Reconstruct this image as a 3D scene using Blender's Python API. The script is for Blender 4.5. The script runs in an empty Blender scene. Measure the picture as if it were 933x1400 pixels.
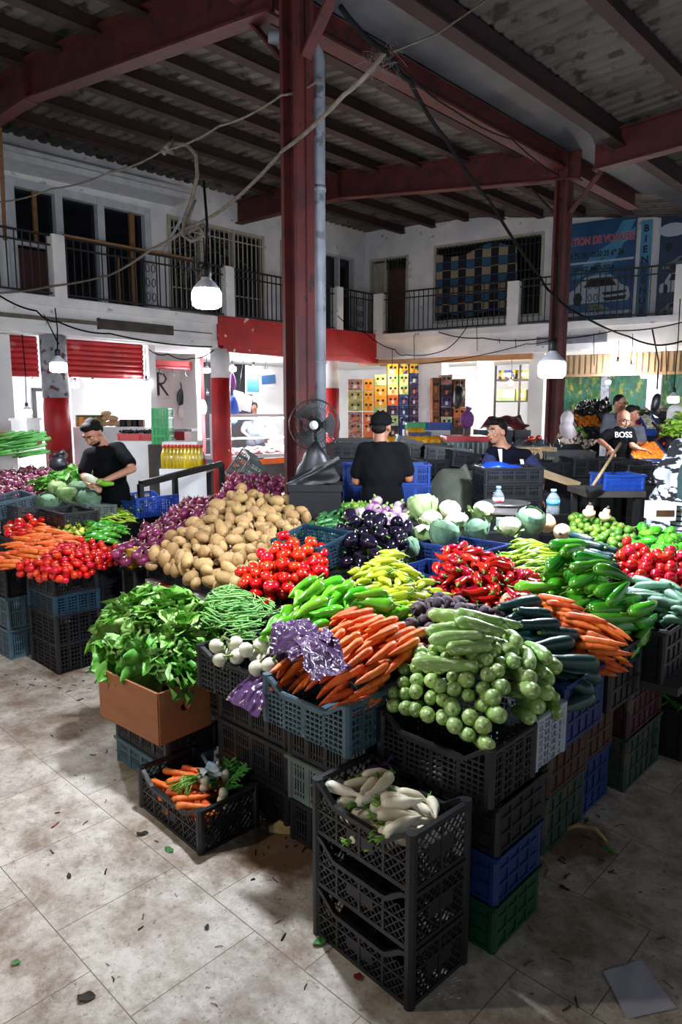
import bpy, math, random
import numpy as np
from mathutils import Vector, Matrix, Euler, noise as mnoise
R = random.Random(7)
PI = math.pi
# ------------------------------------------------------------------ scene, camera, world, exposure
SC = bpy.context.scene
COL = SC.collection
F, PITCH, CAMH = 950.0, math.radians(8.3), 1.8          # focal length in px of a 933x1400 frame
CP, SP = math.cos(PITCH), math.sin(PITCH)
cam_d = bpy.data.cameras.new('camera')
cam = bpy.data.objects.new('camera', cam_d); COL.objects.link(cam)
cam_d.sensor_fit = 'VERTICAL'; cam_d.sensor_height = 36; cam_d.lens = 36 * F / 1400
cam_d.clip_start = .05; cam_d.clip_end = 100
cam.location = (0, 0, CAMH); cam.rotation_euler = (PI / 2 - PITCH, 0, 0)
SC.camera = cam
SC.view_settings.view_transform = 'Standard'; SC.view_settings.look = 'None'
SC.view_settings.gamma = 1.0; SC.view_settings.use_curve_mapping = False
SC.view_settings.exposure = 0.14
wd = bpy.data.worlds.new('world'); SC.world = wd; wd.use_nodes = True
wd.node_tree.nodes['Background'].inputs[0].default_value = (.80, .88, 1.0, 1)
wd.node_tree.nodes['Background'].inputs[1].default_value = .6
SC.cycles.max_bounces = 6; SC.cycles.diffuse_bounces = 3; SC.cycles.glossy_bounces = 3
SC.cycles.transparent_max_bounces = 8; SC.cycles.transmission_bounces = 4
SC.cycles.caustics_reflective = False; SC.cycles.caustics_refractive = False
SC.cycles.sample_clamp_indirect = 4.0
SC.cycles.use_denoising = True
BULB = 1300.0          # emission of the two big lamps over the stall
TUBE = 650.0           # emission of the shop lamps

# ------------------------------------------------------------------ frames
AZ = math.radians(43.6)
UX, UY = -math.cos(AZ), math.sin(AZ)
VX, VY = math.sin(AZ), math.cos(AZ)
ANG = math.atan2(VY, VX)
def W(u, v, z=0.0): return Vector((u * UX + v * VX, u * UY + v * VY, z))
def UV(p): return (p[0] * UX + p[1] * UY, p[0] * VX + p[1] * VY)
def ray(px, py):
    x = (px - 466.5) / F; y = (700 - py) / F
    return Vector((x, CP + y * SP, -SP + y * CP))
def at(px, py, z):
    d = ray(px, py); t = (z - CAMH) / d.z
    return Vector((d.x * t, d.y * t, z))
def atY(px, py, Y):
    d = ray(px, py); t = Y / d.y
    return Vector((d.x * t, Y, CAMH + d.z * t))
def lin(c): return c / 12.92 if c <= .04045 else ((c + .055) / 1.055) ** 2.4
def hx(s):
    s = s.lstrip('#'); return tuple(lin(int(s[i:i + 2], 16) / 255) for i in (0, 2, 4)) + (1.0,)

# ------------------------------------------------------------------ materials
def mat(name, a, b=None, scale=6.0, rough=.6, bump=0.0, bscale=30.0, metal=0.0, rv=0.0, rh=0.0, stretch=(1, 1, 1), spec=.5,
        lo=.35, hi=.65, emit=0.0, alpha=1.0, coat=0.0, spots=None, spot_scale=20, spot_lo=.62, trans=0.0, sss=0.0, gen=False, c=None):
    m = bpy.data.materials.new(name); m.use_nodes = True
    N = m.node_tree.nodes; L = m.node_tree.links; P = N['Principled BSDF']
    P.inputs['Roughness'].default_value = rough; P.inputs['Metallic'].default_value = metal
    P.inputs['Specular IOR Level'].default_value = spec
    if coat: P.inputs['Coat Weight'].default_value = coat; P.inputs['Coat Roughness'].default_value = .12
    if trans: P.inputs['Transmission Weight'].default_value = trans
    if sss:
        P.inputs['Subsurface Weight'].default_value = sss; P.inputs['Subsurface Radius'].default_value = (.02, .01, .005)
        P.inputs['Subsurface Scale'].default_value = .3
    if alpha < 1: P.inputs['Alpha'].default_value = alpha
    tc = N.new('ShaderNodeTexCoord'); mp = N.new('ShaderNodeMapping'); mp.inputs['Scale'].default_value = stretch
    L.new(tc.outputs['Generated' if gen else 'Object'], mp.inputs[0])
    col = None
    if b:
        nz = N.new('ShaderNodeTexNoise'); nz.inputs['Scale'].default_value = scale; nz.inputs['Detail'].default_value = 5
        L.new(mp.outputs[0], nz.inputs['Vector'])
        oi0 = N.new('ShaderNodeObjectInfo'); nz.noise_dimensions = '4D'
        mu = N.new('ShaderNodeMath'); mu.operation = 'MULTIPLY'; mu.inputs[1].default_value = 50
        L.new(oi0.outputs['Random'], mu.inputs[0]); L.new(mu.outputs[0], nz.inputs['W'])
        cr = N.new('ShaderNodeValToRGB'); cr.color_ramp.elements[0].position = lo; cr.color_ramp.elements[1].position = hi
        cr.color_ramp.elements[0].color = hx(a); cr.color_ramp.elements[1].color = hx(b)
        if c:
            e = cr.color_ramp.elements.new((lo + hi) / 2); e.color = hx(c)
        L.new(nz.outputs['Fac'], cr.inputs[0]); col = cr.outputs[0]
    else:
        rgb = N.new('ShaderNodeRGB'); rgb.outputs[0].default_value = hx(a); col = rgb.outputs[0]
    if spots:
        n2 = N.new('ShaderNodeTexNoise'); n2.inputs['Scale'].default_value = spot_scale; n2.inputs['Detail'].default_value = 4
        L.new(mp.outputs[0], n2.inputs['Vector'])
        r2 = N.new('ShaderNodeValToRGB'); r2.color_ramp.elements[0].position = spot_lo; r2.color_ramp.elements[1].position = spot_lo + .06
        L.new(n2.outputs['Fac'], r2.inputs[0])
        mx = N.new('ShaderNodeMix'); mx.data_type = 'RGBA'; L.new(r2.outputs[0], mx.inputs[0]); L.new(col, mx.inputs[6])
        mx.inputs[7].default_value = hx(spots); col = mx.outputs[2]
    if rv or rh:
        oi = N.new('ShaderNodeObjectInfo'); hs = N.new('ShaderNodeHueSaturation')
        a1 = N.new('ShaderNodeMapRange'); a1.inputs['To Min'].default_value = 1 - rv; a1.inputs['To Max'].default_value = 1 + rv
        L.new(oi.outputs['Random'], a1.inputs[0]); L.new(a1.outputs[0], hs.inputs['Value'])
        if rh:
            m7 = N.new('ShaderNodeMath'); m7.operation = 'MULTIPLY'; m7.inputs[1].default_value = 7.31
            fr = N.new('ShaderNodeMath'); fr.operation = 'FRACT'
            L.new(oi.outputs['Random'], m7.inputs[0]); L.new(m7.outputs[0], fr.inputs[0])
            a2 = N.new('ShaderNodeMapRange'); a2.inputs['To Min'].default_value = .5 - rh; a2.inputs['To Max'].default_value = .5 + rh
            L.new(fr.outputs[0], a2.inputs[0]); L.new(a2.outputs[0], hs.inputs['Hue'])
        L.new(col, hs.inputs['Color']); col = hs.outputs[0]
    L.new(col, P.inputs['Base Color'])
    if emit:
        L.new(col, P.inputs['Emission Color']); P.inputs['Emission Strength'].default_value = emit
    if bump:
        nb = N.new('ShaderNodeTexNoise'); nb.inputs['Scale'].default_value = bscale; nb.inputs['Detail'].default_value = 3
        L.new(mp.outputs[0], nb.inputs['Vector'])
        bp = N.new('ShaderNodeBump'); bp.inputs['Strength'].default_value = bump; bp.inputs['Distance'].default_value = .01
        L.new(nb.outputs['Fac'], bp.inputs['Height']); L.new(bp.outputs[0], P.inputs['Normal'])
    return m

def mat_floor():
    m = bpy.data.materials.new('floor_tiles'); m.use_nodes = True
    N = m.node_tree.nodes; L = m.node_tree.links; P = N['Principled BSDF']
    tc = N.new('ShaderNodeTexCoord'); sx = N.new('ShaderNodeSeparateXYZ'); cx = N.new('ShaderNodeCombineXYZ')
    L.new(tc.outputs['Object'], sx.inputs[0])
    L.new(sx.outputs[1], cx.inputs[0]); L.new(sx.outputs[0], cx.inputs[1])
    mp = N.new('ShaderNodeMapping'); mp.inputs['Location'].default_value = (.02, .06, 0)
    L.new(cx.outputs[0], mp.inputs[0])
    br = N.new('ShaderNodeTexBrick'); br.inputs['Scale'].default_value = 1; br.inputs['Brick Width'].default_value = .5
    br.inputs['Row Height'].default_value = .48; br.inputs['Mortar Size'].default_value = .0022; br.inputs['Mortar Smooth'].default_value = .3
    br.inputs['Color1'].default_value = hx('#d2cabd'); br.inputs['Color2'].default_value = hx('#c6beb2'); br.inputs['Mortar'].default_value = hx('#6d6254')
    L.new(mp.outputs[0], br.inputs['Vector'])
    def noise(s, d=6, r=.6, dist=0.0):
        n = N.new('ShaderNodeTexNoise'); n.inputs['Scale'].default_value = s; n.inputs['Detail'].default_value = d
        n.inputs['Roughness'].default_value = r; n.inputs['Distortion'].default_value = dist; L.new(cx.outputs[0], n.inputs['Vector']); return n
    def ramp(src, p0, p1, c0=(0, 0, 0, 1), c1=(1, 1, 1, 1)):
        r = N.new('ShaderNodeValToRGB'); r.color_ramp.elements[0].position = p0; r.color_ramp.elements[1].position = p1
        r.color_ramp.elements[0].color = c0; r.color_ramp.elements[1].color = c1; L.new(src, r.inputs[0]); return r.outputs[0]
    def mix(f, a, b, mode='MIX', k=None):
        x = N.new('ShaderNodeMix'); x.data_type = 'RGBA'; x.blend_type = mode
        if k is not None:
            mm = N.new('ShaderNodeMath'); mm.operation = 'MULTIPLY'; mm.inputs[1].default_value = k; L.new(f, mm.inputs[0]); f = mm.outputs[0]
        L.new(f, x.inputs[0]); L.new(a, x.inputs[6])
        if isinstance(b, tuple): x.inputs[7].default_value = b
        else: L.new(b, x.inputs[7])
        return x.outputs[2]
    col = br.outputs[0]
    col = mix(ramp(noise(4.6, 10, .78, .15).outputs[0], .42, .66), col, hx('#7a6448'), k=.85)          # brown grime
    col = mix(ramp(noise(1.5, 9, .75, .1).outputs[0], .48, .62), col, hx('#6b5138'), k=.65)         # wide stains
    col = mix(ramp(noise(34, 6, .75).outputs[0], .57, .66), col, hx('#4d4337'), k=.7)               # specks
    col = mix(ramp(noise(110, 3, .7).outputs[0], .60, .72), col, hx('#5b5044'), k=.55)
    v = N.new('ShaderNodeTexNoise'); v.inputs['Scale'].default_value = 9; v.inputs['Detail'].default_value = 2; v.inputs['Distortion'].default_value = 2.2
    L.new(cx.outputs[0], v.inputs['Vector'])                                                        # worn hairline scratches
    r = N.new('ShaderNodeValToRGB'); e = r.color_ramp.elements; e[0].position = .487; e[0].color = (0, 0, 0, 1)
    e[1].position = .5; e[1].color = (1, 1, 1, 1); q = e.new(.513); q.color = (0, 0, 0, 1); L.new(v.outputs[0], r.inputs[0])
    mk = N.new('ShaderNodeMath'); mk.operation = 'MULTIPLY'; L.new(r.outputs[0], mk.inputs[0]); L.new(ramp(noise(2.1, 3).outputs[0], .5, .6), mk.inputs[1])
    col = mix(mk.outputs[0], col, hx('#5c5042'), k=.6)
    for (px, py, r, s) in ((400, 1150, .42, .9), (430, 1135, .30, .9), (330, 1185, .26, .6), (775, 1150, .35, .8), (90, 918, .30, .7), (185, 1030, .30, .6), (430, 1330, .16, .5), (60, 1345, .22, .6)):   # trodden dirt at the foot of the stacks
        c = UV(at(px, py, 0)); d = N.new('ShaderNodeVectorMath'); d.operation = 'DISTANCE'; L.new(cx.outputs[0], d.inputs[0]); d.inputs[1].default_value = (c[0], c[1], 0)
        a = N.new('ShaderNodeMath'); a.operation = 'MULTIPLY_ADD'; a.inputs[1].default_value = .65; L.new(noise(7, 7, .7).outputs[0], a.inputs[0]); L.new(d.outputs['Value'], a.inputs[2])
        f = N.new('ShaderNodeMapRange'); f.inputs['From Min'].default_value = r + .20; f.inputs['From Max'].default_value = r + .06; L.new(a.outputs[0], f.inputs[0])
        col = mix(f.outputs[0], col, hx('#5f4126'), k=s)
    L.new(col, P.inputs['Base Color'])
    rr = N.new('ShaderNodeMapRange'); rr.inputs['To Min'].default_value = .38; rr.inputs['To Max'].default_value = .75
    L.new(noise(5, 6).outputs[0], rr.inputs[0]); L.new(rr.outputs[0], P.inputs['Roughness'])
    bp = N.new('ShaderNodeBump'); bp.inputs['Strength'].default_value = .35; bp.inputs['Distance'].default_value = .004
    mm = N.new('ShaderNodeMath'); mm.operation = 'SUBTRACT'; L.new(noise(60, 5).outputs[0], mm.inputs[0]); L.new(br.outputs['Fac'], mm.inputs[1])
    L.new(mm.outputs[0], bp.inputs['Height']); L.new(bp.outputs[0], P.inputs['Normal'])
    return m

M = {}
M['floor'] = mat_floor()
M['plaster'] = mat('white_plaster', '#d2d2d5', '#e9e7e5', 2.5, .85, .25, 14, spots='#a39f9a', spot_scale=5, spot_lo=.66)
M['plaster_clean'] = mat('clean_white_wall', '#dcdcdc', '#ebebea', 1.5, .7)
M['redpaint'] = mat('red_paint', '#8e0c12', '#b3171c', 3, .55, .2, 10, spots='#d8cfc9', spot_scale=5.5, spot_lo=.69)
M['steel'] = mat('rust_red_steel', '#40181a', '#5a211e', 4, .6, .25, 30, spots='#2f1a17', spot_scale=9, spot_lo=.6)
M['purlin'] = mat('dark_purlin_steel', '#241413', '#33191a', 4, .7, .2, 30)
M['roof'] = mat('old_roof_sheet', '#484440', '#66615b', 1.6, .7, .1, 10, spots='#352f2a', spot_scale=4, spot_lo=.56, metal=.0)
M['gutter'] = mat('grey_gutter', '#3b3e44', '#54575e', 2, .5)
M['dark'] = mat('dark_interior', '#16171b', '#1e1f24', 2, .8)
M['iron'] = mat('black_iron', '#101012', '#19191b', 10, .5)
M['frame'] = mat('cream_window_frame', '#a39d8c', '#b7b2a4', 8, .6)
M['wframe'] = mat('white_window_frame', '#aeb3b8', '#c1c5c9', 8, .5)
M['glass'] = mat('dark_window_glass', '#0d1016', rough=.12, spec=.6)
M['pipe'] = mat('grey_pvc_pipe', '#6d717a', '#868a92', 5, .5, spots='#55565a', spot_scale=9, spot_lo=.6)
M['woodrail'] = mat('weathered_wood', '#6b4a2c', '#8a643e', 6, .7, .2, 20, stretch=(1, 12, 12))
M['tan'] = mat('tan_shutter', '#8d765a', '#a48a6b', 3, .6)
M['shutter'] = mat('red_shutter', '#8f1418', '#b3232a', 2.5, .55, spots='#b35a58', spot_scale=4, spot_lo=.63)

# ------------------------------------------------------------------ mesh collector
class MB:
    def __init__(s): s.v = []; s.f = []; s.m = []; s.sm = []
    def add(s, V, Fc, mi=0, smooth=False):
        o = len(s.v); s.v.extend([tuple(p) for p in V])
        for f in Fc: s.f.append(tuple(i + o for i in f)); s.m.append(mi); s.sm.append(smooth)
        return s
    def box(s, x0, x1, y0, y1, z0, z1, mi=0):
        V = [(x, y, z) for x in (x0, x1) for y in (y0, y1) for z in (z0, z1)]
        return s.add(V, [(0, 1, 3, 2), (4, 6, 7, 5), (0, 4, 5, 1), (2, 3, 7, 6), (0, 2, 6, 4), (1, 5, 7, 3)], mi)
    def obox(s, mtx, sx, sy, sz, mi=0):
        V = [mtx @ Vector((x, y, z)) for x in (-sx / 2, sx / 2) for y in (-sy / 2, sy / 2) for z in (-sz / 2, sz / 2)]
        return s.add(V, [(0, 1, 3, 2), (4, 6, 7, 5), (0, 4, 5, 1), (2, 3, 7, 6), (0, 2, 6, 4), (1, 5, 7, 3)], mi)
    def bar(s, a, b, w, t, up=(0, 0, 1), mi=0):
        a = Vector(a); b = Vector(b); d = b - a; l = d.length
        if l < 1e-6: return s
        x = d / l; up = Vector(up)
        y = up.cross(x)
        if y.length < 1e-4: y = Vector((1, 0, 0)).cross(x)
        if y.length < 1e-4: y = Vector((0, 1, 0)).cross(x)
        y.normalize(); z = x.cross(y)
        mt = Matrix((x, y, z)).transposed().to_4x4(); mt.translation = (a + b) / 2
        return s.obox(mt, l, w, t, mi)
    def tube(s, pts, rad, n=8, mi=0, caps=True, smooth=True, lobes=None, flat=1.0):
        pts = [Vector(p) for p in pts]; K = len(pts)
        if not hasattr(rad, '__len__'): rad = [rad] * K
        V = []; ref = None
        for i in range(K):
            t = (pts[min(i + 1, K - 1)] - pts[max(i - 1, 0)])
            t = t.normalized() if t.length > 1e-9 else Vector((0, 0, 1))
            if ref is None:
                ref = Vector((0, 0, 1)) if abs(t.z) < .9 else Vector((1, 0, 0))
            a = (ref - t * ref.dot(t)).normalized(); b = t.cross(a); ref = a
            for j in range(n):
                th = 2 * PI * j / n
                r = rad[i] * (lobes(th, i / (K - 1)) if lobes else 1)
                V.append(pts[i] + a * (r * math.cos(th) * flat) + b * (r * math.sin(th)))
        Fc = [(i * n + j, i * n + (j + 1) % n, (i + 1) * n + (j + 1) % n, (i + 1) * n + j) for i in range(K - 1) for j in range(n)]
        if caps: Fc += [tuple(range(n))[::-1], tuple((K - 1) * n + j for j in range(n))]
        return s.add(V, Fc, mi, smooth)
    def lathe(s, prof, n=16, mi=0, c=(0, 0, 0), smooth=True, lob=None):
        V = []; K = len(prof)
        for r, z in prof:
            for j in range(n):
                th = 2 * PI * j / n; q = r * (lob(th, z) if lob else 1)
                V.append((c[0] + q * math.cos(th), c[1] + q * math.sin(th), c[2] + z))
        Fc = [(i * n + j, i * n + (j + 1) % n, (i + 1) * n + (j + 1) % n, (i + 1) * n + j) for i in range(K - 1) for j in range(n)]
        if prof[0][0] > 1e-5: Fc.append(tuple(range(n))[::-1])
        if prof[-1][0] > 1e-5: Fc.append(tuple((K - 1) * n + j for j in range(n)))
        return s.add(V, Fc, mi, smooth)
    def grid(s, fn, nu, nv, mi=0, smooth=True):
        V = [fn(i / nu, j / nv) for i in range(nu + 1) for j in range(nv + 1)]
        Fc = [(i * (nv + 1) + j, (i + 1) * (nv + 1) + j, (i + 1) * (nv + 1) + j + 1, i * (nv + 1) + j + 1) for i in range(nu) for j in range(nv)]
        return s.add(V, Fc, mi, smooth)
    def ico(s, c, r, sub=2, mi=0, disp=None, sc=(1, 1, 1)):
        V, Fc = ICO[sub]
        out = []
        for p in V:
            k = r * (1 + (disp(p) if disp else 0)); out.append((c[0] + p[0] * k * sc[0], c[1] + p[1] * k * sc[1], c[2] + p[2] * k * sc[2]))
        return s.add(out, Fc, mi, True)
    def mesh(s, name, mats):
        me = bpy.data.meshes.new(name); me.from_pydata(s.v, [], s.f)
        for m in (mats if isinstance(mats, (list, tuple)) else [mats]): me.materials.append(M[m] if isinstance(m, str) else m)
        me.polygons.foreach_set('material_index', s.m); me.polygons.foreach_set('use_smooth', s.sm); me.update()
        return me
    def build(s, name, mats, parent=None, loc=None, rot=None):
        o = bpy.data.objects.new(name, s.mesh(name, mats)); COL.objects.link(o)
        if parent: o.parent = parent
        if loc is not None: o.location = loc
        if rot is not None: o.rotation_euler = rot if hasattr(rot, '__len__') else (0, 0, rot)
        return o
def _ico():
    import bmesh
    out = {}
    for s in (1, 2, 3):
        bm = bmesh.new(); bmesh.ops.create_icosphere(bm, subdivisions=s, radius=1)
        out[s] = ([tuple(v.co) for v in bm.verts], [tuple(v.index for v in f.verts) for f in bm.faces]); bm.free()
    return out
ICO = _ico()
def tag(o, label=None, cat=None, group=None, kind=None):
    if label: o['label'] = label
    if cat: o['category'] = cat
    if group: o['group'] = group
    if kind: o['kind'] = kind
    return o
def empty(name, loc=(0, 0, 0), rz=0.0):
    o = bpy.data.objects.new(name, None); COL.objects.link(o); o.location = loc
    o.rotation_euler = rz if hasattr(rz, '__len__') else (0, 0, rz); o.empty_display_size = .05
    return o
def dup(root, loc=None, rot=None, label=None, group=None, scale=None):
    r = root.copy(); COL.objects.link(r)
    if loc is not None: r.location = loc
    if rot is not None: r.rotation_euler = rot if hasattr(rot, '__len__') else (0, 0, rot)
    if scale is not None: r.scale = (scale,) * 3 if not hasattr(scale, '__len__') else scale
    if label: r['label'] = label
    if group: r['group'] = group
    for ch in KIDS.get(root.name, []):
        c = ch.copy(); COL.objects.link(c); c.parent = r
        for g in KIDS.get(ch.name, []):
            d = g.copy(); COL.objects.link(d); d.parent = c
    return r
KIDS = {}
def reg(root):
    """remember the children of a finished thing so that copies need no scan of the scene"""
    KIDS[root.name] = list(root.children)
    for ch in root.children: KIDS[ch.name] = list(ch.children)
    return root
def S(o, label=None): o['kind'] = 'structure'; o['label'] = label or o.name.replace('_', ' '); return o
LWO = W(10.9, 0)                                  # left wall frame: x along the wall, y into the building
def LB(mb, name, mats, parent=None): return mb.build(name, mats, parent, None if parent else LWO, None if parent else ANG)
RWA = ANG - math.radians(78.75)
RWO = W(10.8, 12.6)                               # right wall frame
def RB(mb, name, mats, parent=None): return mb.build(name, mats, parent, None if parent else RWO, None if parent else RWA)
def lw(x, d, z=0.0): return W(10.9 + d, x, z)
def rw(s, d, z=0.0): return RWO + Vector((s * math.cos(RWA) - d * math.sin(RWA), s * math.sin(RWA) + d * math.cos(RWA), z))
# ================================================================== SETTING
S(MB().box(-8, 17, -8, 17, -.1, 0).build('floor', 'floor', None, (0, 0, 0), ANG), 'stained cream stone tile floor of the market hall')
def roof_z(u): return (5.44 + .145 * min(u - 4.5, 4.6) + .02 * max(u - 9.1, 0)) if u > 4.5 else 5.47 + .05 * (4.5 - u)
def corr(name, us, label):
    mb = MB(); V = []; n = 0; v = -9.0; prof = []
    while v < 17:
        for dv, dz in ((0, 0), (.10, 0), (.125, .035), (.175, .035)): prof.append((v + dv, dz))
        v += .2
    for u in us:
        for (pv, dz) in prof: V.append((pv, u, roof_z(u) + dz))
    k = len(prof)
    Fc = [(i * k + j, i * k + j + 1, (i + 1) * k + j + 1, (i + 1) * k + j) for i in range(len(us) - 1) for j in range(k - 1)]
    mb.add(V, Fc); return S(mb.build(name, 'roof', None, (0, 0, 0), ANG), label)
corr('ceiling', [4.60, 9.1, 14.5], 'grey corrugated sheet roof sloping up from the gutter to the side wall')
corr('ceiling', [-8, 4.22], 'grey corrugated sheet roof overhead beyond the gutter')
def purlin(u, lab):
    z = roof_z(u); mb = MB()
    mb.box(-8, 13.6, u - .035, u + .035, z - .16, z - .005); mb.box(-8, 13.6, u - .07, u + .07, z - .17, z - .155)
    o = S(mb.build('roof_purlin', 'purlin', None, (0, 0, 0), ANG), lab); o['group'] = 'roof purlins'
for u in (5.5, 6.4, 7.3, 8.2, 9.1, 10.0, 10.9, 3.0, 1.9, .8, -.4, -1.6): purlin(u, 'dark steel purlin under the corrugated roof')
g = MB(); g.box(-8, 12.1, 4.12, 4.72, 5.30, 5.33); g.box(12.1, 17, 4.12, 4.72, 5.44, 5.46)
g.box(-8, 12.1, 4.70, 4.73, 5.3, 5.46); g.box(-8, 12.1, 4.10, 4.13, 5.3, 5.48)
S(g.build('roof_gutter', 'gutter', None, (0, 0, 0), ANG), 'grey sheet metal valley gutter under the roof')
g = MB(); g.box(-8, 12.1, 4.82, 4.84, 5.10, 5.34); g.box(-8, 12.1, 4.74, 4.92, 5.09, 5.115); g.box(-8, 12.1, 4.74, 4.92, 5.325, 5.345)
S(g.build('gutter_beam', 'steel', None, (0, 0, 0), ANG), 'long rust red steel beam carrying the gutter')
g = MB(); g.box(-8, 12.1, 4.0, 4.09, 5.2, 5.46); g.box(-8, 12.1, 3.94, 4.1, 5.19, 5.21)
S(g.build('gutter_purlin', 'purlin', None, (0, 0, 0), ANG), 'dark steel purlin on the near side of the gutter')
def rafter(v, pts, lab):
    mb = MB()
    for (u0, z0, h0), (u1, z1, h1) in zip(pts[:-1], pts[1:]):
        V = []
        for w, bot, top in ((.012, 0, 1),):
            for x in (v - w, v + w):
                V += [(x, u0, z0), (x, u1, z1), (x, u1, z1 + h1), (x, u0, z0 + h0)]
        mb.add(V, [(0, 1, 2, 3), (7, 6, 5, 4), (0, 4, 5, 1), (3, 2, 6, 7)])
        for a, b in (((u0, z0), (u1, z1)), ((u0, z0 + h0), (u1, z1 + h1))):
            mb.bar((v, a[0], a[1]), (v, b[0], b[1]), .17, .022)
    for (u0, z0, h0) in pts[1:-1]: mb.box(v - .09, v + .09, u0 - .012, u0 + .012, z0 - .02, z0 + h0 + .02)
    return S(mb.build('roof_rafter', 'steel', None, (0, 0, 0), ANG), lab)
for v0, n in ((4.0, 'near'), (9.5, 'far')):
    rafter(v0, [(4.55, 4.92, .42), (9.05, 5.56, .44), (12.6, 5.66, .42)], 'rust red steel rafter rising from the ' + n + ' column to the left')
    rafter(v0, [(4.35, 4.98, .42), (-6, 5.25, .5)], 'rust red steel rafter running right from the ' + n + ' column')
def column(u, v, name, lab, tilt=0.0, h=5.3, b=.19):
    mb = MB(); t = .035
    for s in (-1, 1): mb.box(-b / 2, b / 2, s * b / 2 - (t if s > 0 else 0), s * b / 2 + (0 if s > 0 else t), 0, h)
    mb.box(-.012, .012, -b / 2, b / 2, 0, h)
    mb.box(-.16, .16, -.16, .16, 0, .02)
    for z in (1.5, 3.3, 4.9):
        for s in (-.08, .08): mb.ico((-.03, s, z), .012, 1)
    mb.box(-b / 2, b / 2, -b / 2, b / 2, h - .02, h)
    o = mb.build(name, 'steel', None, W(u, v), (0, tilt, ANG)); return S(o, lab)
column(4.34, 4.05, 'steel_column', 'rust red steel column rising behind the potato heap')
column(4.80, 9.55, 'steel_column', 'rust red steel column with a lamp hanging before it, by the tiled mural shops')
mb = MB()
for v0 in (4.0, 9.5):
    for s in (-1, 1):
        uc = 4.34 if v0 < 5 else 4.80
        mb.bar((v0 + .05, uc + s * .10, 4.52), (v0 + .05, uc + s * .52, 4.97), .1, .02)
S(mb.build('beam_bracket', 'steel', None, (0, 0, 0), ANG), 'diagonal steel haunch brackets at the column heads')
mb = MB(); q = atY(438, 600, 6.1); ub, vb = UV(q)
pts = [(0, 0, 0), (0, 0, 4.6)] + [(-.14 * (1 - math.cos(t)), 0, 4.6 + .16 * math.sin(t)) for t in (.4, .8, 1.2, 1.57)] + [(-.4, 0, 4.78)]
mb.tube(pts, .052, 14); mb.tube([(0, 0, 2.2), (0, 0, 2.23)], .058, 14); mb.tube([(0, 0, 3.6), (0, 0, 3.64)], .058, 14)
tag(mb.build('drain_pipe', 'pipe', None, (q.x, q.y, 0)), 'grey plastic drainpipe strapped to the back of the near steel column', 'pipe')

# ---- walls with openings
def wall_open(mb, x0, x1, z0, z1, d0, d1, ops):
    xs = sorted({x0, x1, *[o[0] for o in ops], *[o[1] for o in ops]}); zs = sorted({z0, z1, *[o[2] for o in ops], *[o[3] for o in ops]})
    for a, b in zip(xs[:-1], xs[1:]):
        for c, d in zip(zs[:-1], zs[1:]):
            if any(o[0] <= (a + b) / 2 <= o[1] and o[2] <= (c + d) / 2 <= o[3] for o in ops): continue
            mb.box(a, b, d0, d1, c, d)
    return mb
LOP = [(4.8, 7.42, 3.6, 5.52), (7.78, 10.18, 3.72, 5.5), (10.65, 11.6, 3.62, 5.52), (12.0, 13.05, 3.62, 5.48)]
S(LB(wall_open(MB(), -6, 13.55, 3.5, 6.4, 1.1, 1.3, LOP), 'wall_left_upper', 'plaster'), 'white plaster upper storey wall on the left')
ROP = [(-.86, .2, 3.6, 5.5), (.87, 3.47, 3.85, 5.62)]
S(RB(wall_open(MB(), -1.15, 12, 3.5, 6.5, 1.1, 1.3, ROP), 'wall_right_upper', 'plaster'), 'white plaster upper storey wall on the right')
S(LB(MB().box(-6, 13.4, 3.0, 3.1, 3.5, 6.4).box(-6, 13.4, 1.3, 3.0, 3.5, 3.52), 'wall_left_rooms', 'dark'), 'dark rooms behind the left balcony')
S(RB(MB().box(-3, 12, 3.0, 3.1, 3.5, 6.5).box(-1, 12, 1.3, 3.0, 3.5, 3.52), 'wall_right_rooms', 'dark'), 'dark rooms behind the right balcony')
# balcony slabs with fascia
mb = MB(); mb.box(-6, 8.07, 0, 1.3, 2.98, 3.54); mb.box(-6, 8.07, -.04, 0, 3.40, 3.54); mb.box(-6, 8.07, -.025, 0, 2.98, 3.10)
S(LB(mb, 'balcony_slab_wall', 'plaster'), 'white balcony slab edge along the left side')
mb = MB(); mb.box(8.07, 12.86, -.06, 1.3, 3.02, 3.56); mb.box(8.2, 12.80, -.03, .2, 2.9, 3.02)
S(LB(mb, 'balcony_slab_wall', 'redpaint'), 'red painted balcony slab edge above the butcher stall')
mb = MB(); mb.box(-.9, 12, 0, 1.3, 3.0, 3.55); mb.box(-.9, 12, -.04, 0, 3.42, 3.55)
S(RB(mb, 'balcony_slab_wall', 'plaster'), 'white balcony slab edge along the right side')
# shop shells, ground floor
mb = MB(); mb.box(-6, 16.5, 3.4, 3.5, 0, 3.0)
S(LB(mb, 'wall_left_shop_back', 'plaster_clean'), 'white back wall of the left shops')
S(LB(MB().box(-6, 13.5, .1, 3.5, 2.96, 2.99), 'ceiling_left_shops', 'plaster_clean'), 'white shop ceiling on the left')
S(LB(MB().box(3.0, 4.38, .25, .4, 0, 2.95), 'wall_left_end', 'plaster_clean'), 'white wall beside the red shutters')
S(LB(MB().box(6.80, 6.93, .3, 3.4, 0, 2.96), 'wall_shop_divider', 'plaster_clean'), 'white dividing wall between the left shops')
S(LB(MB().box(8.55, 8.65, 1.4, 3.4, 0, 2.96), 'wall_butcher_side', 'plaster_clean'), 'white side wall of the butcher stall')
S(LB(MB().box(9.3, 11.6, 3.3, 3.38, 0, 2.96), 'wall_butcher_back', 'dark'), 'dark tiled back wall of the butcher stall')
S(RB(MB().box(-4.2, 12, 3.4, 3.5, 0, 3.0), 'wall_right_shop_back', 'plaster_clean'), 'white back wall of the right shops')
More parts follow.
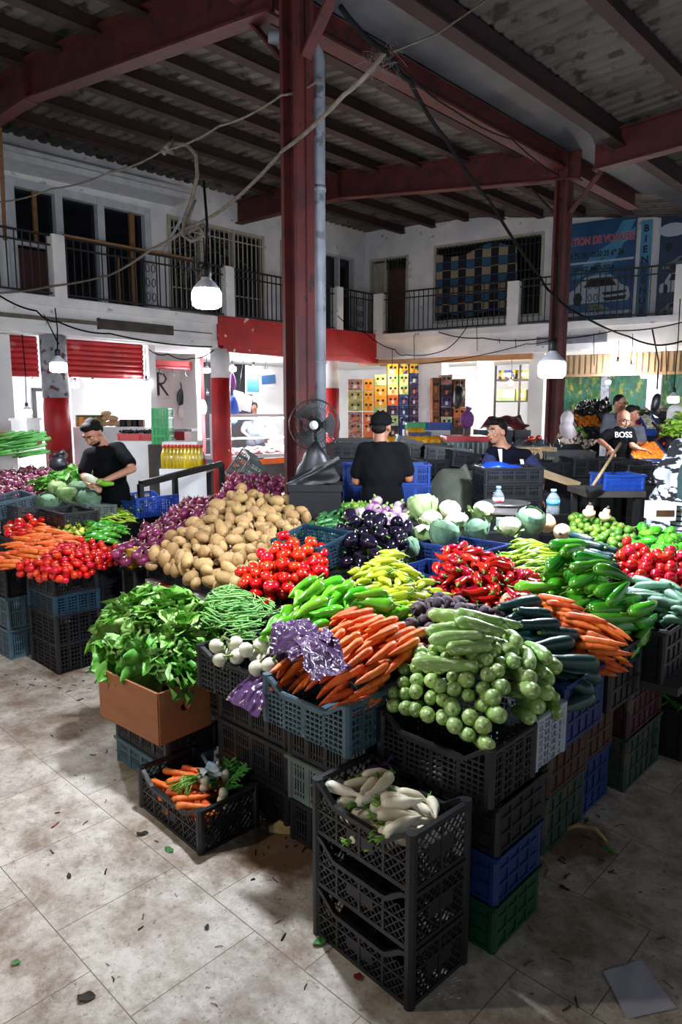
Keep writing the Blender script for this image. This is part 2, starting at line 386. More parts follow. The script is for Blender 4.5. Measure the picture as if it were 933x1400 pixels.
S(RB(MB().box(-4, 12, .1, 3.5, 2.98, 3.01), 'ceiling_right_shops', 'plaster_clean'), 'white shop ceiling on the right')
S(RB(MB().box(.84, 1.44, .4, .75, 0, 2.98), 'wall_right_pier', 'plaster_clean'), 'cream pier between fruit cartons')
S(RB(MB().box(3.50, 3.82, .25, .55, 0, 2.98), 'wall_right_pier', 'plaster_clean'), 'pale pier beside the far steel column')
S(RB(MB().box(2.08, 2.36, 1.0, 1.25, 0, 2.98), 'wall_right_pier', 'plaster_clean'), 'white pier beside the drinks shelves')
M['lintel'] = mat('tan_lintel', '#a8754a', '#bb8a5e', 4, .6)
S(RB(MB().box(-.6, 3.6, .1, .2, 2.86, 2.98), 'trim_1', 'lintel'), 'tan lintel strip above the fruit shop')
mb = MB(); mb.box(3.85, 9, .25, .30, 2.50, 2.92)
for i in range(46): x = 3.9 + i * .11; mb.box(x, x + .06, .225, .25, 2.54, 2.9)
mb.box(3.85, 9, .2, .3, 2.48, 2.53)
S(RB(mb, 'trim_2', 'tan'), 'tan ribbed shutter header above the mural shop')
mb = MB()
for (x0, x1, zb) in ((4.42, 4.86, 2.36), (5.05, 6.74, 2.38)):
    k = 7
    for i in range(k):
        z0 = zb + (2.96 - zb) * i / k; z1 = zb + (2.96 - zb) * (i + 1) / k
        mb.grid(lambda a, b: (x0 + (x1 - x0) * a, .42 - .035 * math.sin(PI * b), z0 + (z1 - z0) * b), 1, 4)
    mb.box(x0, x1, .40, .44, zb - .03, zb + .01)
S(LB(mb, 'trim_3', 'shutter'), 'half raised red roller shutters')
# round painted pillars
def pillar(x, d, r, name, bands, lab):
    root = empty(name, lw(x, d))
    for nm, m, z0, z1 in bands:
        o = MB().lathe([(r, z0), (r * 1.004, (z0 + z1) / 2), (r, z1)], 28).build(nm, m, root)
        o['kind'] = 'structure'
    return S(root, lab)
M['grape'] = mat('patterned_tile', '#7d8088', '#a9abb0', 5, .6, spots='#5f3036', spot_scale=9, spot_lo=.58)
M['worn'] = mat('worn_red_base', '#7a1a18', '#8f2420', 5, .7, spots='#8f9a98', spot_scale=7, spot_lo=.52)
M['whitep'] = mat('white_pillar_paint', '#c4c4c6', '#d9d9da', 3, .6)
pillar(4.98, .1, .20, 'round_pillar', [('upper_band', 'grape', 2.0, 2.96), ('middle_band', 'redpaint', 1.18, 2.0), ('lower_band', 'worn', 0, 1.18)], 'red round pillar with a grey patterned top beside the red shutters')
pillar(8.24, .15, .185, 'round_pillar', [('upper_band', 'whitep', 2.42, 2.96), ('lower_band', 'redpaint', 0, 2.42)], 'red and white round pillar left of the butcher counter')
pillar(11.38, .25, .185, 'round_pillar', [('upper_band', 'whitep', 2.30, 2.96), ('lower_band', 'redpaint', 0, 2.30)], 'red and white round pillar behind the pedestal fan')
# ---- balcony railings
def railing(B, name, x0, x1, label, scroll=True, z0=3.56, z1=4.48, dens=.115, top='iron'):
    mb = MB(); mb.box(x0, x1, .03, .07, z1 - .03, z1); mb.box(x0, x1, .035, .065, z1 - .17, z1 - .145); mb.box(x0, x1, .035, .065, z0 + .03, z0 + .055)
    r = B(mb, name, top); tag(r, label, 'railing')
    b = MB(); n = max(2, int((x1 - x0) / dens))
    xs = [x0 + (x1 - x0) * (i + .5) / n for i in range(n)]
    mid = (x0 + x1) / 2
    for x in xs:
        if scroll and abs(x - mid) < .13: continue
        b.box(x - .008, x + .008, .042, .058, z0 + .03, z1 - .02)
    o = b.build('balusters', 'iron', r)
    if scroll:
        s = MB()
        for sx in (-1, 1):
            for k in range(3):
                zc = z0 + .17 + k * .24
                s.tube([(mid + sx * (.02 + .055 * (1 - t / 14) * (1 - math.cos(t * .62)) ), .05, zc + .10 * math.sin(t * .62) * (1 - t / 16)) for t in range(14)], .008, 6)
            s.box(mid + sx * .12 - .008, mid + sx * .12 + .008, .042, .058, z0 + .03, z1 - .02)
        s.build('scrollwork', 'iron', r)
    return r
railing(LB, 'balcony_railing', 3.2, 5.0, 'black iron balcony railing in front of the red panelled window')
railing(LB, 'balcony_railing', 5.2, 8.28, 'black iron balcony railing before the white framed glass doors')
railing(LB, 'balcony_railing', 8.5, 11.28, 'black iron balcony railing before the barred blue window above the red slab')
railing(LB, 'balcony_railing', 11.5, 12.74, 'short black iron balcony railing at the corner of the building')
railing(RB, 'balcony_railing', .12, 3.06, 'black iron balcony railing below the checked blanket')
railing(RB, 'balcony_railing', 3.32, 6.22, 'black iron balcony railing in front of the car rental poster')
railing(RB, 'balcony_railing', 6.5, 9.5, 'black iron balcony railing right of the last white post')
mb = MB(); mb.bar((5.22, .05, 4.50), (7.6, .05, 4.50), .07, .035); tag(LB(mb, 'handrail_plank', 'woodrail'), 'weathered wooden plank laid along the left balcony rail', 'plank')
for x, w in ((5.1, .2), (8.39, .2), (11.39, .2)):
    S(LB(MB().box(x - w / 2, x + w / 2, -.03, .17, 3.54, 4.48), 'balcony_post_wall', 'plaster'), 'white balcony post on the left side')
S(RB(MB().box(-.12, .12, -.03, .2, 3.54, 4.46), 'balcony_post_wall', 'plaster'), 'white balcony post at the corner')
for x in (3.19, 6.36): S(RB(MB().box(x - .12, x + .12, -.03, .17, 3.54, 4.44), 'balcony_post_wall', 'plaster'), 'white balcony post on the right side')
# ---- windows and doors upstairs
def bars(B, mbn, x0, x1, z0, z1, d, n, m, parent, nh=2):
    b = MB()
    for i in range(n): x = x0 + (x1 - x0) * (i + .5) / n; b.box(x - .009, x + .009, d - .01, d + .01, z0, z1)
    for i in range(nh): z = z0 + (z1 - z0) * (i + .7) / nh; b.box(x0, x1, d - .012, d + .012, z - .01, z + .01)
    return b.build(mbn, m, parent)
def window(B, n, x0, x1, z0, z1, divs, fm, lab, fw=.06, nb=0, bm='frame', name='window'):
    f = MB(); f.box(x0, x1, 1.08, 1.2, z1 - fw, z1); f.box(x0, x1, 1.08, 1.2, z0, z0 + fw)
    for x in [x0] + divs + [x1]:
        a = min(max(x - fw / 2, x0), x1 - fw); f.box(a, a + fw, 1.07, 1.2, z0, z1)
    r = S(B(f, '%s_%d' % (name, n), fm), lab)
    MB().box(x0, x1, 1.2, 1.215, z0, z1).build('pane', 'glass', r)
    if nb: bars(B, 'window_bars', x0 + fw, x1 - fw, z0 + fw, z1 - fw, 1.06, nb, bm, r, 3)
    return r
M['maroonpanel'] = mat('maroon_panel', '#3a1012', '#4a1618', 4, .6)
w = window(LB, 1, 4.8, 7.42, 3.6, 5.52, [5.66, 6.42], 'wframe', 'white framed balcony doors with dark glass panes', .13, 0, name='door')
MB().box(4.9, 5.6, 1.16, 1.2, 3.62, 4.45).build('panel', 'maroonpanel', w)
MB().box(4.9, 5.6, 1.14, 1.2, 4.5, 4.56).build('mullion', 'wframe', w)
MB().box(5.25, 5.32, 1.15, 1.2, 4.56, 5.4).box(7.02, 7.12, 1.15, 1.2, 3.7, 5.4).box(6.75, 6.79, 1.16, 1.2, 3.65, 4.6).build('inner_post', 'woodrail', w)
window(LB, 1, 7.78, 10.18, 3.72, 5.5, [8.55, 9.35], 'frame', 'cream framed barred window on the left wall', .07, 19)
window(LB, 2, 10.65, 11.6, 3.62, 5.52, [11.1], 'frame', 'cream barred window behind the near column', .06, 8)
window(LB, 3, 12.0, 13.05, 3.62, 5.48, [12.5], 'wframe', 'white framed window in the left corner', .06)
mb = MB(); mb.bar((4.2, .75, 5.66), (7.95, .75, 5.74), .75, .06, up=(0, .12, 1)); mb.bar((4.2, .40, 5.60), (7.95, .40, 5.68), .03, .1)
S(LB(mb, 'trim_4', 'wframe'), 'sloping white canopy above the balcony doors')
tag(LB(MB().bar((7.95, .5, 5.66), (7.62, 1.08, 4.75), .05, .03), 'canopy_brace', 'wframe'), 'thin white diagonal brace holding the balcony canopy', 'brace')
tag(LB(MB().bar((4.42, .2, 5.9), (4.55, .6, 4.4), .06, .03), 'wooden_batten', 'woodrail'), 'wooden batten leaning at the left end of the balcony', 'plank')
M['browndoor'] = mat('brown_door', '#3d2513', '#52331c', 4, .5, stretch=(6, 6, 1))
M['curtain'] = mat('cream_curtain', '#a39a88', '#b8b0a0', 6, .8)
w = window(RB, 2, -.86, .2, 3.6, 5.5, [-.42], 'frame', 'cream framed door with brown panel and curtain at the corner', .06, 0, name='door')
MB().box(-.36, .16, 1.12, 1.18, 3.62, 5.2).build('panel', 'browndoor', w)
MB().grid(lambda a, b: (-.8 + .36 * a, 1.13 + .02 * math.sin(a * 30), 3.8 + 1.6 * b), 30, 2).build('curtain', 'curtain', w)
bars(RB, 'window_bars', -.4, .18, 5.2, 5.46, 1.06, 7, 'iron', w, 1)
w = window(RB, 4, .87, 3.47, 3.85, 5.62, [], 'frame', 'cream framed window behind iron bars and a checked blanket', .06, 26, 'iron')
def checks():
    m = bpy.data.materials.new('checked_blanket'); m.use_nodes = True; N = m.node_tree.nodes; L = m.node_tree.links; P = N['Principled BSDF']
    tc = N.new('ShaderNodeTexCoord'); mp = N.new('ShaderNodeMapping'); mp.inputs['Scale'].default_value = (1, 0, 1)
    ch = N.new('ShaderNodeTexChecker'); ch.inputs['Scale'].default_value = 5.2; ch.inputs['Color1'].default_value = hx('#0e1016'); ch.inputs['Color2'].default_value = hx('#8e8168')
    c2 = N.new('ShaderNodeTexChecker'); c2.inputs['Scale'].default_value = 5.2; c2.inputs['Color1'].default_value = hx('#27506f'); c2.inputs['Color2'].default_value = hx('#131722')
    wv = N.new('ShaderNodeTexWave'); wv.bands_direction = 'Z'; wv.inputs['Scale'].default_value = .83
    L.new(tc.outputs['Object'], mp.inputs[0]); L.new(mp.outputs[0], ch.inputs[0]); L.new(mp.outputs[0], c2.inputs[0]); L.new(mp.outputs[0], wv.inputs[0])
    gt = N.new('ShaderNodeMath'); gt.operation = 'GREATER_THAN'; gt.inputs[1].default_value = .5; L.new(wv.outputs['Fac'], gt.inputs[0])
    mx = N.new('ShaderNodeMix'); mx.data_type = 'RGBA'; L.new(gt.outputs[0], mx.inputs[0]); L.new(ch.outputs[0], mx.inputs[6]); L.new(c2.outputs[0], mx.inputs[7])
    L.new(mx.outputs[2], P.inputs['Base Color']); P.inputs['Roughness'].default_value = .9; return m
M['checks'] = checks()
mb = MB()
def bl(a, b):
    x = .98 + 1.98 * a + .06 * b * math.sin(a * 5); z = 3.98 + 1.42 * b - (.10 * math.sin(PI * a * 2.2) if b > .9 else 0) + .05 * math.sin(a * 11) * (1 - b)
    return (x, .985 + .025 * math.sin(a * 26 + b * 4), z)
mb.grid(bl, 48, 14)
tag(RB(mb, 'checked_blanket', 'checks'), 'black, beige and blue checked blanket hung over the barred window', 'blanket')
# ---- posters
def poster_mat(name, a, b):
    return mat(name, a, b, 1.3, .45, stretch=(1, 1, .5))
M['posterblue'] = poster_mat('blue_poster', '#123c66', '#1f5f8c')
M['posterdark'] = poster_mat('dark_poster', '#0e2038', '#1a3a5c')
M['pwhite'] = mat('print_white', '#a9b3bd', rough=.5); M['pblack'] = mat('print_black', '#0a0c10', rough=.5)
M['pred'] = mat('print_red', '#b8262a', rough=.5); M['psky'] = mat('print_light_blue', '#4c8fb0', '#3a7fa6', 2, .5); M['pgrey'] = mat('print_grey', '#6b747d', rough=.5)
M['pgreen'] = mat('print_green', '#5d6b3c', '#8d9678', 20, .6)
def text(s, x, z, size, m, parent, d, ext=.002, B='R', sx=1.0, bold=0.0, align='LEFT'):
    cu = bpy.data.curves.new('lettering', 'FONT'); cu.body = s; cu.size = size; cu.extrude = ext; cu.offset = bold; cu.align_x = align
    cu.materials.append(M[m]); o = bpy.data.objects.new('lettering', cu); COL.objects.link(o); o.parent = parent
    dg = bpy.context.evaluated_depsgraph_get(); me = bpy.data.meshes.new_from_object(o.evaluated_get(dg)); bpy.data.objects.remove(o)
    o = bpy.data.objects.new('lettering', me); COL.objects.link(o); o.parent = parent
    o.location = (x, d, z); o.rotation_euler = (PI / 2, 0, 0); o.scale = (sx, 1, 1); return o
pr = RB(MB().box(3.72, 5.33, 1.03, 1.09, 3.6, 5.62).box(3.70, 5.35, 1.02, 1.09, 5.62, 5.66), 'rental_poster', 'posterblue')
tag(pr, 'blue car rental poster LOCATION DE VOITURE on the upper right wall', 'poster')
MB().add([(4.55, 1.026, 4.55), (5.05, 1.026, 5.6), (5.32, 1.026, 5.6), (4.8, 1.026, 4.55)], [(0, 1, 2, 3)]).add([(4.1, 1.027, 4.55), (4.5, 1.027, 5.0), (5.32, 1.027, 5.45), (5.32, 1.027, 5.3), (4.6, 1.027, 4.85), (4.3, 1.027, 4.55)], [(0, 1, 2, 3, 4, 5)]).build('light_streak', 'psky', pr)
text('LOCATION DE VOITURE', 3.70, 5.22, .205, 'pwhite', pr, 1.022, .002, bold=.010, sx=.71)
text('LOCATION DE VOITURE', 3.70, 5.22, .205, 'pred', pr, 1.018, .002, bold=.004, sx=.71)
text('0661 56 71 78 / 0550 35 69 24', 3.74, 4.95, .155, 'pblack', pr, 1.02, .002, bold=.004, sx=.71)
text('CHEZ MOUSSA', 4.12, 4.68, .13, 'pblack', pr, 1.02, .002, bold=.003, sx=.95)
MB().box(3.74, 5.31, 1.022, 1.026, 4.83, 4.87).box(3.74, 5.31, 1.022, 1.026, 3.78, 3.84).build('white_band', 'pwhite', pr)
def car(parent, x, z, w, h, y, m='pwhite'):
    P = [(0, .1), (.02, .42), (.16, .55), (.32, .95), (.45, 1), (.72, .98), (.86, .62), (.97, .5), (1, .2), (.96, .06), (.05, .04)]
    MB().add([(x + a * w, y, z + b * h) for a, b in P], [tuple(range(len(P)))]).build('car_body', m, parent)
    mb = MB()
    for q in ([(.3, .6), (.4, .9), (.7, .9), (.8, .6)], [(.58, .38), (.95, .42), (.93, .32), (.62, .28)], [(.60, .20), (.95, .24), (.93, .1), (.64, .08)]):
        mb.add([(x + a * w, y - .003, z + b * h) for a, b in q], [(0, 1, 2, 3)])
    for cx in (.22,): mb.add([(x + (cx + .07 * math.cos(t * .5)) * w, y - .004, z + (.2 + .24 * math.sin(t * .5)) * h) for t in range(12)], [tuple(range(12))])
    mb.build('car_details', 'pblack', parent)
car(pr, 3.95, 4.0, 1.33, .58, 1.022)
MB().add([(4.42, 1.02, 3.88), (4.5, 1.02, 4.0), (4.75, 1.02, 3.98), (4.95, 1.02, 3.86)], [(0, 1, 2, 3)]).build('foliage_print', 'pgreen', pr)
car(pr, 3.78, 3.62, .5, .16, 1.021, 'pgrey'); car(pr, 4.95, 3.62, .34, .16, 1.021, 'pgrey')
bs = RB(MB().box(5.42, 5.62, 1.03, 1.09, 3.68, 5.55), 'welcome_sign', 'psky'); tag(bs, 'narrow vertical BIENVENUE sign beside the car rental poster', 'sign')
MB().box(5.44, 5.60, 1.024, 1.03, 3.7, 4.75).build('lower_field', 'posterblue', bs)
for i, ch in enumerate('BIENVENUE'): text(ch, 5.52, 5.33 - i * .2, .18, 'pblack', bs, 1.018, .002, bold=.006, align='CENTER')
ps = RB(MB().box(5.78, 7.3, 1.03, 1.09, 3.62, 5.58), 'car_poster', 'posterdark'); tag(ps, 'dark blue poster with a hand dangling car keys and parked cars', 'poster')
MB().add([(6.0 + .25 * math.cos(t * .45) * (1 + .4 * (t > 9)), 1.024, 5.3 + .13 * math.sin(t * .45)) for t in range(14)], [tuple(range(14))]).add([(6.2, 1.023, 5.38), (6.75, 1.023, 5.5), (6.75, 1.023, 5.25), (6.2, 1.023, 5.2)], [(0, 1, 2, 3)]).build('hand_print', 'pwhite', ps)
MB().add([(5.95 + .07 * math.cos(t * .52), 1.022, 4.98 + .09 * math.sin(t * .52)) for t in range(12)], [tuple(range(12))]).build('key_print', 'pblack', ps)
car(ps, 5.85, 4.55, .9, .25, 1.022, 'pgrey'); car(ps, 5.82, 4.1, .55, .4, 1.021); car(ps, 5.85, 3.68, .5, .24, 1.022, 'pgrey')
# ================================================================== LAMPS
M['lampglow'] = mat('lamp_glow', '#e9f1ff', emit=BULB)
M['aisleglow'] = mat('aisle_lamp_glow', '#fff1df', emit=BULB * .6)
M['shopglow'] = mat('shop_lamp_glow', '#f2f6ff', emit=TUBE)
M['warmglow'] = mat('warm_lamp_glow', '#ffd9a8', emit=TUBE * .5)
M['lampcap'] = mat('white_lamp_cap', '#c9ccd2', rough=.4)
M['socket'] = mat('black_socket', '#0d0d0f', rough=.5)
M['cable'] = mat('dusty_cable', '#5a524a', '#70675d', 20, .9, spec=.2)
M['blackcable'] = mat('black_cable', '#0a0a0b', '#121214', 20, .9, spec=.1)
def lamp(p, r, label, glow='lampglow', cord=.3, name='hanging_lamp', top=None, group=None):
    root = empty(name, p); tag(root, label, 'lamp', group)
    MB().lathe([(0, -.55 * r), (.75 * r, -.52 * r), (.97 * r, -.35 * r), (r, 0), (.98 * r, .45 * r), (.9 * r, .6 * r), (.5 * r, .68 * r), (0, .7 * r)], 20).build('glowing_diffuser', glow, root)
    MB().lathe([(.92 * r, .58 * r), (.9 * r, .75 * r), (.55 * r, 1.15 * r), (.34 * r, 1.35 * r), (.3 * r, 1.5 * r), (0, 1.5 * r)], 18).build('lamp_cap', 'lampcap', root)
    MB().lathe([(.32 * r, 1.45 * r), (.36 * r, 1.5 * r), (.36 * r, 2.1 * r), (.2 * r, 2.3 * r), (0, 2.3 * r)], 12).build('socket', 'socket', root)
    MB().tube([(0, 0, 2.25 * r), (.01, .0, 2.3 * r + cord * .5), (0, 0, 2.3 * r + cord)], .006, 6).build('cord', 'blackcable', root)
    return root
lamp(atY(283, 410, 3.2), .066, 'large white lamp glowing over the left of the stall', cord=.35)
lamp(Vector((-3.1, 1.7, 2.5)), .066, 'white lamp hanging over the aisle left of the stall', 'aisleglow', .4)
lamp(atY(755, 507, 4.3), .081, 'large white lamp glowing in front of the far steel column', cord=.5)
# ================================================================== CRATES
for nm, a, b in (('black', '#0f1014', '#16181c'), ('dgrey', '#26282e', '#33363d'), ('blue', '#123a8c', '#1b49a3'), ('navy', '#142a5c', '#1b3470'), ('green', '#0d4a2c', '#145c38'), ('deepblue', '#0c2350', '#122f66'), ('deepgreen', '#0a3522', '#0e442c'),
                 ('lime', '#6f9a1e', '#84b02a'), ('white', '#8f98a3', '#a7afb8'), ('slate', '#3a515c', '#496370'), ('teal', '#142c3c', '#1d3b4d'),
                 ('maroon', '#35151b', '#451d25'), ('brown', '#3b261c', '#4a3226'), ('ggreen', '#4f5a57', '#65716d'), ('moss', '#22332a', '#2c4034'), ('orange', '#c85a10', '#d86a1a'), ('red', '#b01c22', '#c22a2c'), ('brightgreen', '#1d8f4c', '#2aa55c'), ('skyblue', '#8fa9c4', '#a2bad2')):
    M['pl_' + nm] = mat('plastic_' + nm, a, b, 7, .42, .08, 60, spots=('#4a4238' if nm in ('brown', 'maroon', 'moss') else None), spot_scale=8, spot_lo=.58)
CR = {}
def panel(mb, L, h, style, pl, dip=0.0):
    """one crate wall: pl(s, t, z) puts along/thickness/height into the crate"""
    def top(s):
        if not dip: return h
        d = L / 2 - abs(s)
        return h - dip * min(max((d - .035) / .07, 0), 1)
    def bx(s0, s1, z0, z1, t0=-.005, t1=.005):
        V = [pl(s, t, z) for s in (s0, s1) for t in (t0, t1) for z in (z0, z1)]
        mb.add(V, [(0, 1, 3, 2), (4, 6, 7, 5), (0, 4, 5, 1), (2, 3, 7, 6), (0, 2, 6, 4), (1, 5, 7, 3)])
    def stick(s0, z0, s1, z1, w=.004, t=.003):
        d = math.hypot(s1 - s0, z1 - z0)
        if d < .004: return
        nx, nz = -(z1 - z0) / d * w / 2, (s1 - s0) / d * w / 2
        V = [pl(s, tt, z) for tt in (-t, t) for s, z in ((s0 - nx, z0 - nz), (s1 - nx, z1 - nz), (s1 + nx, z1 + nz), (s0 + nx, z0 + nz))]
        mb.add(V, [(0, 1, 2, 3), (7, 6, 5, 4), (0, 4, 5, 1), (1, 5, 6, 2), (2, 6, 7, 3), (3, 7, 4, 0)])
    a, b = -L / 2 + .012, L / 2 - .012
    if style == 'slot':
        bx(a, b, 0, .022); bx(a, b, h * .50, h * .50 + .012); bx(a, b, h - .03, h); bx(a, b, h * .2, h * .2 + .007); bx(a, b, h * .74, h * .74 + .007)
        n = max(2, round(L / .115))
        for i in range(n + 1):
            x = a + (b - a) * i / n; bx(x - .012, x + .012, 0, h, -.007, .007)
        k = int(L / .0165)
        for i in range(k): x = a + (b - a) * (i + .5) / k; bx(x - .0042, x + .0042, .02, h - .02, -.004, .004)
    elif style == 'dia':
        zt = h - dip
        bx(a, b, 0, .016); bx(a, b, zt * .62, zt * .62 + .008)
        n = max(2, round(L / .12))
        for i in range(1, n): x = a + (b - a) * i / n; bx(x - .005, x + .005, 0, top(x))
        K = 24; pts = [a + (b - a) * i / K for i in range(K + 1)]
        for p, q in zip(pts[:-1], pts[1:]): stick(p, top(p) - .007, q, top(q) - .007, .016, .009)
        st = .030
        m = -int((zt) / st) - 1
        while a + m * st < b:
            for sg in (1, -1):
                s0, z0 = (a + m * st, 0.0)
                s1, z1 = s0 + zt, zt
                if s0 < a: z0 += a - s0; s0 = a
                if s1 > b: z1 -= s1 - b; s1 = b
                if s1 > s0:
                    if sg > 0: stick(s0, z0, s1, z1)
                    else: stick(a + b - s0, z0, a + b - s1, z1)
            m += 1
        bx(-.06, .06, zt * .35, zt * .62, -.003, .003)
    elif style == 'grid':
        zt = h - dip
        for i in range(8): z = zt * i / 7; bx(a, b, max(z - .0035, 0), z + .0035)
        K = 24; pts = [a + (b - a) * i / K for i in range(K + 1)]
        for p, q in zip(pts[:-1], pts[1:]): stick(p, top(p) - .007, q, top(q) - .007, .014, .009)
        k = int(L / .024)
        for i in range(k): x = a + (b - a) * (i + .5) / k; bx(x - .003, x + .003, 0, top(x) - .01, -.003, .003)
        for i in (1, 2, 3): x = a + (b - a) * i / 4; bx(x - .008, x + .008, 0, top(x) - .008)
    else:  # rib
        bx(a, b, 0, h, -.003, .003)
        for z in (.0, h * .3, h * .62, h - .028): bx(a, b, z, z + .014, -.009, .009)
        bx(a, b, h - .02, h, -.012, .012)
        n = max(2, round(L / .075))
        for i in range(n + 1): x = a + (b - a) * i / n; bx(x - .005, x + .005, 0, h, -.009, .009)
def crate(style, color, L, Wd, h, loc, rot, label, group=None, dip=0.0, name='crate'):
    key = (style, color, round(L, 3), round(Wd, 3), round(h, 3), dip)
    if key in CR:
        return dup(CR[key], loc, rot, label, group)
    root = empty(name, loc, rot); m = 'pl_' + color
    b = MB(); b.box(-Wd / 2 + .01, Wd / 2 - .01, -L / 2 + .01, L / 2 - .01, .004, .010)
    for i in range(9): y = -L / 2 + .02 + (L - .04) * i / 8; b.box(-Wd / 2 + .01, Wd / 2 - .01, y - .006, y + .006, 0, .014)
    b.build('base', m, root)
    for sx in (-1, 1):
        p = MB(); panel(p, L, h, style, lambda s, t, z: (sx * (Wd / 2 - .006) + sx * t, s, z), dip); p.build('side_panel', m, root)
    for sy in (-1, 1):
        p = MB(); panel(p, Wd, h, style, lambda s, t, z: (s, sy * (L / 2 - .006) + sy * t, z), 0); p.build('end_panel', m, root)
    for sx in (-1, 1):
        for sy in (-1, 1):
            c = MB(); x, y = sx * (Wd / 2 - .012), sy * (L / 2 - .012)
            pr = []
            for k in range(8):
                t = 2 * PI * k / 8 + PI / 8; pr.append((x + .019 * math.cos(t), y + .019 * math.sin(t)))
            c.add([(q[0], q[1], 0) for q in pr] + [(q[0], q[1], h + .004) for q in pr], [(i, (i + 1) % 8, 8 + (i + 1) % 8, 8 + i) for i in range(8)] + [tuple(range(8))[::-1], tuple(range(8, 16))])
            c.build('corner_post', m, root)
    tag(root, label, 'crate', group); reg(root); CR[key] = root
    if style in ('slot', 'rib'):
        rm = MB()
        for sx in (-1, 1): rm.box(sx * Wd / 2 - .012, sx * Wd / 2 + .012, -L / 2 - .01, L / 2 + .01, h - .016, h)
        for sy in (-1, 1): rm.box(-Wd / 2, Wd / 2, sy * L / 2 - .012, sy * L / 2 + .012, h - .016, h)
        rm.build('rim', m, root); reg(root)
    return root
def cr(style, color, u0, u1, v0, v1, z0, z1, label, group=None, dip=0.0, rot=0.0):
    """crate filling the box u0..u1, v0..v1 of the stall's own grid"""
    return crate(style, color, u1 - u0, v1 - v0, z1 - z0, W((u0 + u1) / 2, (v0 + v1) / 2, z0), ANG + rot, label, group, dip)
# ---- foremost stack with the white radishes
A, B_, C_ = at(561, 1380, 0), at(428, 1270, 0), at(641, 1319, 0)
cc = (B_ + C_) / 2; d = B_ - A; rz = math.atan2(d.y, d.x) - PI / 2
FL_, FW_ = .445, .285
for k, lab in enumerate(('black lattice crate standing on the floor, lowest of the foremost stack', 'empty black lattice crate in the middle of the foremost stack', 'black lattice crate of white radishes on top of the foremost stack')):
    crate('dia', 'black', FL_, FW_, .188, Vector((cc.x, cc.y, .192 * k)), rz, lab, 'crates of the foremost stack', .055)
FSTACK = (cc, rz)
# ---- reject crate on the floor
A, B_, C_ = at(279, 1175, 0), at(195, 1105, 0), at(350, 1125, 0)
cc = (B_ + C_) / 2; d = B_ - A; rz = math.atan2(d.y, d.x) - PI / 2
crate('dia', 'black', d.length, (C_ - A).length * .97, .19, cc, rz, 'black lattice crate on the bare floor holding discarded carrots and greens', None, .05)
RCRATE = (cc, rz, d.length, (C_ - A).length)
# ---- stack under the zucchini
cr('rib', 'deepgreen', 1.07, 1.53, 1.86, 2.16, 0, .176, 'green ribbed crate on the floor under the pale zucchini')
cr('rib', 'deepblue', 1.07, 1.53, 1.86, 2.16, .178, .353, 'blue ribbed crate on the green one, under the pale zucchini')
cr('rib', 'black', 1.07, 1.53, 1.86, 2.18, .355, .535, 'black crate on the blue one, straight under the zucchini crate')
cr('grid', 'black', 1.07, 1.54, 1.81, 2.10, .545, .735, 'black mesh crate piled with pale green zucchini', None, .05)
cr('grid', 'white', 1.08, 1.54, 2.115, 2.345, .545, .735, 'pale grey plastic crate at the right of the zucchini pile')
# ---- stack under carrots
cr('slot', 'black', 1.60, 2.04, 1.83, 2.11, 0, .19, 'black slotted crate on the floor under the carrots')
cr('slot', 'ggreen', 1.60, 2.04, 1.82, 2.10, .195, .385, 'grey green slotted crate in the stack under the carrots')
cr('slot', 'black', 1.60, 2.04, 1.82, 2.10, .39, .595, 'black slotted crate straight under the carrot crate')
cr('grid', 'slate', 1.55, 2.0, 1.66, 1.98, .60, .785, 'slate blue crate heaped with orange carrots beside the zucchini', None, .045)
# ---- stack under white turnips
for k, lab in enumerate(('black slotted crate on the floor behind the discarded carrots', 'second black slotted crate from the floor under the white turnips', 'black slotted crate straight under the white turnip crate')):
    cr('slot', 'black', 2.07, 2.55, 1.84, 2.12, .193 * k, .193 * k + .19, lab)
cr('grid', 'black', 2.03, 2.50, 1.70, 2.02, .585, .775, 'black mesh crate of white turnips with a purple bag over it', None, .03)
# ---- stack under lettuce
cr('slot', 'slate', 2.72, 3.19, 1.66, 1.93, 0, .135, 'slate grey slotted crate on the floor under the lettuce carton')
cr('slot', 'black', 2.71, 3.19, 1.66, 1.95, .138, .275, 'black slotted crate straight under the brown lettuce carton')
M['card'] = mat('brown_cardboard', '#8a5634', '#99623d', 3, .75, .1, 40, stretch=(1, 1, 6)); M['carddark'] = mat('carton_inside', '#6b442a', '#7a4f32', 3, .8)
def carton(loc, rot, L, Wd, h, label, m='card', hole=True, name='carton', flaps=False):
    root = empty(name, loc, rot); t = .006
    b = MB(); b.box(-Wd / 2, Wd / 2, -L / 2, L / 2, 0, t); b.build('bottom', 'carddark', root)
    for sx in (-1, 1): MB().box(sx * Wd / 2 - t, sx * Wd / 2 + t, -L / 2, L / 2, 0, h).build('side', m, root)
    for sy in (-1, 1):
        p = MB(); y0, y1 = sy * L / 2 - t, sy * L / 2 + t
        if hole:
            w = .028; zc = h * .58
            p.box(-Wd / 2, -w, y0, y1, 0, h); p.box(w, Wd / 2, y0, y1, 0, h); p.box(-w, w, y0, y1, 0, zc - .02); p.box(-w, w, y0, y1, zc + .02, h)
            for q in range(4):
                sxx = (-1, 1, 1, -1)[q]; szz = (-1, -1, 1, 1)[q]
                p.add([(sxx * w, y, zc + szz * .02) for y in (y0, y1)] + [(sxx * w * .45, y, zc + szz * .02) for y in (y0, y1)] + [(sxx * w, y, zc + szz * .006) for y in (y0, y1)], [(0, 2, 4), (1, 5, 3), (2, 3, 5, 4)])
        else: p.box(-Wd / 2, Wd / 2, y0, y1, 0, h)
        p.build('end', m, root)
    tag(root, label, 'box'); return root
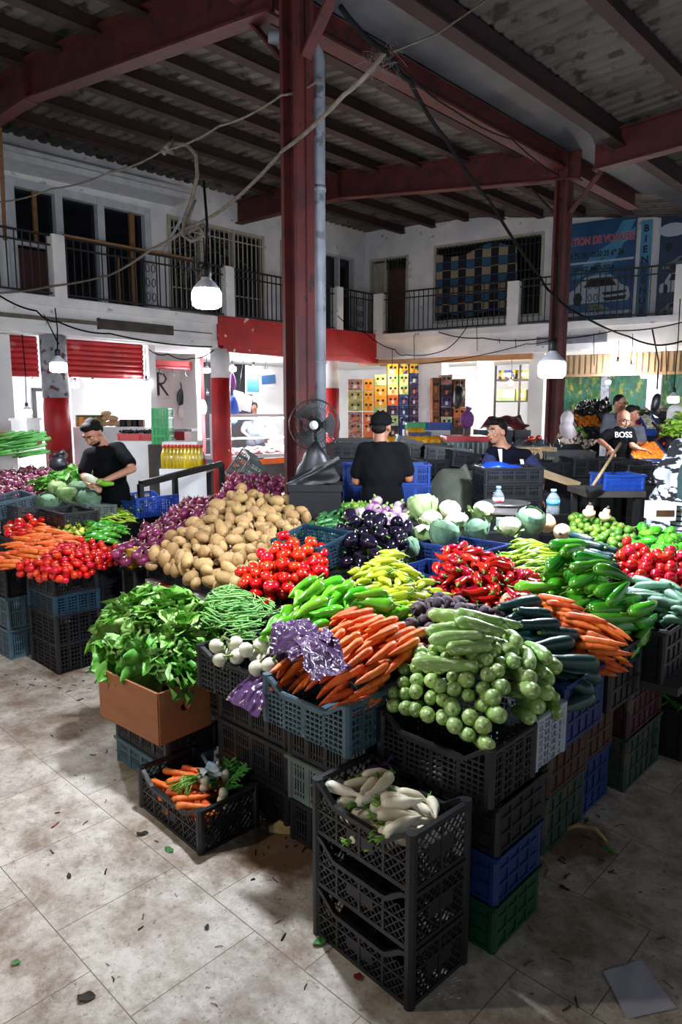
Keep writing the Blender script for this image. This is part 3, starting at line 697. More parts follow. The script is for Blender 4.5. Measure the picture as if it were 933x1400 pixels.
carton(W(2.925, 1.73, .28), ANG + .05, .50, .29, .25, 'brown cardboard carton overflowing with green lettuce')
# ---- beans crate and supports
cr('slot', 'black', 2.56, 3.04, 2.04, 2.32, .60, .79, 'black crate of thin green beans behind the lettuce')
for k in range(3): cr('slot', 'black', 2.58, 3.06, 2.14, 2.42, .195 * k, .195 * k + .193, ('lowest', 'middle', 'upper')[k] + ' black slotted crate in the stack under the beans')
# ---- right flank, deep stacks
g0 = UV(at(742, 1170, 0))
cr('rib', 'moss', g0[0], g0[0] + .45, g0[1], g0[1] + .36, 0, .25, 'dark green dirty crate on the floor beside the blue and green stack')
cr('rib', 'brown', g0[0] - .01, g0[0] + .45, g0[1], g0[1] + .36, .255, .52, 'dirty brown ribbed crate under the blue cucumber crate')
cr('rib', 'deepblue', 1.10, 1.56, 2.38, 2.72, .53, .785, 'blue ribbed crate of dark green zucchini')
cr('rib', 'deepblue', 1.21, 1.67, 2.80, 3.10, 0, .262, 'navy ribbed crate on the floor below the right hand carrots')
cr('rib', 'brown', 1.20, 1.67, 2.80, 3.10, .266, .55, 'dusty brown crate below the right hand carrots')
cr('rib', 'black', 1.08, 1.55, 2.74, 3.08, .555, .815, 'black deep crate of orange carrots on the right flank')
cr('rib', 'moss', 1.15, 1.62, 3.16, 3.60, 0, .27, 'dark green crate on the floor under the maroon one')
cr('rib', 'maroon', 1.15, 1.62, 3.16, 3.60, .274, .54, 'maroon ribbed crate below the long green peppers')
cr('rib', 'black', 1.0, 1.62, 3.12, 3.54, .595, .835, 'black crate under the long green pepper heap')
cr('rib', 'black', .98, 1.56, 3.58, 3.98, .595, .84, 'black crate of dull green cucumbers')
for k in range(2): cr('rib', 'black', 1.05, 1.55, 3.66, 4.04, .275 * k, .275 * k + .27, ('lower', 'upper')[k] + ' black crate under the dull green cucumbers')
cr('rib', 'black', .8, 1.4, 4.02, 4.42, .66, .88, 'black crate of plum tomatoes on the right')
for k in range(2): cr('rib', 'black', .9, 1.4, 4.10, 4.45, .275 * k, .275 * k + .27, ('lower', 'upper')[k] + ' black crate under the plum tomatoes on the right')
M['plank'] = mat('dusty_board', '#35302c', '#4a433c', 5, .8, .2, 20)
tag(MB().box(3.12, 4.6, .93, 1.6, .555, .59).build('display_board', 'plank', None, (0, 0, 0), ANG), 'dusty dark board carrying the right flank crates', 'board')
# ---- inner crates: only rims and faces show
SUP = 'hidden'
def sup(u0, u1, v0, v1, z, lab, n=None):
    n = n or max(1, round(z / .24)); h = z / n
    for k in range(n): cr('slot', 'black', u0, u1, v0, v1, k * h, k * h + h - .003, ('lowest', 'second', 'third', 'fourth')[k] + ' tier of the stack, ' + lab)
cr('slot', 'black', 2.06, 2.54, 2.14, 2.46, .62, .80, 'black crate under the large green peppers')
cr('slot', 'black', 2.04, 2.52, 2.48, 2.84, .66, .86, 'black crate under the yellow peppers')
cr('slot', 'black', 1.60, 2.02, 2.14, 2.48, .62, .80, 'black crate of beetroot behind the carrots')
cr('slot', 'black', 1.60, 2.02, 2.54, 2.92, .62, .80, 'black crate behind the beetroot')
cr('slot', 'navy', 1.98, 2.42, 2.98, 3.30, .74, .925, 'blue slotted crate under the left half of the red peppers')
cr('slot', 'black', 1.50, 1.96, 2.96, 3.28, .72, .90, 'black slotted crate under the right half of the red peppers')
cr('slot', 'black', 2.60, 3.10, 2.40, 2.72, .66, .85, 'black crate along the front of the large tomatoes')
crate('grid', 'teal', .42, .30, .15, W(3.0, 2.92, .90), (0, -.22, ANG), 'tilted teal mesh crate of ripe tomatoes beside the potatoes')
cr('grid', 'lime', 2.62, 3.12, 3.10, 3.44, .80, .965, 'lime green mesh crate of shiny black aubergines')
cr('grid', 'navy', 2.10, 2.56, 3.36, 3.70, .84, 1.0, 'dark blue crate below the cauliflower heads')
cr('slot', 'black', 3.80, 4.30, 2.52, 2.86, .64, .83, 'black slotted crate at the front left of the potatoes')
cr('slot', 'black', 3.28, 3.78, 2.52, 2.86, .64, .83, 'black slotted crate at the front right of the potatoes')
M['print'] = mat('printed_carton', '#b9b4b0', '#8f1f24', 9, .6, lo=.48, hi=.53, stretch=(1, 1, 1.6), spots='#2b2325', spot_scale=16, spot_lo=.62)
tag(MB().box(2.50, 2.85, 3.14, 4.28, .28, .63).build('printed_carton', 'print', None, (0, 0, 0), ANG), 'red and white printed carton below the potato crates', 'box')
M['yellowtin'] = mat('yellow_tin', '#c09a18', '#d0aa25', 4, .35, spots='#d9d4c4', spot_scale=9, spot_lo=.6)
tag(MB().box(-.05, .05, -.035, .035, 0, .125).box(-.052, .052, -.037, .037, .12, .13).lathe([(.015, .13), (.015, .145), (0, .145)], 10).build('yellow_can', 'yellowtin', None, W(4.40, 2.50, .70), ANG), 'yellow tin can wedged between tomatoes and potatoes', 'can')
sup(4.32, 4.5, 2.44, 2.62, .70, 'narrow black crate under the yellow can', 3)
sup(2.62, 3.1, 2.45, 2.75, .655, 'black crate under the large tomato crate')
sup(3.30, 4.28, 2.90, 3.8, .70, 'big black bin inside the potato heap', 3)
# ================================================================== PRODUCE
def V3(*a): return Vector(a)
def rn(s): return R.gauss(0, s)
def bumps(seed, amp, f=2.0):
    q = random.Random(seed); ph = [(q.uniform(-f, f), q.uniform(-f, f), q.uniform(-f, f), q.uniform(0, 6.28)) for _ in range(5)]
    return lambda p: amp * sum(math.sin(a * p[0] + b * p[1] + c * p[2] + d) for a, b, c, d in ph) / 2.5
M['potato'] = mat('potato_skin', '#957547', '#b5935f', 9, .7, .25, 45, rv=.13, rh=.008, spots='#7d5c36', spot_scale=28, spot_lo=.66)
M['onion'] = mat('red_onion_skin', '#5a1632', '#8f3a5c', 5, .33, .15, 25, rv=.25, rh=.012, stretch=(1, 1, .25), c='#74264a')
M['onionroot'] = mat('onion_root', '#b39a78', '#8c7352', 20, .9)
M['tomato'] = mat('tomato_skin', '#b81408', '#d62a10', 3, .2, rv=.1, rh=.006, coat=.3, c='#c41a0a')
M['darktomato'] = mat('plum_tomato_skin', '#a00c0e', '#c01a18', 3, .18, rv=.1, rh=.008, coat=.35)
M['calyx'] = mat('green_calyx', '#3f6a1e', '#5c8a2c', 10, .6)
M['carrot'] = mat('carrot_skin', '#d9581a', '#ee7a2c', 5, .5, .25, 30, rv=.09, rh=.008, stretch=(9, 1, 1))
M['carrotcrown'] = mat('carrot_crown', '#5b4a22', '#7a6a34', 30, .8)
M['zucc'] = mat('pale_zucchini_skin', '#6f9640', '#a5c072', 6, .38, .1, 30, rv=.12, rh=.012, spots='#cbdda4', spot_scale=70, spot_lo=.56, stretch=(.35, 1, 1))
M['zstem'] = mat('zucchini_stem', '#6f8a3c', '#8fa658', 20, .6)
M['scar'] = mat('blossom_scar', '#9a8f58', '#7a7040', 40, .8)
M['dkzucc'] = mat('dark_zucchini_skin', '#0f2a2a', '#1b3f3c', 6, .32, .1, 30, rv=.2, spots='#3a5a50', spot_scale=80, spot_lo=.62, stretch=(.3, 1, 1))
M['cuke'] = mat('cucumber_skin', '#1d4a24', '#2f6a34', 7, .4, .3, 60, rv=.2, stretch=(.3, 1, 1))
M['ducuke'] = mat('dull_cucumber_skin', '#4f7a62', '#6d987c', 7, .5, .3, 60, rv=.12, stretch=(.3, 1, 1))
M['gpepper'] = mat('green_pepper_skin', '#3f9a18', '#74c22c', 4, .17, rv=.22, rh=.02, coat=.5)
M['lpepper'] = mat('long_green_pepper_skin', '#1f7a1a', '#57b02a', 4, .16, rv=.22, rh=.015, coat=.5)
M['ypepper'] = mat('yellow_green_pepper_skin', '#a9b82a', '#cdd84a', 4, .2, rv=.1, rh=.018, coat=.4)
M['chili'] = mat('light_chili_skin', '#7fae24', '#b4cf3c', 4, .2, rv=.12, rh=.02, coat=.4)
M['rpepper'] = mat('red_pepper_skin', '#9a0812', '#c81420', 4, .16, rv=.22, rh=.01, coat=.5)
M['pstem'] = mat('pepper_stem', '#4f7f22', '#79a838', 20, .5)
M['aub'] = mat('aubergine_skin', '#0d0a14', '#1a1226', 3, .12, rv=.2, coat=.6)
M['beet'] = mat('beetroot_skin', '#3d2f38', '#5d4a52', 9, .75, .3, 40, rv=.2, spots='#7a6a66', spot_scale=16, spot_lo=.62)
M['bean'] = mat('green_bean_skin', '#5f9a48', '#86bc66', 6, .45, rv=.14, rh=.012)
M['turnip'] = mat('white_turnip_skin', '#c4c2a4', '#dddcc6', 4, .4, rv=.06, spots='#a8b878', spot_scale=6, spot_lo=.66)
M['pturnip'] = mat('purple_turnip_skin', '#6d2f6a', '#c9b0c4', 2.2, .4, rv=.1, lo=.42, hi=.6, stretch=(1, 1, 1.6))
M['radish'] = mat('white_radish_skin', '#ddd2b4', '#f2ead8', 7, .5, .2, 40, rv=.1, spots='#8a7450', spot_scale=14, spot_lo=.68, stretch=(.6, 1, 1))
M['lime'] = mat('lime_skin', '#3c651a', '#628c28', 4, .35, rv=.2, rh=.03)
M['leaf'] = mat('lettuce_leaf', '#6ba040', '#bce08e', 9, .42, .3, 30, rv=.12, rh=.012, c='#5fa336')
M['leafdark'] = mat('dark_green_leaf', '#2c6a28', '#4f9440', 7, .5, .3, 30, rv=.15)
M['cableaf'] = mat('cabbage_leaf', '#41664f', '#7a9a78', 9, .8, .3, 18, rv=.1, rh=.02)
M['cabpale'] = mat('pale_cabbage_leaf', '#6b8f4c', '#a2b97e', 9, .75, .3, 18, rv=.1)
M['curd'] = mat('cauliflower_curd', '#d4c9ae', '#e9e2d0', 12, .8, .5, 60)
M['squash'] = mat('butternut_skin', '#c69f78', '#d6b592', 3, .5, rv=.05)
M['rind'] = mat('melon_rind', '#d8900c', '#eeb01c', 4, .4, rv=.1)
M['orange'] = mat('orange_rind', '#d9690a', '#ea8418', 8, .45, .2, 80, rv=.08, rh=.01)

def veg_round(name, r, m, sc=(1, 1, 1), amp=.05, seeds=3, sub=2, f=2.0, parts=None):
    out = []
    for k in range(seeds):
        b = MB().ico((0, 0, 0), r, sub, 0, bumps(k * 17 + hash_s(name), amp, f), sc); o = b.build(name, m)
        if parts: parts(o, k)
        out.append(reg(o))
    return out
def hash_s(s): return sum(ord(c) * (i + 3) for i, c in enumerate(s)) % 1000
def star(parent, name, m, z, r, n=5, droop=.3, w=.32, stem=.012, sr=.0028):
    b = MB()
    for i in range(n):
        t = 2 * PI * i / n; dx, dy = math.cos(t), math.sin(t)
        P = [(0, 0, z + .001)] + [(dx * r * q - dy * r * w * h, dy * r * q + dx * r * w * h, z + .002 - droop * r * q * q) for q, h in ((.45, 1), (1, 0), (.45, -1))]
        b.add(P, [(0, 1, 2, 3), (3, 2, 1, 0)])
    b.tube([(0, 0, z), (.002, .001, z + stem), (.004, .003, z + stem * 1.5)], [sr * 1.3, sr, sr * 1.2], 6)
    return b.build(name, m, parent)
def tomatoes():
    out = []
    for k in range(3):
        q = bumps(k + 5, .03, 1.6); b = MB(); V, Fc = ICO[2]; P = []
        for p in V:
            th = math.atan2(p[1], p[0]); rr = math.hypot(p[0], p[1])
            s = .040 * (1 + q(p) + .03 * math.cos((4 + k) * th) * rr)
            P.append((p[0] * s * 1.06, p[1] * s * 1.06, p[2] * s * .86 - (.010 * math.exp(-rr * rr * 9) if p[2] > 0 else 0)))
        b.add(P, Fc, 0, True); o = b.build('tomato', 'tomato'); star(o, 'calyx', 'calyx', .026, .019, 5, .15, .22, .008); out.append(reg(o))
    return out
def taper(name, m, L, r0, r1, bend, n=8, K=9, crown=None, tip=None, prof=None, lobes=None, seeds=3, flat=1.0, wob=.0, stem=None):
    """long vegetable along x, thick end at -x"""
    out = []
    for k in range(seeds):
        q = random.Random(hash_s(name) + k); bx, by = bend * q.uniform(-1, 1), bend * q.uniform(.2, 1); l = L * q.uniform(.9, 1.1)
        pts, rad = [], []
        for i in range(K + 1):
            t = i / K; s = t - .5
            pts.append((l * s, bx * (4 * s * s - 1) * .25 + wob * math.sin(t * 7 + k), by * (4 * s * s - 1) * .25))
            rad.append((prof(t) if prof else (r0 + (r1 - r0) * t)) * q.uniform(.96, 1.04))
        e = [min(rad[0], r0) * .7, 0]
        b = MB(); b.tube(pts, rad, n, 0, True, True, lobes, flat); o = b.build(name, m)
        if crown:
            d = (V3(*pts[0]) - V3(*pts[1])).normalized(); MB().tube([V3(*pts[0]) - d * .001, V3(*pts[0]) + d * crown[1] * .6, V3(*pts[0]) + d * crown[1]], [rad[0] * crown[2], rad[0] * crown[2] * .8, rad[0] * crown[2] * .55], 7).build(crown[0], crown[3], o)
        if stem:
            p0 = V3(*pts[0]); d = (p0 - V3(*pts[1])).normalized(); s = MB()
            s.tube([p0 - d * .004, p0 + d * .003], [rad[0] * 1.15 + .002, rad[0] * .75], 8); s.tube([p0, p0 + d * stem * .5, p0 + d * stem + V3(0, rn(.004), .006)], [.0045, .0035, .0045], 6)
            s.build('stem', 'pstem', o)
        if tip:
            d = (V3(*pts[-1]) - V3(*pts[-2])).normalized(); MB().tube([V3(*pts[-1]) - d * .002, V3(*pts[-1]) + d * .002], [rad[-1] * .55, rad[-1] * .45], 7).build(tip[0], tip[1], o)
        out.append(reg(o))
    return out
def smooth_prof(pts):
    def f(t):
        for (a, x), (b, y) in zip(pts[:-1], pts[1:]):
            if a <= t <= b:
                s = (t - a) / (b - a); s = s * s * (3 - 2 * s); return x + (y - x) * s
        return pts[-1][1]
    return f
LOB3 = lambda th, t: 1 + .13 * math.cos(3 * th + 1) * (1 - .5 * t) + .05 * math.cos(5 * th + t * 5)
LOB2 = lambda th, t: 1 + .10 * math.cos(2 * th + t * 2) + .05 * math.cos(5 * th)

# ---- resting things on one another: a shared height map in the stall's grid (x = v, y = u)
CELL = .011; GX0, GY0 = .9, .3; GNX, GNY = 700, 840
PILES = []
Hm = np.full((GNX, GNY), -9.0)
_i, _j = np.meshgrid(np.arange(int((4.05 - .16 - GX0) / CELL), int((4.05 + .16 - GX0) / CELL)), np.arange(int((4.34 - .16 - GY0) / CELL), int((4.34 + .16 - GY0) / CELL)))
Hm[_i, _j] = 4.0                                          # the steel column stands here: nothing can rest inside it
def pts_of(o, n):
    me = o.data; me.calc_loop_triangles(); tri = [t.vertices for t in me.loop_triangles]
    V = np.array([v.co for v in me.vertices]); T = np.array([tuple(t) for t in tri]); P = V[T]
    ar = np.linalg.norm(np.cross(P[:, 1] - P[:, 0], P[:, 2] - P[:, 0]), axis=1); rs = np.random.RandomState(1)
    i = rs.choice(len(T), n, p=ar / ar.sum()); a = rs.rand(n, 1); b = rs.rand(n, 1); f = a + b > 1; a = np.where(f, 1 - a, a); b = np.where(f, 1 - b, b)
    return P[i, 0] + a * (P[i, 1] - P[i, 0]) + b * (P[i, 2] - P[i, 0])
def cells(x, y): return np.clip(((x - GX0) / CELL).astype(int), 0, GNX - 1), np.clip(((y - GY0) / CELL).astype(int), 0, GNY - 1)
def pile(protos, quad, n, label, cat, group, mode='roll', yaw=(0, .5), pitch=0.0, bulge=.03, depth=.09, scale=(.9, 1.1), squeeze=.008, cand=18, npt=260, tol=-.042, follow=.85, zb=None, edge=.0, inside=None, frac=.15):
    """quad: four (px, py, z) corners of the heap's surface: front left, front right, back right, back left"""
    Q = [W(q[1], q[2], q[3]) if q[0] == 'w' else at(*q) for q in quad]; Q = [(*UV(q)[::-1], q.z) for q in Q]                       # (x=v, y=u, z)
    Q = [np.array(q) for q in Q]
    def surf(a, b):
        p = (Q[0] * (1 - a) + Q[1] * a) * (1 - b) + (Q[3] * (1 - a) + Q[2] * a) * b
        p = p.copy(); p[2] += bulge * 16 * a * (1 - a) * b * (1 - b); return p
    T = np.full((GNX, GNY), np.nan); g = np.linspace(0, 1, 160); A, Bb = np.meshgrid(g, g); A = A.ravel()[:, None]; Bb = Bb.ravel()[:, None]
    P = (Q[0] * (1 - A) + Q[1] * A) * (1 - Bb) + (Q[3] * (1 - A) + Q[2] * A) * Bb
    P[:, 2] += (bulge * 16 * A * (1 - A) * Bb * (1 - Bb))[:, 0]
    ci, cj = cells(P[:, 0], P[:, 1]); T[ci, cj] = P[:, 2]
    ok = ~np.isnan(T); Hm[ok] = np.maximum(Hm[ok], T[ok] - depth)
    lowest = min(q[2] for q in Q) - depth - .02
    cl = [pts_of(p, npt) for p in protos]; used = set(); objs = []
    fails = 0; rs = np.random.RandomState(hash_s(label))
    ec = edge
    while len(objs) < n and fails < 30:
        best = None; k = R.randrange(len(protos)); sc = R.uniform(*scale)
        for _ in range(cand):
            a, b = R.uniform(ec, 1 - ec), R.uniform(ec, 1 - ec); p = surf(a, b)
            if mode == 'roll': e = Euler((R.uniform(0, 6.28), R.uniform(0, 6.28), R.uniform(0, 6.28)))
            elif mode == 'up': e = Euler((rn(.55), rn(.55), R.uniform(0, 6.28)))
            else:
                yw = yaw[0] + rn(yaw[1]); dx, dy = math.cos(yw), math.sin(yw)
                i0, j0 = cells(np.array([p[0] - dx * .05, p[0] + dx * .05]), np.array([p[1] - dy * .05, p[1] + dy * .05]))
                t0, t1 = T[i0[0], j0[0]], T[i0[1], j0[1]]
                sl = 0 if (np.isnan(t0) or np.isnan(t1)) else math.atan2(t1 - t0, .1)
                e = Euler((R.uniform(-.6, .6) if mode == 'lay' else R.uniform(0, 6.28), -(sl * follow + pitch + rn(.05)), yw), 'XYZ')
            Rm = np.array((Euler((0, 0, e.z)).to_matrix() @ Euler((0, e.y, 0)).to_matrix() @ Euler((e.x, 0, 0)).to_matrix()) if mode in ('lay', 'spin') else e.to_matrix())
            q = cl[k] @ Rm.T * sc
            if inside:
                X, Yy = q[:, 0] + p[0], q[:, 1] + p[1]
                if ((X < inside[2]) | (X > inside[3]) | (Yy < inside[0]) | (Yy > inside[1])).mean() > frac: continue
            i, j = cells(q[:, 0] + p[0], q[:, 1] + p[1]); h = Hm[i, j]; h = np.where(h < -5, lowest, h)
            z = (h - q[:, 2]).max() - squeeze
            sco = p[2] - z - .5 * q[:, 2].max()
            if best is None or sco > best[0]: best = (sco, p, z, Rm, q, i, j)
        if best is None: fails += 1; continue
        sco, p, z, Rm, q, i, j = best
        if sco < tol: fails += 1; continue
        fails = 0
        np.maximum.at(Hm, (i, j), q[:, 2] + z)
        wr = Matrix.Rotation(ANG, 3, 'Z') @ Matrix(Rm.tolist()); loc = W(p[1], p[0], z)
        if k not in used: used.add(k); o = protos[k]; o.location = loc; o.rotation_euler = wr.to_euler(); o.scale = (sc,) * 3
        else: o = dup(protos[k], loc, wr.to_euler(), None, None, sc)
        tag(o, label, cat, group); objs.append(o)
    PILES.append((label, n, len(objs)))
    for k, p in enumerate(protos):
        if k not in used:
            for c in list(p.children): bpy.data.objects.remove(c)
            bpy.data.objects.remove(p)
    return objs
def P_carrot(L=.19, r=.018): return taper('carrot', 'carrot', L, r, r * .42, .02, 9, 9, ('crown', .006, .7, 'carrotcrown'), prof=smooth_prof([(0, r * .75), (.08, r), (.55, r * .85), (.93, r * .45), (1, r * .12)]), seeds=4)
def P_zucc(m='zucc', L=.17, r=.027, nm='zucchini'): return taper(nm, m, L, r, r, .022, 12, 10, ('stem', .016, .62, 'zstem'), ('blossom_scar', 'scar'), smooth_prof([(0, r * .55), (.15, r * .72), (.6, r), (.88, r * .95), (.97, r * .62), (1, r * .32)]), seeds=4)
def P_pep(nm, m, L, r, stem=.03, bend=.03, lob=LOB3, end=.25, n=12): return taper(nm, m, L, r, r * .3, bend, n, 10, prof=smooth_prof([(0, r * .45), (.05, r * .85), (.2, r), (.6, r * .78), (.92, r * (end + .1)), (1, r * end * .5)]), lobes=lob, seeds=4, stem=stem, wob=.004)
def P_onion():
    def parts(o, k):
        MB().tube([(0, 0, .036), (.002, .001, .048), (rn(.006), rn(.006), .062)], [.007, .005, .003], 7).build('neck', 'onionroot', o)
        b = MB()
        for i in range(7): t = i * .9; b.tube([(0, 0, -.033), (.008 * math.cos(t), .008 * math.sin(t), -.044)], [.0015, .0007], 4)
        b.build('roots', 'onionroot', o)
    out = []
    for k in range(3):
        q = .041; pr = [(0, -.035), (.018, -.034), (.034, -.022), (.042, -.003), (.038, .016), (.022, .030), (.009, .037), (0, .038)]
        o = MB().lathe([(r * (1 + .05 * k - .05), z * (1.08 - .06 * k)) for r, z in pr], 16, lob=lambda th, z: 1 + .02 * math.cos(3 * th + k)).build('red_onion', 'onion'); parts(o, k); out.append(reg(o))
    return out
def P_potato():
    return veg_round('potato', .042, 'potato', (1.35, 1.0, .85), .06, 5, 2, 1.8)
# ---- heaps, front to back
# zucchini stacked like logs with their blossom ends out, bedded row on row
zp = P_zucc(L=.165, r=.0275); zc = [pts_of(p, 260) for p in zp]; zi = 0
for r in range(8):
    t = r / 7; v0, z0 = 1.835 + .27 * t, .772 + .205 * math.sin(t * 1.45); n = round(8 - 2.6 * t * t); c0 = 1.315 + .03 * t
    for c in range(n):
        uu = c0 + (c - (n - 1) / 2 + (.25 if r % 2 else -.25)) * .0565 + rn(.004); fan = (uu - 1.32) * 1.1; yw = 3.72 - fan + rn(.10); pt = .30 + .25 * t + rn(.07)
        dz = -.035 * ((uu - c0) / .22) ** 2 * (1 + t); sc_ = R.uniform(.86, 1.1)
        Rl = Euler((0, 0, yw)).to_matrix() @ Euler((0, -pt, 0)).to_matrix() @ Euler((R.uniform(0, 6), 0, 0)).to_matrix(); ax = Rl @ Vector((1, 0, 0))
        ct = Vector((v0 + rn(.006), uu, z0 + dz + rn(.004))) - ax * .066                      # (v, u, z) of the middle
        k = zi % len(zp); wr = (Matrix.Rotation(ANG, 3, 'Z') @ Rl).to_euler(); loc = W(ct.y, ct.x, ct.z)
        if zi < len(zp): o = zp[k]; o.location = loc; o.rotation_euler = wr; o.scale = (sc_,) * 3
        else: o = dup(zp[k], loc, wr, None, None, sc_)
        tag(o, 'pale green zucchini stacked end on in the big zucchini heap at the front', 'zucchini', 'pale zucchini'); zi += 1
        q = zc[k] @ np.array(Rl).T * sc_; ii, jj = cells(q[:, 0] + ct.x, q[:, 1] + ct.y); np.maximum.at(Hm, (ii, jj), q[:, 2] + ct.z)
pile(P_zucc(L=.165, r=.0275), [('w', 1.26, 1.86, .80), ('w', 1.085, 1.86, .77), ('w', 1.085, 2.12, .82), ('w', 1.24, 2.12, .95)], 30, 'pale green zucchini on the right slope of the big heap', 'zucchini', 'zucchini on the right slope', 'spin', (4.3, .2), .25, .02, .14, follow=.1, squeeze=.016, tol=-.06, cand=30, inside=(1.03, 1.56, 1.80, 2.40), frac=.2)
pile(P_zucc(L=.18, r=.0265), [('w', 1.40, 2.16, .96), ('w', 1.12, 2.14, .90), ('w', 1.11, 2.34, .82), ('w', 1.40, 2.34, .90)], 26, 'pale zucchini at the right and back of the zucchini heap', 'zucchini', 'zucchini behind the heap', 'spin', (4.2, .3), .0, .02, .12, follow=.6, cand=30, inside=(1.05, 1.58, 2.04, 2.46), frac=.25, squeeze=.02, tol=-.08)
pile(P_zucc(L=.19, r=.026), [(598, 888, .985), (690, 896, .945), (708, 870, .93), (620, 856, .975)], 11, 'slim pale zucchini lying on top of the zucchini heap', 'zucchini', 'slim zucchini on top', 'spin', (2.35, .25), 0, .03, .07, tol=-.09)
pile(P_carrot(.165, .0165), [('w', 1.97, 1.71, .81), ('w', 1.58, 1.71, .80), ('w', 1.52, 2.08, .92), ('w', 1.92, 2.03, .95)], 170, 'orange carrot in the carrot heap left of the zucchini', 'carrot', 'carrots in the front heap', 'spin', (3.05, .16), 0, .05, .11, inside=(1.53, 2.01, 1.66, 2.2), frac=.12, cand=24)
pile(veg_round('white_turnip', .034, 'turnip', (1, 1, .92), .03, 3, 2, 2, lambda o, k: MB().tube([(0, 0, .028), (.002, .004, .045), (.004, .01, .07)], [.008, .006, .003], 6).build('stalk', 'zstem', o)), [(293, 885, .80), (385, 918, .80), (398, 893, .82), (318, 872, .82)], 13, 'round white turnip in the black crate under the purple bag', 'turnip', 'white turnips', 'up', depth=.08)
pile(P_pep('green_pepper', 'gpepper', .15, .030, .03, .05), [(345, 882, .82), (470, 850, .94), (548, 828, .98), (425, 792, 1.0)], 52, 'glossy light green pepper in the heap above the carrots', 'pepper', 'large green peppers', 'spin', (2.9, .5), -.1, .05, .11, squeeze=.014, tol=-.07)
pile(P_pep('yellow_pepper', 'ypepper', .105, .017, .025, .03), [(478, 782, 1.0), (556, 846, .93), (606, 812, .94), (530, 752, 1.06)], 125, 'yellow green pepper in the heap between green and red peppers', 'pepper', 'yellow green peppers', 'spin', (2.8, .7), 0, .05, .09)
def beet_parts(o, k): MB().tube([(0, 0, .03), (.004, .002, .05), (.012, .006, .065)], [.011, .008, .006], 7).build('stalk_stub', 'beet', o); MB().tube([(0, 0, -.032), (.004, 0, -.05), (.012, .004, -.075)], [.007, .003, .0012], 6).build('taproot', 'beet', o)
pile(veg_round('beetroot', .033, 'beet', (1, 1, .95), .05, 3, 2, 2, beet_parts), [(556, 856, .90), (632, 886, .88), (694, 848, .90), (600, 813, .97)], 70, 'dusty purple beetroot in the heap behind the carrots', 'beetroot', 'beetroots', 'roll', depth=.10)
pile(taper('green_bean', 'bean', .125, .0042, .003, .03, 6, 7, seeds=5, prof=smooth_prof([(0, .002), (.1, .004), (.8, .0042), (1, .001)])), [(248, 838, .80), (332, 862, .81), (380, 826, .83), (308, 797, .90)], 290, 'thin green bean in the bean heap behind the lettuce', 'green bean', 'green beans', 'spin', (1.2, 1.3), 0, .045, .05, squeeze=.003, npt=80, tol=-.03)
pile(P_potato(), [(205, 755, .87), (322, 800, .87), (436, 692, 1.04), (325, 668, 1.18)], 235, 'brown potato in the large potato heap', 'potato', 'potatoes', 'roll', depth=.12, bulge=.06, scale=(.75, 1.2))
pile(P_onion(), [(150, 748, .86), (205, 755, .86), (322, 668, 1.14), (255, 672, 1.02)], 110, 'red onion in the heap left of the potatoes', 'onion', 'red onions beside the potatoes', 'up', depth=.12, bulge=.03)
pile(tomatoes(), [(308, 796, .88), (424, 815, .87), (452, 748, 1.0), (385, 738, 1.06)], 92, 'ripe tomato in the heap between potatoes and green peppers', 'tomato', 'ripe tomatoes', 'up', depth=.10, bulge=.03, scale=(.8, 1.1))
def aub():
    out = []
    for k in range(3):
        o = MB().lathe([(0, -.055), (.026, -.05), (.041, -.03), (.044, -.008), (.036, .022), (.024, .045), (.015, .058), (0, .06)], 18, lob=lambda th, z: 1 + .02 * math.cos(2 * th + k)).build('aubergine', 'aub')
        star(o, 'calyx', 'calyx', .056, .026, 5, .9, .3, .022, .005); out.append(reg(o))
    return out
pile(aub(), [(452, 748, .99), (548, 760, .98), (560, 722, 1.06), (475, 700, 1.13)], 44, 'shiny black aubergine in the lime green crate heap', 'aubergine', 'aubergines', 'roll', depth=.13, bulge=.04)
pile(P_zucc('cuke', .13, .019, 'cucumber'), [(410, 728, .99), (450, 742, .98), (485, 690, 1.08), (432, 692, 1.05)], 42, 'small dark green cucumber between potatoes and aubergines', 'cucumber', 'small cucumbers', 'spin', (.4, .5), 0, .03, .07)
pile(P_pep('red_pepper', 'rpepper', .12, .022, .022, .05), [(588, 788, .95), (712, 838, .91), (742, 790, .96), (618, 744, 1.06)], 125, 'glossy red pepper in the red heap', 'pepper', 'red peppers', 'spin', (2.2, 1.0), 0, .05, .10)
pile(P_pep('light_chili', 'chili', .12, .010, .02, .03, LOB2), [(690, 752, 1.02), (770, 788, .98), (772, 742, 1.04), (716, 727, 1.07)], 90, 'long light green chili in the heap behind the red peppers', 'chili', 'light green chilies', 'spin', (-.7, .35), 0, .03, .06)
pile(P_pep('long_green_pepper', 'lpepper', .19, .031, .035, .06), [(712, 815, .92), (858, 862, .86), (892, 838, .90), (778, 754, 1.12)], 62, 'long dark green pepper in the tall heap on the right flank', 'pepper', 'long green peppers', 'spin', (-.75, .3), 0, .08, .16, squeeze=.016, tol=-.08)
pile(P_carrot(.17, .0165), [(752, 858, .86), (842, 905, .82), (862, 880, .84), (762, 828, .95)], 40, 'orange carrot in the deep black crate on the right flank', 'carrot', 'carrots on the right flank', 'spin', (-1.5, .2), 0, .03, .10, inside=(1.04, 1.8, 2.6, 3.4), frac=.2)
pile(P_zucc('dkzucc', .19, .030, 'dark_zucchini'), [(688, 872, .88), (788, 932, .80), (818, 900, .81), (705, 832, .93)], 26, 'dark green zucchini in the blue crate', 'zucchini', 'dark zucchini', 'spin', (-.6, .25), 0, .03, .12, inside=(1.06, 1.8, 2.30, 2.95), frac=.25, squeeze=.014, tol=-.07)
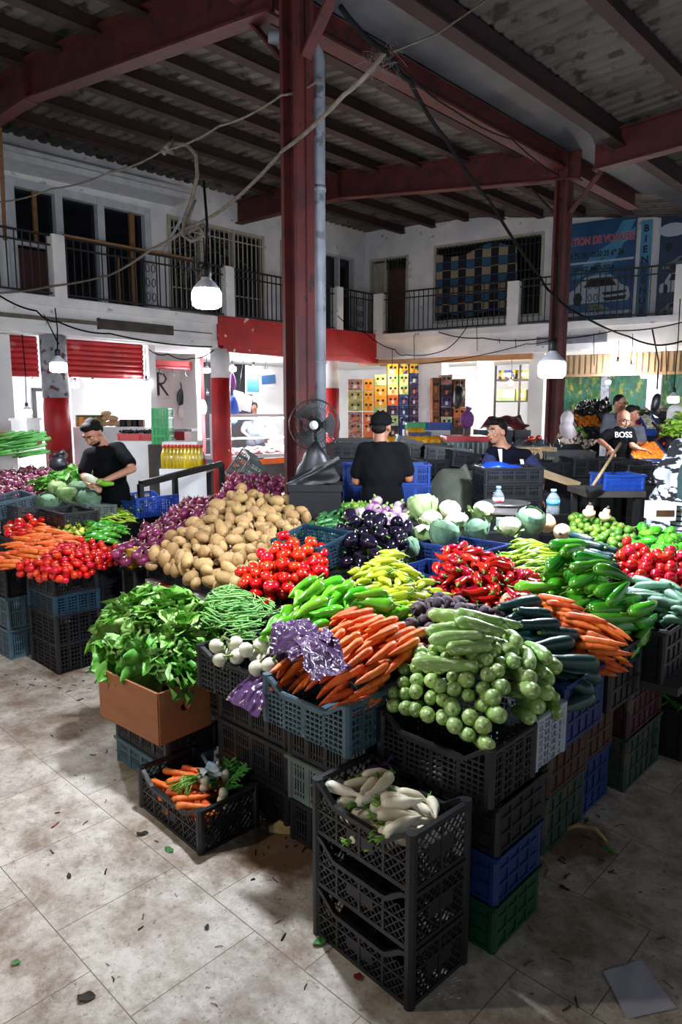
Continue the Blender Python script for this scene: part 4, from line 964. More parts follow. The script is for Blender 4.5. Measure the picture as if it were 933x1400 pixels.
pile(veg_round('plum_tomato', .031, 'darktomato', (1.3, 1, 1), .03, 3), [(845, 770, .96), (930, 812, .9), (985, 775, .95), (858, 740, 1.02)], 80, 'dark red plum tomato in the crate on the right edge', 'tomato', 'plum tomatoes', 'roll', depth=.10)
pile(P_zucc('ducuke', .16, .024, 'dull_cucumber'), [(872, 822, .87), (950, 850, .86), (960, 815, .9), (880, 797, .91)], 28, 'dull green cucumber on the right flank below the plum tomatoes', 'cucumber', 'dull cucumbers', 'spin', (1.2, .6), 0, .02, .08)
pile(P_pep('bell_pepper', 'lpepper', .12, .036, .03, .03), [(862, 738, .99), (945, 765, .96), (965, 725, 1.0), (880, 712, 1.02)], 40, 'green pepper in the back heap behind the plum tomatoes', 'pepper', 'back green peppers', 'spin', (1, 1.2), 0, .03, .09)
pile(veg_round('lime', .027, 'lime', (1.1, 1, 1), .02, 2), [(772, 722, 1.0), (862, 745, .98), (875, 715, 1.0), (785, 692, 1.04)], 85, 'green lime in the heap at the back of the stall', 'lime', 'limes', 'roll', depth=.08)
pile(P_zucc('dkzucc', .17, .027, 'dark_zucchini'), [(775, 748, 1.0), (840, 778, .97), (848, 752, .98), (790, 735, 1.02)], 16, 'dark zucchini behind the long green peppers', 'zucchini', 'back dark zucchini', 'spin', (1.5, .4), 0, .02, .07)
pile(veg_round('green_squash', .035, 'lime', (1, 1, .9), .03, 2, parts=lambda o, k: MB().tube([(0, 0, .028), (0, .004, .048)], [.008, .005], 6).build('stem', 'zstem', o)), [(455, 695, 1.07), (505, 698, 1.09), (512, 683, 1.1), (470, 683, 1.1)], 16, 'small round green squash behind the cucumbers', 'squash', 'round green squash', 'up', depth=.07)
pile(veg_round('purple_turnip', .042, 'pturnip', (1, 1, .9), .03, 3, parts=lambda o, k: MB().tube([(0, 0, .034), (.004, .004, .06)], [.012, .006], 7).build('stalk', 'zstem', o)), [(478, 705, 1.08), (548, 712, 1.06), (560, 690, 1.1), (500, 686, 1.12)], 24, 'purple and white turnip behind the aubergines', 'turnip', 'purple turnips', 'up', depth=.08)
# ================================================================== LEAFY THINGS AND SINGLE PIECES
def leaf_into(b, base, d, L, w, curl=.6, ruff=.12, seed=0, mi=0, nu=6, nv=4):
    q = random.Random(seed); d = Vector(d).normalized(); up = Vector((0, 0, 1))
    sd = d.cross(up); sd = sd.normalized() if sd.length > .1 else Vector((1, 0, 0)); nr = sd.cross(d)
    p1, p2, p3 = q.uniform(0, 6), q.uniform(0, 6), q.uniform(7, 11)
    def f(a, c):
        s = c - .5; wd = w * (math.sin(PI * min(a * .88 + .10, 1)) ** .7)
        z = -curl * L * a * a * .6 + ruff * L * abs(s) * 2 * math.sin(p3 * a + p1 + 3 * s) * .9 + .12 * L * (4 * s * s) * math.cos(p2)
        return Vector(base) + d * (L * a) + sd * (wd * s) + nr * z
    return b.grid(f, nu, nv, mi)
def frill_leaf(b, base, d, L, w, curl, q):
    d = Vector(d).normalized(); sd = d.cross(Vector((0, 0, 1))); sd = sd.normalized() if sd.length > .1 else Vector((1, 0, 0)); nr = sd.cross(d); p1, p2, fq = q.uniform(0, 6), q.uniform(0, 6), q.uniform(9, 14)
    def f(a, c):
        s = 2 * c - 1; wd = w * .5 * min(1, .25 + 1.5 * a) * math.sqrt(max(1 - a ** 5, .02)); e = max(abs(s), a ** 3) ** 2
        z = -curl * L * a * a * .6 + e * L * (.13 * math.sin(fq * a + p1 + 2 * s) + .08 * math.sin(fq * 1.2 * s + p2)) + .22 * L * s * s * .5
        return Vector(base) + d * (L * a) + sd * (wd * s * (1 + .08 * math.sin(fq * 1.3 * a + p2))) + nr * z
    b.grid(f, 9, 8)
def lettuce(k, m='leaf', r=.13, n=34, name='lettuce'):
    b = MB(); q = random.Random(k)
    for i in range(n):
        t = i * 2.4 + q.uniform(-.3, .3); el = math.radians(2 + 80 * (i / n)); dx = Vector((math.cos(t) * math.cos(el), math.sin(t) * math.cos(el), math.sin(el)))
        frill_leaf(b, dx * .02, dx, r * q.uniform(.75, 1.1), r * q.uniform(.75, 1.05), q.uniform(.3, 1.0), q)
    o = b.build(name, m); return reg(o)
def put(protos, spots, labels, cat, group=None, rots=None, tilt=.3, sc=(.9, 1.1)):
    out = []
    for i, (x, y, z) in enumerate(spots):
        p = protos[i % len(protos)]; loc = at(x, y, z); rot = rots[i] if rots else (rn(tilt), rn(tilt), R.uniform(0, 6.28)); s = R.uniform(*sc)
        if i < len(protos): o = p; o.location = loc; o.rotation_euler = rot; o.scale = (s,) * 3
        else: o = dup(p, loc, rot, None, None, s)
        tag(o, labels if isinstance(labels, str) else labels[i], cat, group); out.append(o)
    return out
put([lettuce(k) for k in range(4)], [(162, 905, .53), (202, 918, .54), (240, 925, .54), (268, 918, .54), (258, 900, .60), (284, 895, .58), (158, 872, .60), (195, 885, .62), (235, 898, .62), (270, 895, .60), (175, 845, .68), (210, 855, .72), (248, 868, .71), (280, 872, .66), (200, 832, .74), (232, 842, .77), (262, 852, .74), (290, 860, .70)],
    'leafy green lettuce heaped in the brown cardboard carton', 'lettuce', 'lettuces in the carton', tilt=.45)
def cauliflower(k):
    root = empty('cauliflower'); c = MB(); q = random.Random(k); V, Fc = ICO[3]
    cs = [Vector((math.cos(i * 2.4) * math.sqrt(1 - (i / 26) ** 2), math.sin(i * 2.4) * math.sqrt(1 - (i / 26) ** 2), i / 26)) for i in range(26)]
    P = []
    for p in V:
        v = Vector(p); m = max(v.dot(x) for x in cs); s = .078 * (.84 + .22 * max(0, (m - .9) / .1)); P.append((v.x * s, v.y * s, v.z * s * .85 + .062))
    c.add(P, Fc, 0, True).build('curd', 'curd', root)
    for i in range(7):
        t = i * .9 + k; d = (math.cos(t), math.sin(t), .42); leaf_into(b := MB(), (.035 * math.cos(t), .035 * math.sin(t), .0), d, .10 * q.uniform(.8, 1.1), .08, -.35, .12, k * 50 + i); b.build('leaf', 'cabpale', root)
    return reg(root)
put([cauliflower(k) for k in range(3)], [(613, 708, 1.02), (589, 722, 1.0), (626, 727, 1.0), (658, 710, 1.03), (698, 732, 1.0), (577, 744, .96)],
    ['white cauliflower at the back beside the pale cabbage', 'white cauliflower in front of the pale cabbage', 'white cauliflower in the middle of the row', 'largest white cauliflower, in front of the metal bowl', 'cauliflower with a yellowish side beside the light green chilies', 'small pale cauliflower behind the blue crate of red peppers'], 'cauliflower', tilt=.25)
def cabbage(k, m, r=.075):
    root = empty('cabbage'); MB().ico((0, 0, r), r, 3, 0, bumps(k, .04, 3)).build('heart', m, root)
    for i in range(9):
        t = i * 2.4 + k; b = MB(); q = random.Random(k * 9 + i); el0 = q.uniform(-.2, .5)
        def f(a, c):
            th = t + (c - .5) * 1.9; ph = -1.2 + a * (1.7 + el0); rr = r * (1.06 + .05 * math.sin(9 * c + 7 * a + i) + .5 * max(0, a - .65) * (1.2 - el0))
            return (rr * math.cos(th) * math.cos(ph), rr * math.sin(th) * math.cos(ph), r + rr * math.sin(ph))
        b.grid(f, 7, 7).build('leaf', m, root)
    return reg(root)
put([cabbage(1, 'cabpale', .10)], [(579, 712, 1.0)], 'big pale green cabbage behind the aubergines', 'cabbage')
put([cabbage(2, 'cableaf', .08), cabbage(3, 'cableaf', .07)], [(602, 748, .96), (656, 738, .97), (720, 728, 1.0), (566, 762, .92)],
    ['blue green cabbage in front of the cauliflowers', 'flat blue green cabbage behind the red peppers', 'blue green cabbage right of the cauliflowers', 'cabbage with loose leaf beside the yellow green peppers'], 'cabbage')
def squash(nm, L, r, seed=0):
    o = MB().lathe([(0, -L / 2), (r * .6, -L / 2 + r * .15), (r, -L / 2 + r * .8), (r * .95, -L / 2 + r * 1.3), (r * .66, 0), (r * .6, L * .3), (r * .45, L * .46), (0, L / 2)], 18).build('butternut_squash', 'squash')
    MB().tube([(0, 0, L / 2 - .01), (0, .004, L / 2 + .02)], [.011, .009], 7).build('stem', 'plank', o); return o
for (x, y, z, L, r, rot, lab) in ((742, 716, 1.05, .22, .065, (1.5, .2, -.9), 'large butternut squash beside the weighing scale'), (768, 728, 1.02, .18, .055, (1.5, .1, -.4), 'smaller butternut squash lying in front of the large one'),
                                  (704, 820, .93, .14, .040, (1.2, .1, .9), 'pale squash at the corner between red and long green peppers'), (806, 700, 1.08, .10, .045, (.2, 0, 0), 'pale round squash behind the limes, below the bench'), (828, 704, 1.06, .10, .042, (.3, .2, 0), 'second pale round squash behind the limes')):
    o = squash('s', L, r); o.location = at(x, y, z); o.rotation_euler = rot; tag(o, lab, 'squash')
# ---- radishes in the foremost crate
def radish():
    out = taper('white_radish', 'radish', .135, .019, .004, .05, 9, 9, seeds=4, prof=smooth_prof([(0, .010), (.12, .019), (.5, .017), (.85, .007), (1, .0015)]))
    for o in out:
        l = min(v.co.x for v in o.data.vertices); b = MB()
        for i in range(5): b.tube([(l + .004, 0, 0), (l - .012, rn(.005), rn(.005)), (l - .026, rn(.010), rn(.010))], [.004, .003, .002], 5)
        b.build('leaf_stub', 'pstem', o); reg(o)
    return out
def fquad(k, z):
    c0, r0 = FSTACK
    def p(a, c): q = c0 + Matrix.Rotation(r0, 3, 'Z') @ Vector((a * FW_ / 2, c * FL_ / 2, 0)); return prj(q, z)
    return [p(-k, k), p(-k, -k), p(k, -k), p(k, k)]
def prj(p, z):
    dz = z - CAMH; dep = p.y * CP - dz * SP; up = p.y * SP + dz * CP; return (466.5 + F * p.x / dep, 700 - F * up / dep, z)
pile(radish(), fquad(.62, .515), 60, 'white radish in the top crate of the foremost stack', 'radish', 'white radishes', 'spin', (-1.3, .6), 0, .02, .09, edge=.0)
M['net'] = mat('purple_net', '#5a2a5c', '#74397a', 30, .8, .5, 60)
b = MB(); q = bumps(4, .25, 4)
b.ico((0, 0, 0), .024, 3, 0, q, (1, .8, 1.2)); b.grid(lambda a, c: (.01 + .05 * a, .01 * math.sin(9 * a) + .02 * (c - .5), .02 + .035 * a + .004 * math.sin(8 * c)), 8, 4)
tag(b.build('purple_net', 'net', None, at(514, 1056, .52)), 'crumpled purple net in the corner of the radish crate', 'net')
# ---- rejects
def rq(a, c, z):
    c0, r0, L0, W0 = RCRATE; p = c0 + Matrix.Rotation(r0, 3, 'Z') @ Vector((a * W0 / 2, c * L0 / 2, 0)); return p, z
def prj(p, z):
    dz = z - CAMH; dep = p.y * CP - dz * SP; up = p.y * SP + dz * CP; return (466.5 + F * p.x / dep, 700 - F * up / dep, z)
def rquad(a0, a1, c0, c1, z): return [prj(rq(a0, c1, z)[0], z), prj(rq(a0, c0, z)[0], z), prj(rq(a1, c0, z)[0], z), prj(rq(a1, c1, z)[0], z)]
pile(P_carrot(.16, .016), rquad(-.8, .8, -.75, .75, .145), 40, 'discarded orange carrot in the crate on the floor', 'carrot', 'discarded carrots', 'spin', (-1.2, .6), 0, .0, .08, edge=.08)
pile(veg_round('garlic_bulb', .021, 'turnip', (1, 1, .9), .08, 2), rquad(.0, .8, -.8, .1, .165), 18, 'small white bulb among the discards in the floor crate', 'garlic', 'white bulbs among the discards', 'roll', depth=.05, bulge=0)
def sprig(name, m, n, L, w, lab, loc, cat, el=.5, seed=3):
    b = MB(); q = random.Random(seed)
    for i in range(n):
        t = q.uniform(0, 6.28); d = Vector((math.cos(t), math.sin(t), q.uniform(.1, el * 2))).normalized(); l = L * q.uniform(.6, 1.1)
        b.tube([(0, 0, 0), d * l * .5 + Vector((0, 0, .012)), d * l], [.0025, .002, .001], 5)
        for k in range(4):
            for s in (-1, 1):
                a = d * l * (.4 + .18 * k); dd = (d + s * d.cross(Vector((0, 0, 1))).normalized() * .9); leaf_into(b, a, dd, w * 1.7, w * .7, .3, .1, seed * 31 + i * 8 + k, 0, 3, 2)
    return tag(b.build(name, m, None, loc), lab, cat)
c0 = RCRATE
sprig('green_sprig', 'leafdark', 9, .13, .028, 'dark green leafy sprig on top of the discards', Vector((*rq(.55, -.35, 0)[0][:2], .14)), 'sprig')
b = MB()
for i in range(26): t = rn(.12); b.tube([(0, rn(.015), 0), (.06, rn(.02) + t * .06, .02 + rn(.008)), (.13, rn(.03) + t * .15, .012 + rn(.01))], .003, 5)
tag(b.build('stalk_bunch', 'pstem', None, Vector((*rq(.1, .12, 0)[0][:2], .17)), (0, .1, 4.2)), 'bunch of light green stalks among the discarded carrots', 'stalks')
M['wrap'] = mat('blue_white_wrapper', '#8fb4cf', '#dfe6ea', 14, .4, lo=.45, hi=.55)
q = bumps(9, .02, 5)
tag(MB().grid(lambda a, c: (.09 * (a - .5), .07 * (c - .5), .018 * math.sin(7 * a + 3 * c) + .03 * math.sin(PI * a) + .012 * math.sin(17 * a * c)), 14, 12).build('wrapper', 'wrap', None, Vector((*rq(.30, -.12, 0)[0][:2], .195)), (.2, .1, .4)), 'crumpled blue and white wrapper on the discards', 'wrapper')
# ---- purple bag
M['bag'] = mat('purple_plastic', '#3c2544', '#573a62', 5, .27, .15, 16, spec=.5)
bag = empty('plastic_bag', at(395, 885, .86)); tag(bag, 'torn purple plastic bag draped over the turnips and carrots', 'bag')
def crumple(a, c, seed, k=3.0):
    p = Vector((a * k, c * k, seed * 7.3)); v = mnoise.noise(p) * .6 + abs(mnoise.noise(p * 2.1)) * .5 + abs(mnoise.noise(p * 4.7)) * .22
    return v
def sheet(name, P, nu, nv, amp, seed, sag=.0):
    P = [at(*p) for p in P]
    def f(a, c):
        p = (P[0] * (1 - a) + P[1] * a) * (1 - c) + (P[3] * (1 - a) + P[2] * a) * c; w = (crumple(a, c, seed) - .2) * amp
        e = amp * .5 * mnoise.noise(Vector((a * 5, c * 5, seed + 50)))
        return p + Vector((e, -.6 * w, w - sag * 4 * a * (1 - a))) - bag.location
    return MB().grid(f, nu * 2, nv * 2).build(name, 'bag', bag)
sheet('hanging_flap', [(376, 882, .865), (408, 868, .875), (352, 980, .655), (308, 956, .665)], 14, 26, .030, 1)
sheet('carrot_flap', [(404, 866, .955), (462, 868, .985), (478, 916, .945), (424, 934, .905)], 24, 22, .035, 2)
sheet('bag_mouth', [(368, 894, .86), (372, 852, .93), (418, 846, .96), (446, 880, .94)], 20, 20, .03, 3, -.03)
sheet('bag_fold', [(390, 890, .885), (440, 862, .97), (428, 880, .955), (400, 905, .885)], 14, 14, .03, 4)
sheet('bag_corner', [(434, 872, .965), (444, 856, .985), (456, 866, .985), (450, 880, .97)], 8, 8, .02, 5)
# ================================================================== LEFT STALL
TIER = ('lowest', 'second from the floor', 'third from the floor', 'fourth from the floor', 'topmost')
def under(quad, lab, style='slot', color='black', drop=.07, th=.22, L=.44, Wd=.30):
    P = [UV(at(*q)) for q in quad]; z = min(q[2] for q in quad) - drop; u = sum(p[0] for p in P) / 4; v = sum(p[1] for p in P) / 4
    n = max(1, round(z / th)); h = z / n
    for k in range(n): cr(style, color, u - L / 2, u + L / 2, v - Wd / 2, v + Wd / 2, k * h, k * h + h - .004, '%s black crate in the pile %s' % (TIER[min(k, 4)], lab))
for k, (st, co, z0, z1, nm) in enumerate((('grid', 'black', 0, .205, 'black mesh crate on the floor at the left stall corner'), ('grid', 'black', .208, .41, 'second black mesh crate at the left stall corner'), ('grid', 'teal', .413, .55, 'shallow dusty teal crate at the left stall corner'), ('slot', 'black', .553, .73, 'black slotted crate of tomatoes with a small yellow tag'))):
    cr(st, co, 4.56, 5.0, 1.97, 2.30, z0, z1, nm)
tag(MB().box(-.018, .018, -.002, .002, -.014, .014).build('yellow_tag', 'yellowtin', None, W(4.547, 2.04, .70), ANG + PI / 2), 'small yellow tag stuck on the tomato crate', 'tag')
for k, (z0, z1) in enumerate(((0, .18), (.183, .36), (.363, .55), (.553, .74))):
    cr('slot' if k != 1 else 'grid', 'black', 4.60, 5.04, 2.33, 2.68, z0, z1, 'black crate %s of the second tomato stack' % ('on the floor', 'one up', 'two up', 'on top')[k])
for k, (co, z0, z1) in enumerate((('slate', 0, .22), ('slate', .225, .46), ('black', .465, .70))):
    cr('slot', co, 5.10, 5.60, 1.86, 2.2, z0, z1, ('slate slotted crate on the floor at the left edge', 'slate slotted crate above it at the left edge', 'black crate of carrots at the left edge')[k])
Q = [(22, 772, .76), (80, 783, .75), (188, 754, .76), (112, 735, .85)]
pile(veg_round('left_tomato', .027, 'tomato', (1.15, 1, .95), .06, 4), Q, 150, 'small red tomato in the crates of the left stall', 'tomato', 'tomatoes of the left stall', 'roll', depth=.09)
Q = [(-25, 765, .78), (60, 768, .77), (125, 742, .85), (55, 708, .92)]
pile(P_carrot(.17, .0165), Q, 75, 'orange carrot in the left stall heap', 'carrot', 'carrots of the left stall', 'spin', (2.3, .35), 0, .03, .08)
Q = [(8, 727, .86), (38, 730, .86), (66, 708, .90), (22, 700, .92)]; under(Q, 'below the far left tomatoes')
pile(tomatoes(), Q, 26, 'ripe tomato behind the carrots at the left edge', 'tomato', 'far left tomatoes', 'up', depth=.07)
Q = [(70, 724, .87), (105, 730, .86), (118, 712, .90), (82, 706, .92)]
pile(P_pep('pale_pepper', 'ypepper', .11, .018, .025, .03), Q, 18, 'pale yellow green pepper behind the left stall carrots', 'pepper', 'pale peppers of the left stall', 'spin', (1, .8), 0, .02, .06)
Q = [(98, 733, .85), (150, 742, .85), (165, 712, .91), (115, 706, .92)]; under(Q, 'below the left green peppers')
pile(P_pep('green_pepper', 'lpepper', .14, .020, .03, .05), Q, 34, 'green pepper beside the left stall tomatoes', 'pepper', 'green peppers of the left stall', 'spin', (2.4, .5), 0, .02, .07)
Q = [(128, 708, .91), (182, 704, .91), (186, 688, .94), (142, 690, .95)]; under(Q, 'below the left chilies')
pile(P_pep('light_chili', 'chili', .12, .011, .02, .04, LOB2), Q, 40, 'light green chili in the left stall', 'chili', 'chilies of the left stall', 'spin', (2, 1), 0, .02, .06)
p = UV(at(186, 690, .96)); cr('grid', 'blue', p[0] - .05, p[0] + .40, p[1] - .02, p[1] + .42, .84, 1.02, 'blue mesh crate of light chilies in the left stall', None, .04)
Q = [(160, 684, .98), (190, 690, .97), (200, 678, 1.0), (165, 675, 1.0)]
pile(P_pep('light_chili', 'chili', .10, .010, .02, .04, LOB2), Q, 26, 'light chili inside the blue mesh crate of the left stall', 'chili', 'chilies in the left blue crate', 'spin', (1, 1.5), 0, .01, .05)
under([(165, 690, .91), (195, 695, .91), (215, 684, .91), (180, 676, .91)], 'carrying the blue chili crate')
Q = [(-15, 672, 1.0), (48, 672, 1.0), (118, 632, 1.12), (-15, 640, 1.12)]; under([(0, 668, 1.0), (40, 668, 1.0), (60, 640, 1.1), (0, 645, 1.1)], 'below the far left onions')
pile(P_onion(), Q, 130, 'red onion in the far left heap by the red pillar', 'onion', 'far left red onions', 'up', depth=.08)
put([cabbage(5, 'cableaf', .085), cabbage(6, 'cabpale', .085)], [(62, 700, .93), (92, 692, .95), (118, 698, .93), (78, 682, .97), (108, 682, .96)], ['blue green cabbage at the left of the leafy rows', 'pale cabbage in the middle of the left leafy rows', 'blue green cabbage beside the black crate', 'pale cabbage behind the front cabbages', 'cabbage nearest the bending man'], 'cabbage')
put([lettuce(k, 'leaf', .14, 26) for k in (11, 12)], [(75, 662, 1.02), (98, 655, 1.05), (60, 668, 1.0), (112, 660, 1.03), (88, 668, 1.0)], 'leafy green lettuce in front of the bending man', 'lettuce', 'lettuces of the left stall', tilt=.4)
under([(40, 705, .93), (120, 708, .93), (120, 670, .93), (50, 665, .93)], 'below the left cabbages')
for (x, y, z, co, L, Wd, h, ry, lab) in ((30, 712, .92, 'dgrey', .5, .32, .14, .1, 'empty grey crate tilted behind the far left tomatoes'), (18, 700, .98, 'slate', .5, .32, .14, -.15, 'slate crate at the left edge behind the tomatoes'),
                                  (120, 706, .93, 'ggreen', .42, .30, .12, .12, 'grey green crate with dark goods beside the chilies'), (95, 716, .92, 'black', .46, .3, .12, .0, 'black crate rim behind the pale peppers')):
    crate('grid', co, L, Wd, h, at(x, y, z - .06), (0, ry, ANG + ry), lab)
# steel trestle by the onions
fr = empty('steel_trestle', W(5.05, 2.75, 0), ANG); tag(fr, 'black steel trestle frame standing behind the red onions', 'frame')
a = at(192, 662, 1.13) - fr.location; c = at(303, 634, 1.22) - fr.location; iv = Matrix.Rotation(-ANG, 3, 'Z'); a = iv @ a; c = iv @ c
MB().bar(a, c, .045, .06).build('top_bar', 'iron', fr)
for t in (0.0, .38, 1.0):
    p = a + (c - a) * t; MB().bar((p.x, p.y, p.z), (p.x, p.y, 0.0), .045, .045, up=(1, 0, 0)).build('leg', 'iron', fr)
# dark onions and tipped crates behind the potatoes
Q = [(296, 668, 1.19), (398, 670, 1.13), (402, 650, 1.19), (312, 646, 1.26)]
pile(P_onion(), Q, 50, 'dark red onion in the crate behind the potatoes', 'onion', 'onions behind the potatoes', 'up', depth=.10)
p = at(350, 668, 1.02); under([(300, 672, 1.12), (395, 674, 1.08), (400, 655, 1.12), (310, 652, 1.15)], 'below the onions behind the potatoes')
crate('grid', 'ggreen', .50, .30, .17, at(345, 650, 1.20), (.25, -.95, ANG - .75), 'grey green mesh crate tipped on its side behind the onions')
for (x, y, z, lab) in ((415, 672, 1.10, 'black crate with dry roots in front of the pedestal fan'), (452, 675, 1.08, 'black crate with straw beside the pedestal fan')):
    o = crate('slot', 'black', .44, .28, .17, at(x, y, z - .08), ANG - .7, lab)
Q0 = [(405, 668, 1.1), (440, 670, 1.1), (455, 655, 1.13), (410, 655, 1.13)]
M['straw'] = mat('dry_straw', '#8a7450', '#b39a6c', 20, .9)
b = MB()
for i in range(90): p = at(R.uniform(402, 465), R.uniform(652, 664), 1.12) - at(430, 660, 1.12); d = Vector((rn(.05), rn(.05), R.uniform(0, .03))); b.tube([p, p + d, p + d * 1.6 + V3(0, 0, -.02)], .002, 4)
tag(b.build('dry_roots', 'straw', None, at(430, 660, 1.12)), 'tangle of dry straw coloured roots in the crates by the fan', 'roots', None, 'stuff')
# tools on the stall: scale, bowl, bottles
M['alu'] = mat('dull_aluminium', '#6d6a6a', '#8a8786', 5, .35, metal=.8)
sc = empty('weighing_scale', at(708, 716, 1.03), -.25); tag(sc, 'black weighing scale with a green lit display', 'scale')
MB().box(-.15, .15, -.13, .13, 0, .06).build('body', 'iron', sc); MB().box(-.16, .16, -.12, .14, .075, .085).build('pan', 'alu', sc)
MB().add([(-.14, -.13, .005), (.14, -.13, .005), (.14, -.165, .0), (-.14, -.165, .0), (-.14, -.13, .06), (.14, -.13, .06), (.14, -.155, .05), (-.14, -.155, .05)], [(0, 1, 2, 3), (4, 7, 6, 5), (3, 2, 6, 7), (0, 3, 7, 4), (1, 5, 6, 2), (0, 4, 5, 1)]).build('console', 'ggreen' if 'ggreen' in M else 'pl_ggreen', sc)
M['lcd'] = mat('green_display', '#38e060', emit=2.0)
for x in (-.07, .05): MB().box(x - .03, x + .03, -.166, -.16, .018, .042).build('display', 'lcd', sc)
bo = empty('metal_bowl', at(690, 700, 1.06)); tag(bo, 'wide dull metal weighing bowl on the scale', 'bowl')
MB().lathe([(0, .0), (.05, .002), (.12, .02), (.175, .06), (.185, .075), (.178, .075), (.115, .026), (.05, .008), (0, .006)], 28).build('shell', 'alu', bo)
M['pet'] = mat('clear_plastic', '#cfe2ee', rough=.08, trans=.85, spec=.5); M['bluecap'] = mat('light_blue_cap', '#6fa3d8', rough=.4)
M['lblblue'] = mat('blue_label', '#1f6fd0', '#4fa3e8', 12, .4, spots='#c83a8a', spot_scale=14, spot_lo=.6); M['lblred'] = mat('red_label', '#c0303a', '#d8dde0', 12, .4)
def bottle(loc, h, r, lab, lb):
    o = empty('water_bottle', loc); tag(o, lab, 'bottle')
    MB().lathe([(0, 0), (r * .9, .002), (r, .015), (r, h * .3), (r * .93, h * .34), (r, h * .38), (r, h * .62), (r * .8, h * .74), (r * .36, h * .88), (r * .34, h * .93), (0, h * .93)], 20).build('body', 'pet', o)
    MB().lathe([(0, h * .9), (r * .42, h * .9), (r * .42, h), (0, h)], 14).build('cap', 'bluecap', o)
    MB().lathe([(r * 1.01, h * .40), (r * 1.01, h * .60)], 20).build('label_band', lb, o); return o
bottle(at(681, 702, 1.06), .20, .042, 'clear water bottle with a light blue cap in front of the metal bowl', 'lblred')
bottle(at(756, 704, 1.08), .18, .045, 'water bottle with a blue and pink label beside the butternut squash', 'lblblue')
# litter on the floor
b = MB(); q = bumps(3, .01, 4)
M['paper'] = mat('grubby_paper', '#a9a9b4', '#bcbcc6', 3, .7, spots='#8a8a94', spot_scale=7, spot_lo=.6)
P = [at(858, 1393, .004), at(926, 1378, .004), at(877, 1312, .004), at(825, 1328, .004)]
b.grid(lambda a, c: (P[0] * (1 - a) + P[1] * a) * (1 - c) + (P[3] * (1 - a) + P[2] * a) * c - P[0] + V3(0, 0, .002 * math.sin(9 * a) * math.sin(7 * c)), 10, 10)
tag(b.build('paper_sheet', 'paper', None, P[0]), 'grubby white paper sheet lying on the dark floor', 'paper')
M['deadleaf'] = mat('dead_leaf', '#1d2018', '#2f3322', 12, .8); M['bit'] = mat('vegetable_scrap', '#2a2620', '#3a3428', 20, .9)
for (x, y, L, w, m, lab) in ((118, 1361, .055, .035, 'bit', 'dark oval scrap on the pale tiles'), (95, 1197, .04, .018, 'deadleaf', 'small dark leaf scrap left of the floor crate'), (22, 1317, .03, .02, 'leafdark', 'small green leaf bit on the floor'), (284, 1268, .03, .015, 'bit', 'brown scrap on the pale tiles'), (345, 1170, .0, .0, 'bit', ''),
                             (75, 925, .0, .0, 'bit', ''), (110, 957, .05, .02, 'bit', 'dark crumb of leaf on the pale floor by the crates'), (230, 1162, .05, .03, 'leafdark', 'green leaf scrap in front of the floor crate'), (195, 1140, .05, .02, 'bit', 'dark peel left of the floor crate'), (772, 1215, .04, .02, 'deadleaf', 'dark curled leaf on the shaded floor'), (840, 1160, .09, .03, 'leafdark', 'long green leaf on the shaded floor'), (437, 1290, .05, .03, 'leafdark', 'thin green leaf beside the foremost stack'), (492, 1337, .03, .028, 'redscrap', 'red smear of tomato by the foremost stack'), (75, 1128, .05, .012, 'redscrap', 'thin red peel on the pale floor')):
    if not lab: continue
    if m == 'redscrap' and m not in M: M[m] = mat('tomato_scrap', '#6d1712', '#8a2018', 20, .5)
    b = MB(); leaf_into(b, (-L / 2, 0, .004), (1, rn(.3), .02), L, w, .1, .08, int(x)); tag(b.build('scrap', m, None, at(x, y, .002), R.uniform(0, 6)), lab, 'scrap')
b = MB()
for i in range(150):
    x, y = R.choice([(R.gauss(420, 60), R.gauss(1150, 18)), (R.gauss(770, 45), R.gauss(1140, 40)), (R.gauss(90, 40), R.gauss(925, 10)), (R.uniform(20, 420), R.uniform(950, 1390)), (R.uniform(650, 930), R.uniform(1100, 1390))])
    p = at(x, min(max(y, 900), 1398), .003); l = R.uniform(.004, .022); t = R.uniform(0, 6); d = V3(math.cos(t), math.sin(t), 0) * l
    b.tube([p - d, p + V3(rn(.003), rn(.003), .001), p + d], R.uniform(.0012, .0035), 4)
tag(b.build('floor_litter', 'bit'), 'scattered stalk bits and crumbs over the tile floor', 'litter', None, 'stuff')
b = MB(); b.tube([at(770, 1135, .01), at(790, 1128, .03), at(815, 1133, .03), at(830, 1150, .012)], [.008, .01, .009, .006], 6)
tag(b.build('dry_stalk', 'straw'), 'long dry bent stalk on the shaded floor', 'stalk')
tag(MB().add([(0, 0, 0), (.09, .02, 0), (.10, .06, .015), (.03, .05, .012), (0, 0, .03), (.09, .02, .03), (.10, .06, .04), (.03, .05, .04)], [(3, 2, 1, 0), (4, 5, 6, 7), (0, 1, 5, 4), (1, 2, 6, 5), (2, 3, 7, 6), (3, 0, 4, 7)]).build('bread_piece', 'straw', None, at(368, 1138, .0), -.4), 'pale wedge of scrap at the foot of the black crates', 'scrap')
# ================================================================== BACKGROUND SHOPS
def plane_hit(px, py, o, n):
    d = ray(px, py); c = Vector((0, 0, CAMH)); t = (o - c).dot(n) / d.dot(n); return c + d * t
def onL(px, py, d): return plane_hit(px, py, lw(0, d), Vector((UX, UY, 0)))
def onR(px, py, d): return plane_hit(px, py, rw(0, d), Vector((-math.sin(RWA), math.cos(RWA), 0)))
FACE = lambda p: math.atan2(p.y, p.x) - PI / 2
M['tarp'] = mat('black_tarp', '#0f1013', '#191b1f', 4, .42, .3, 10)
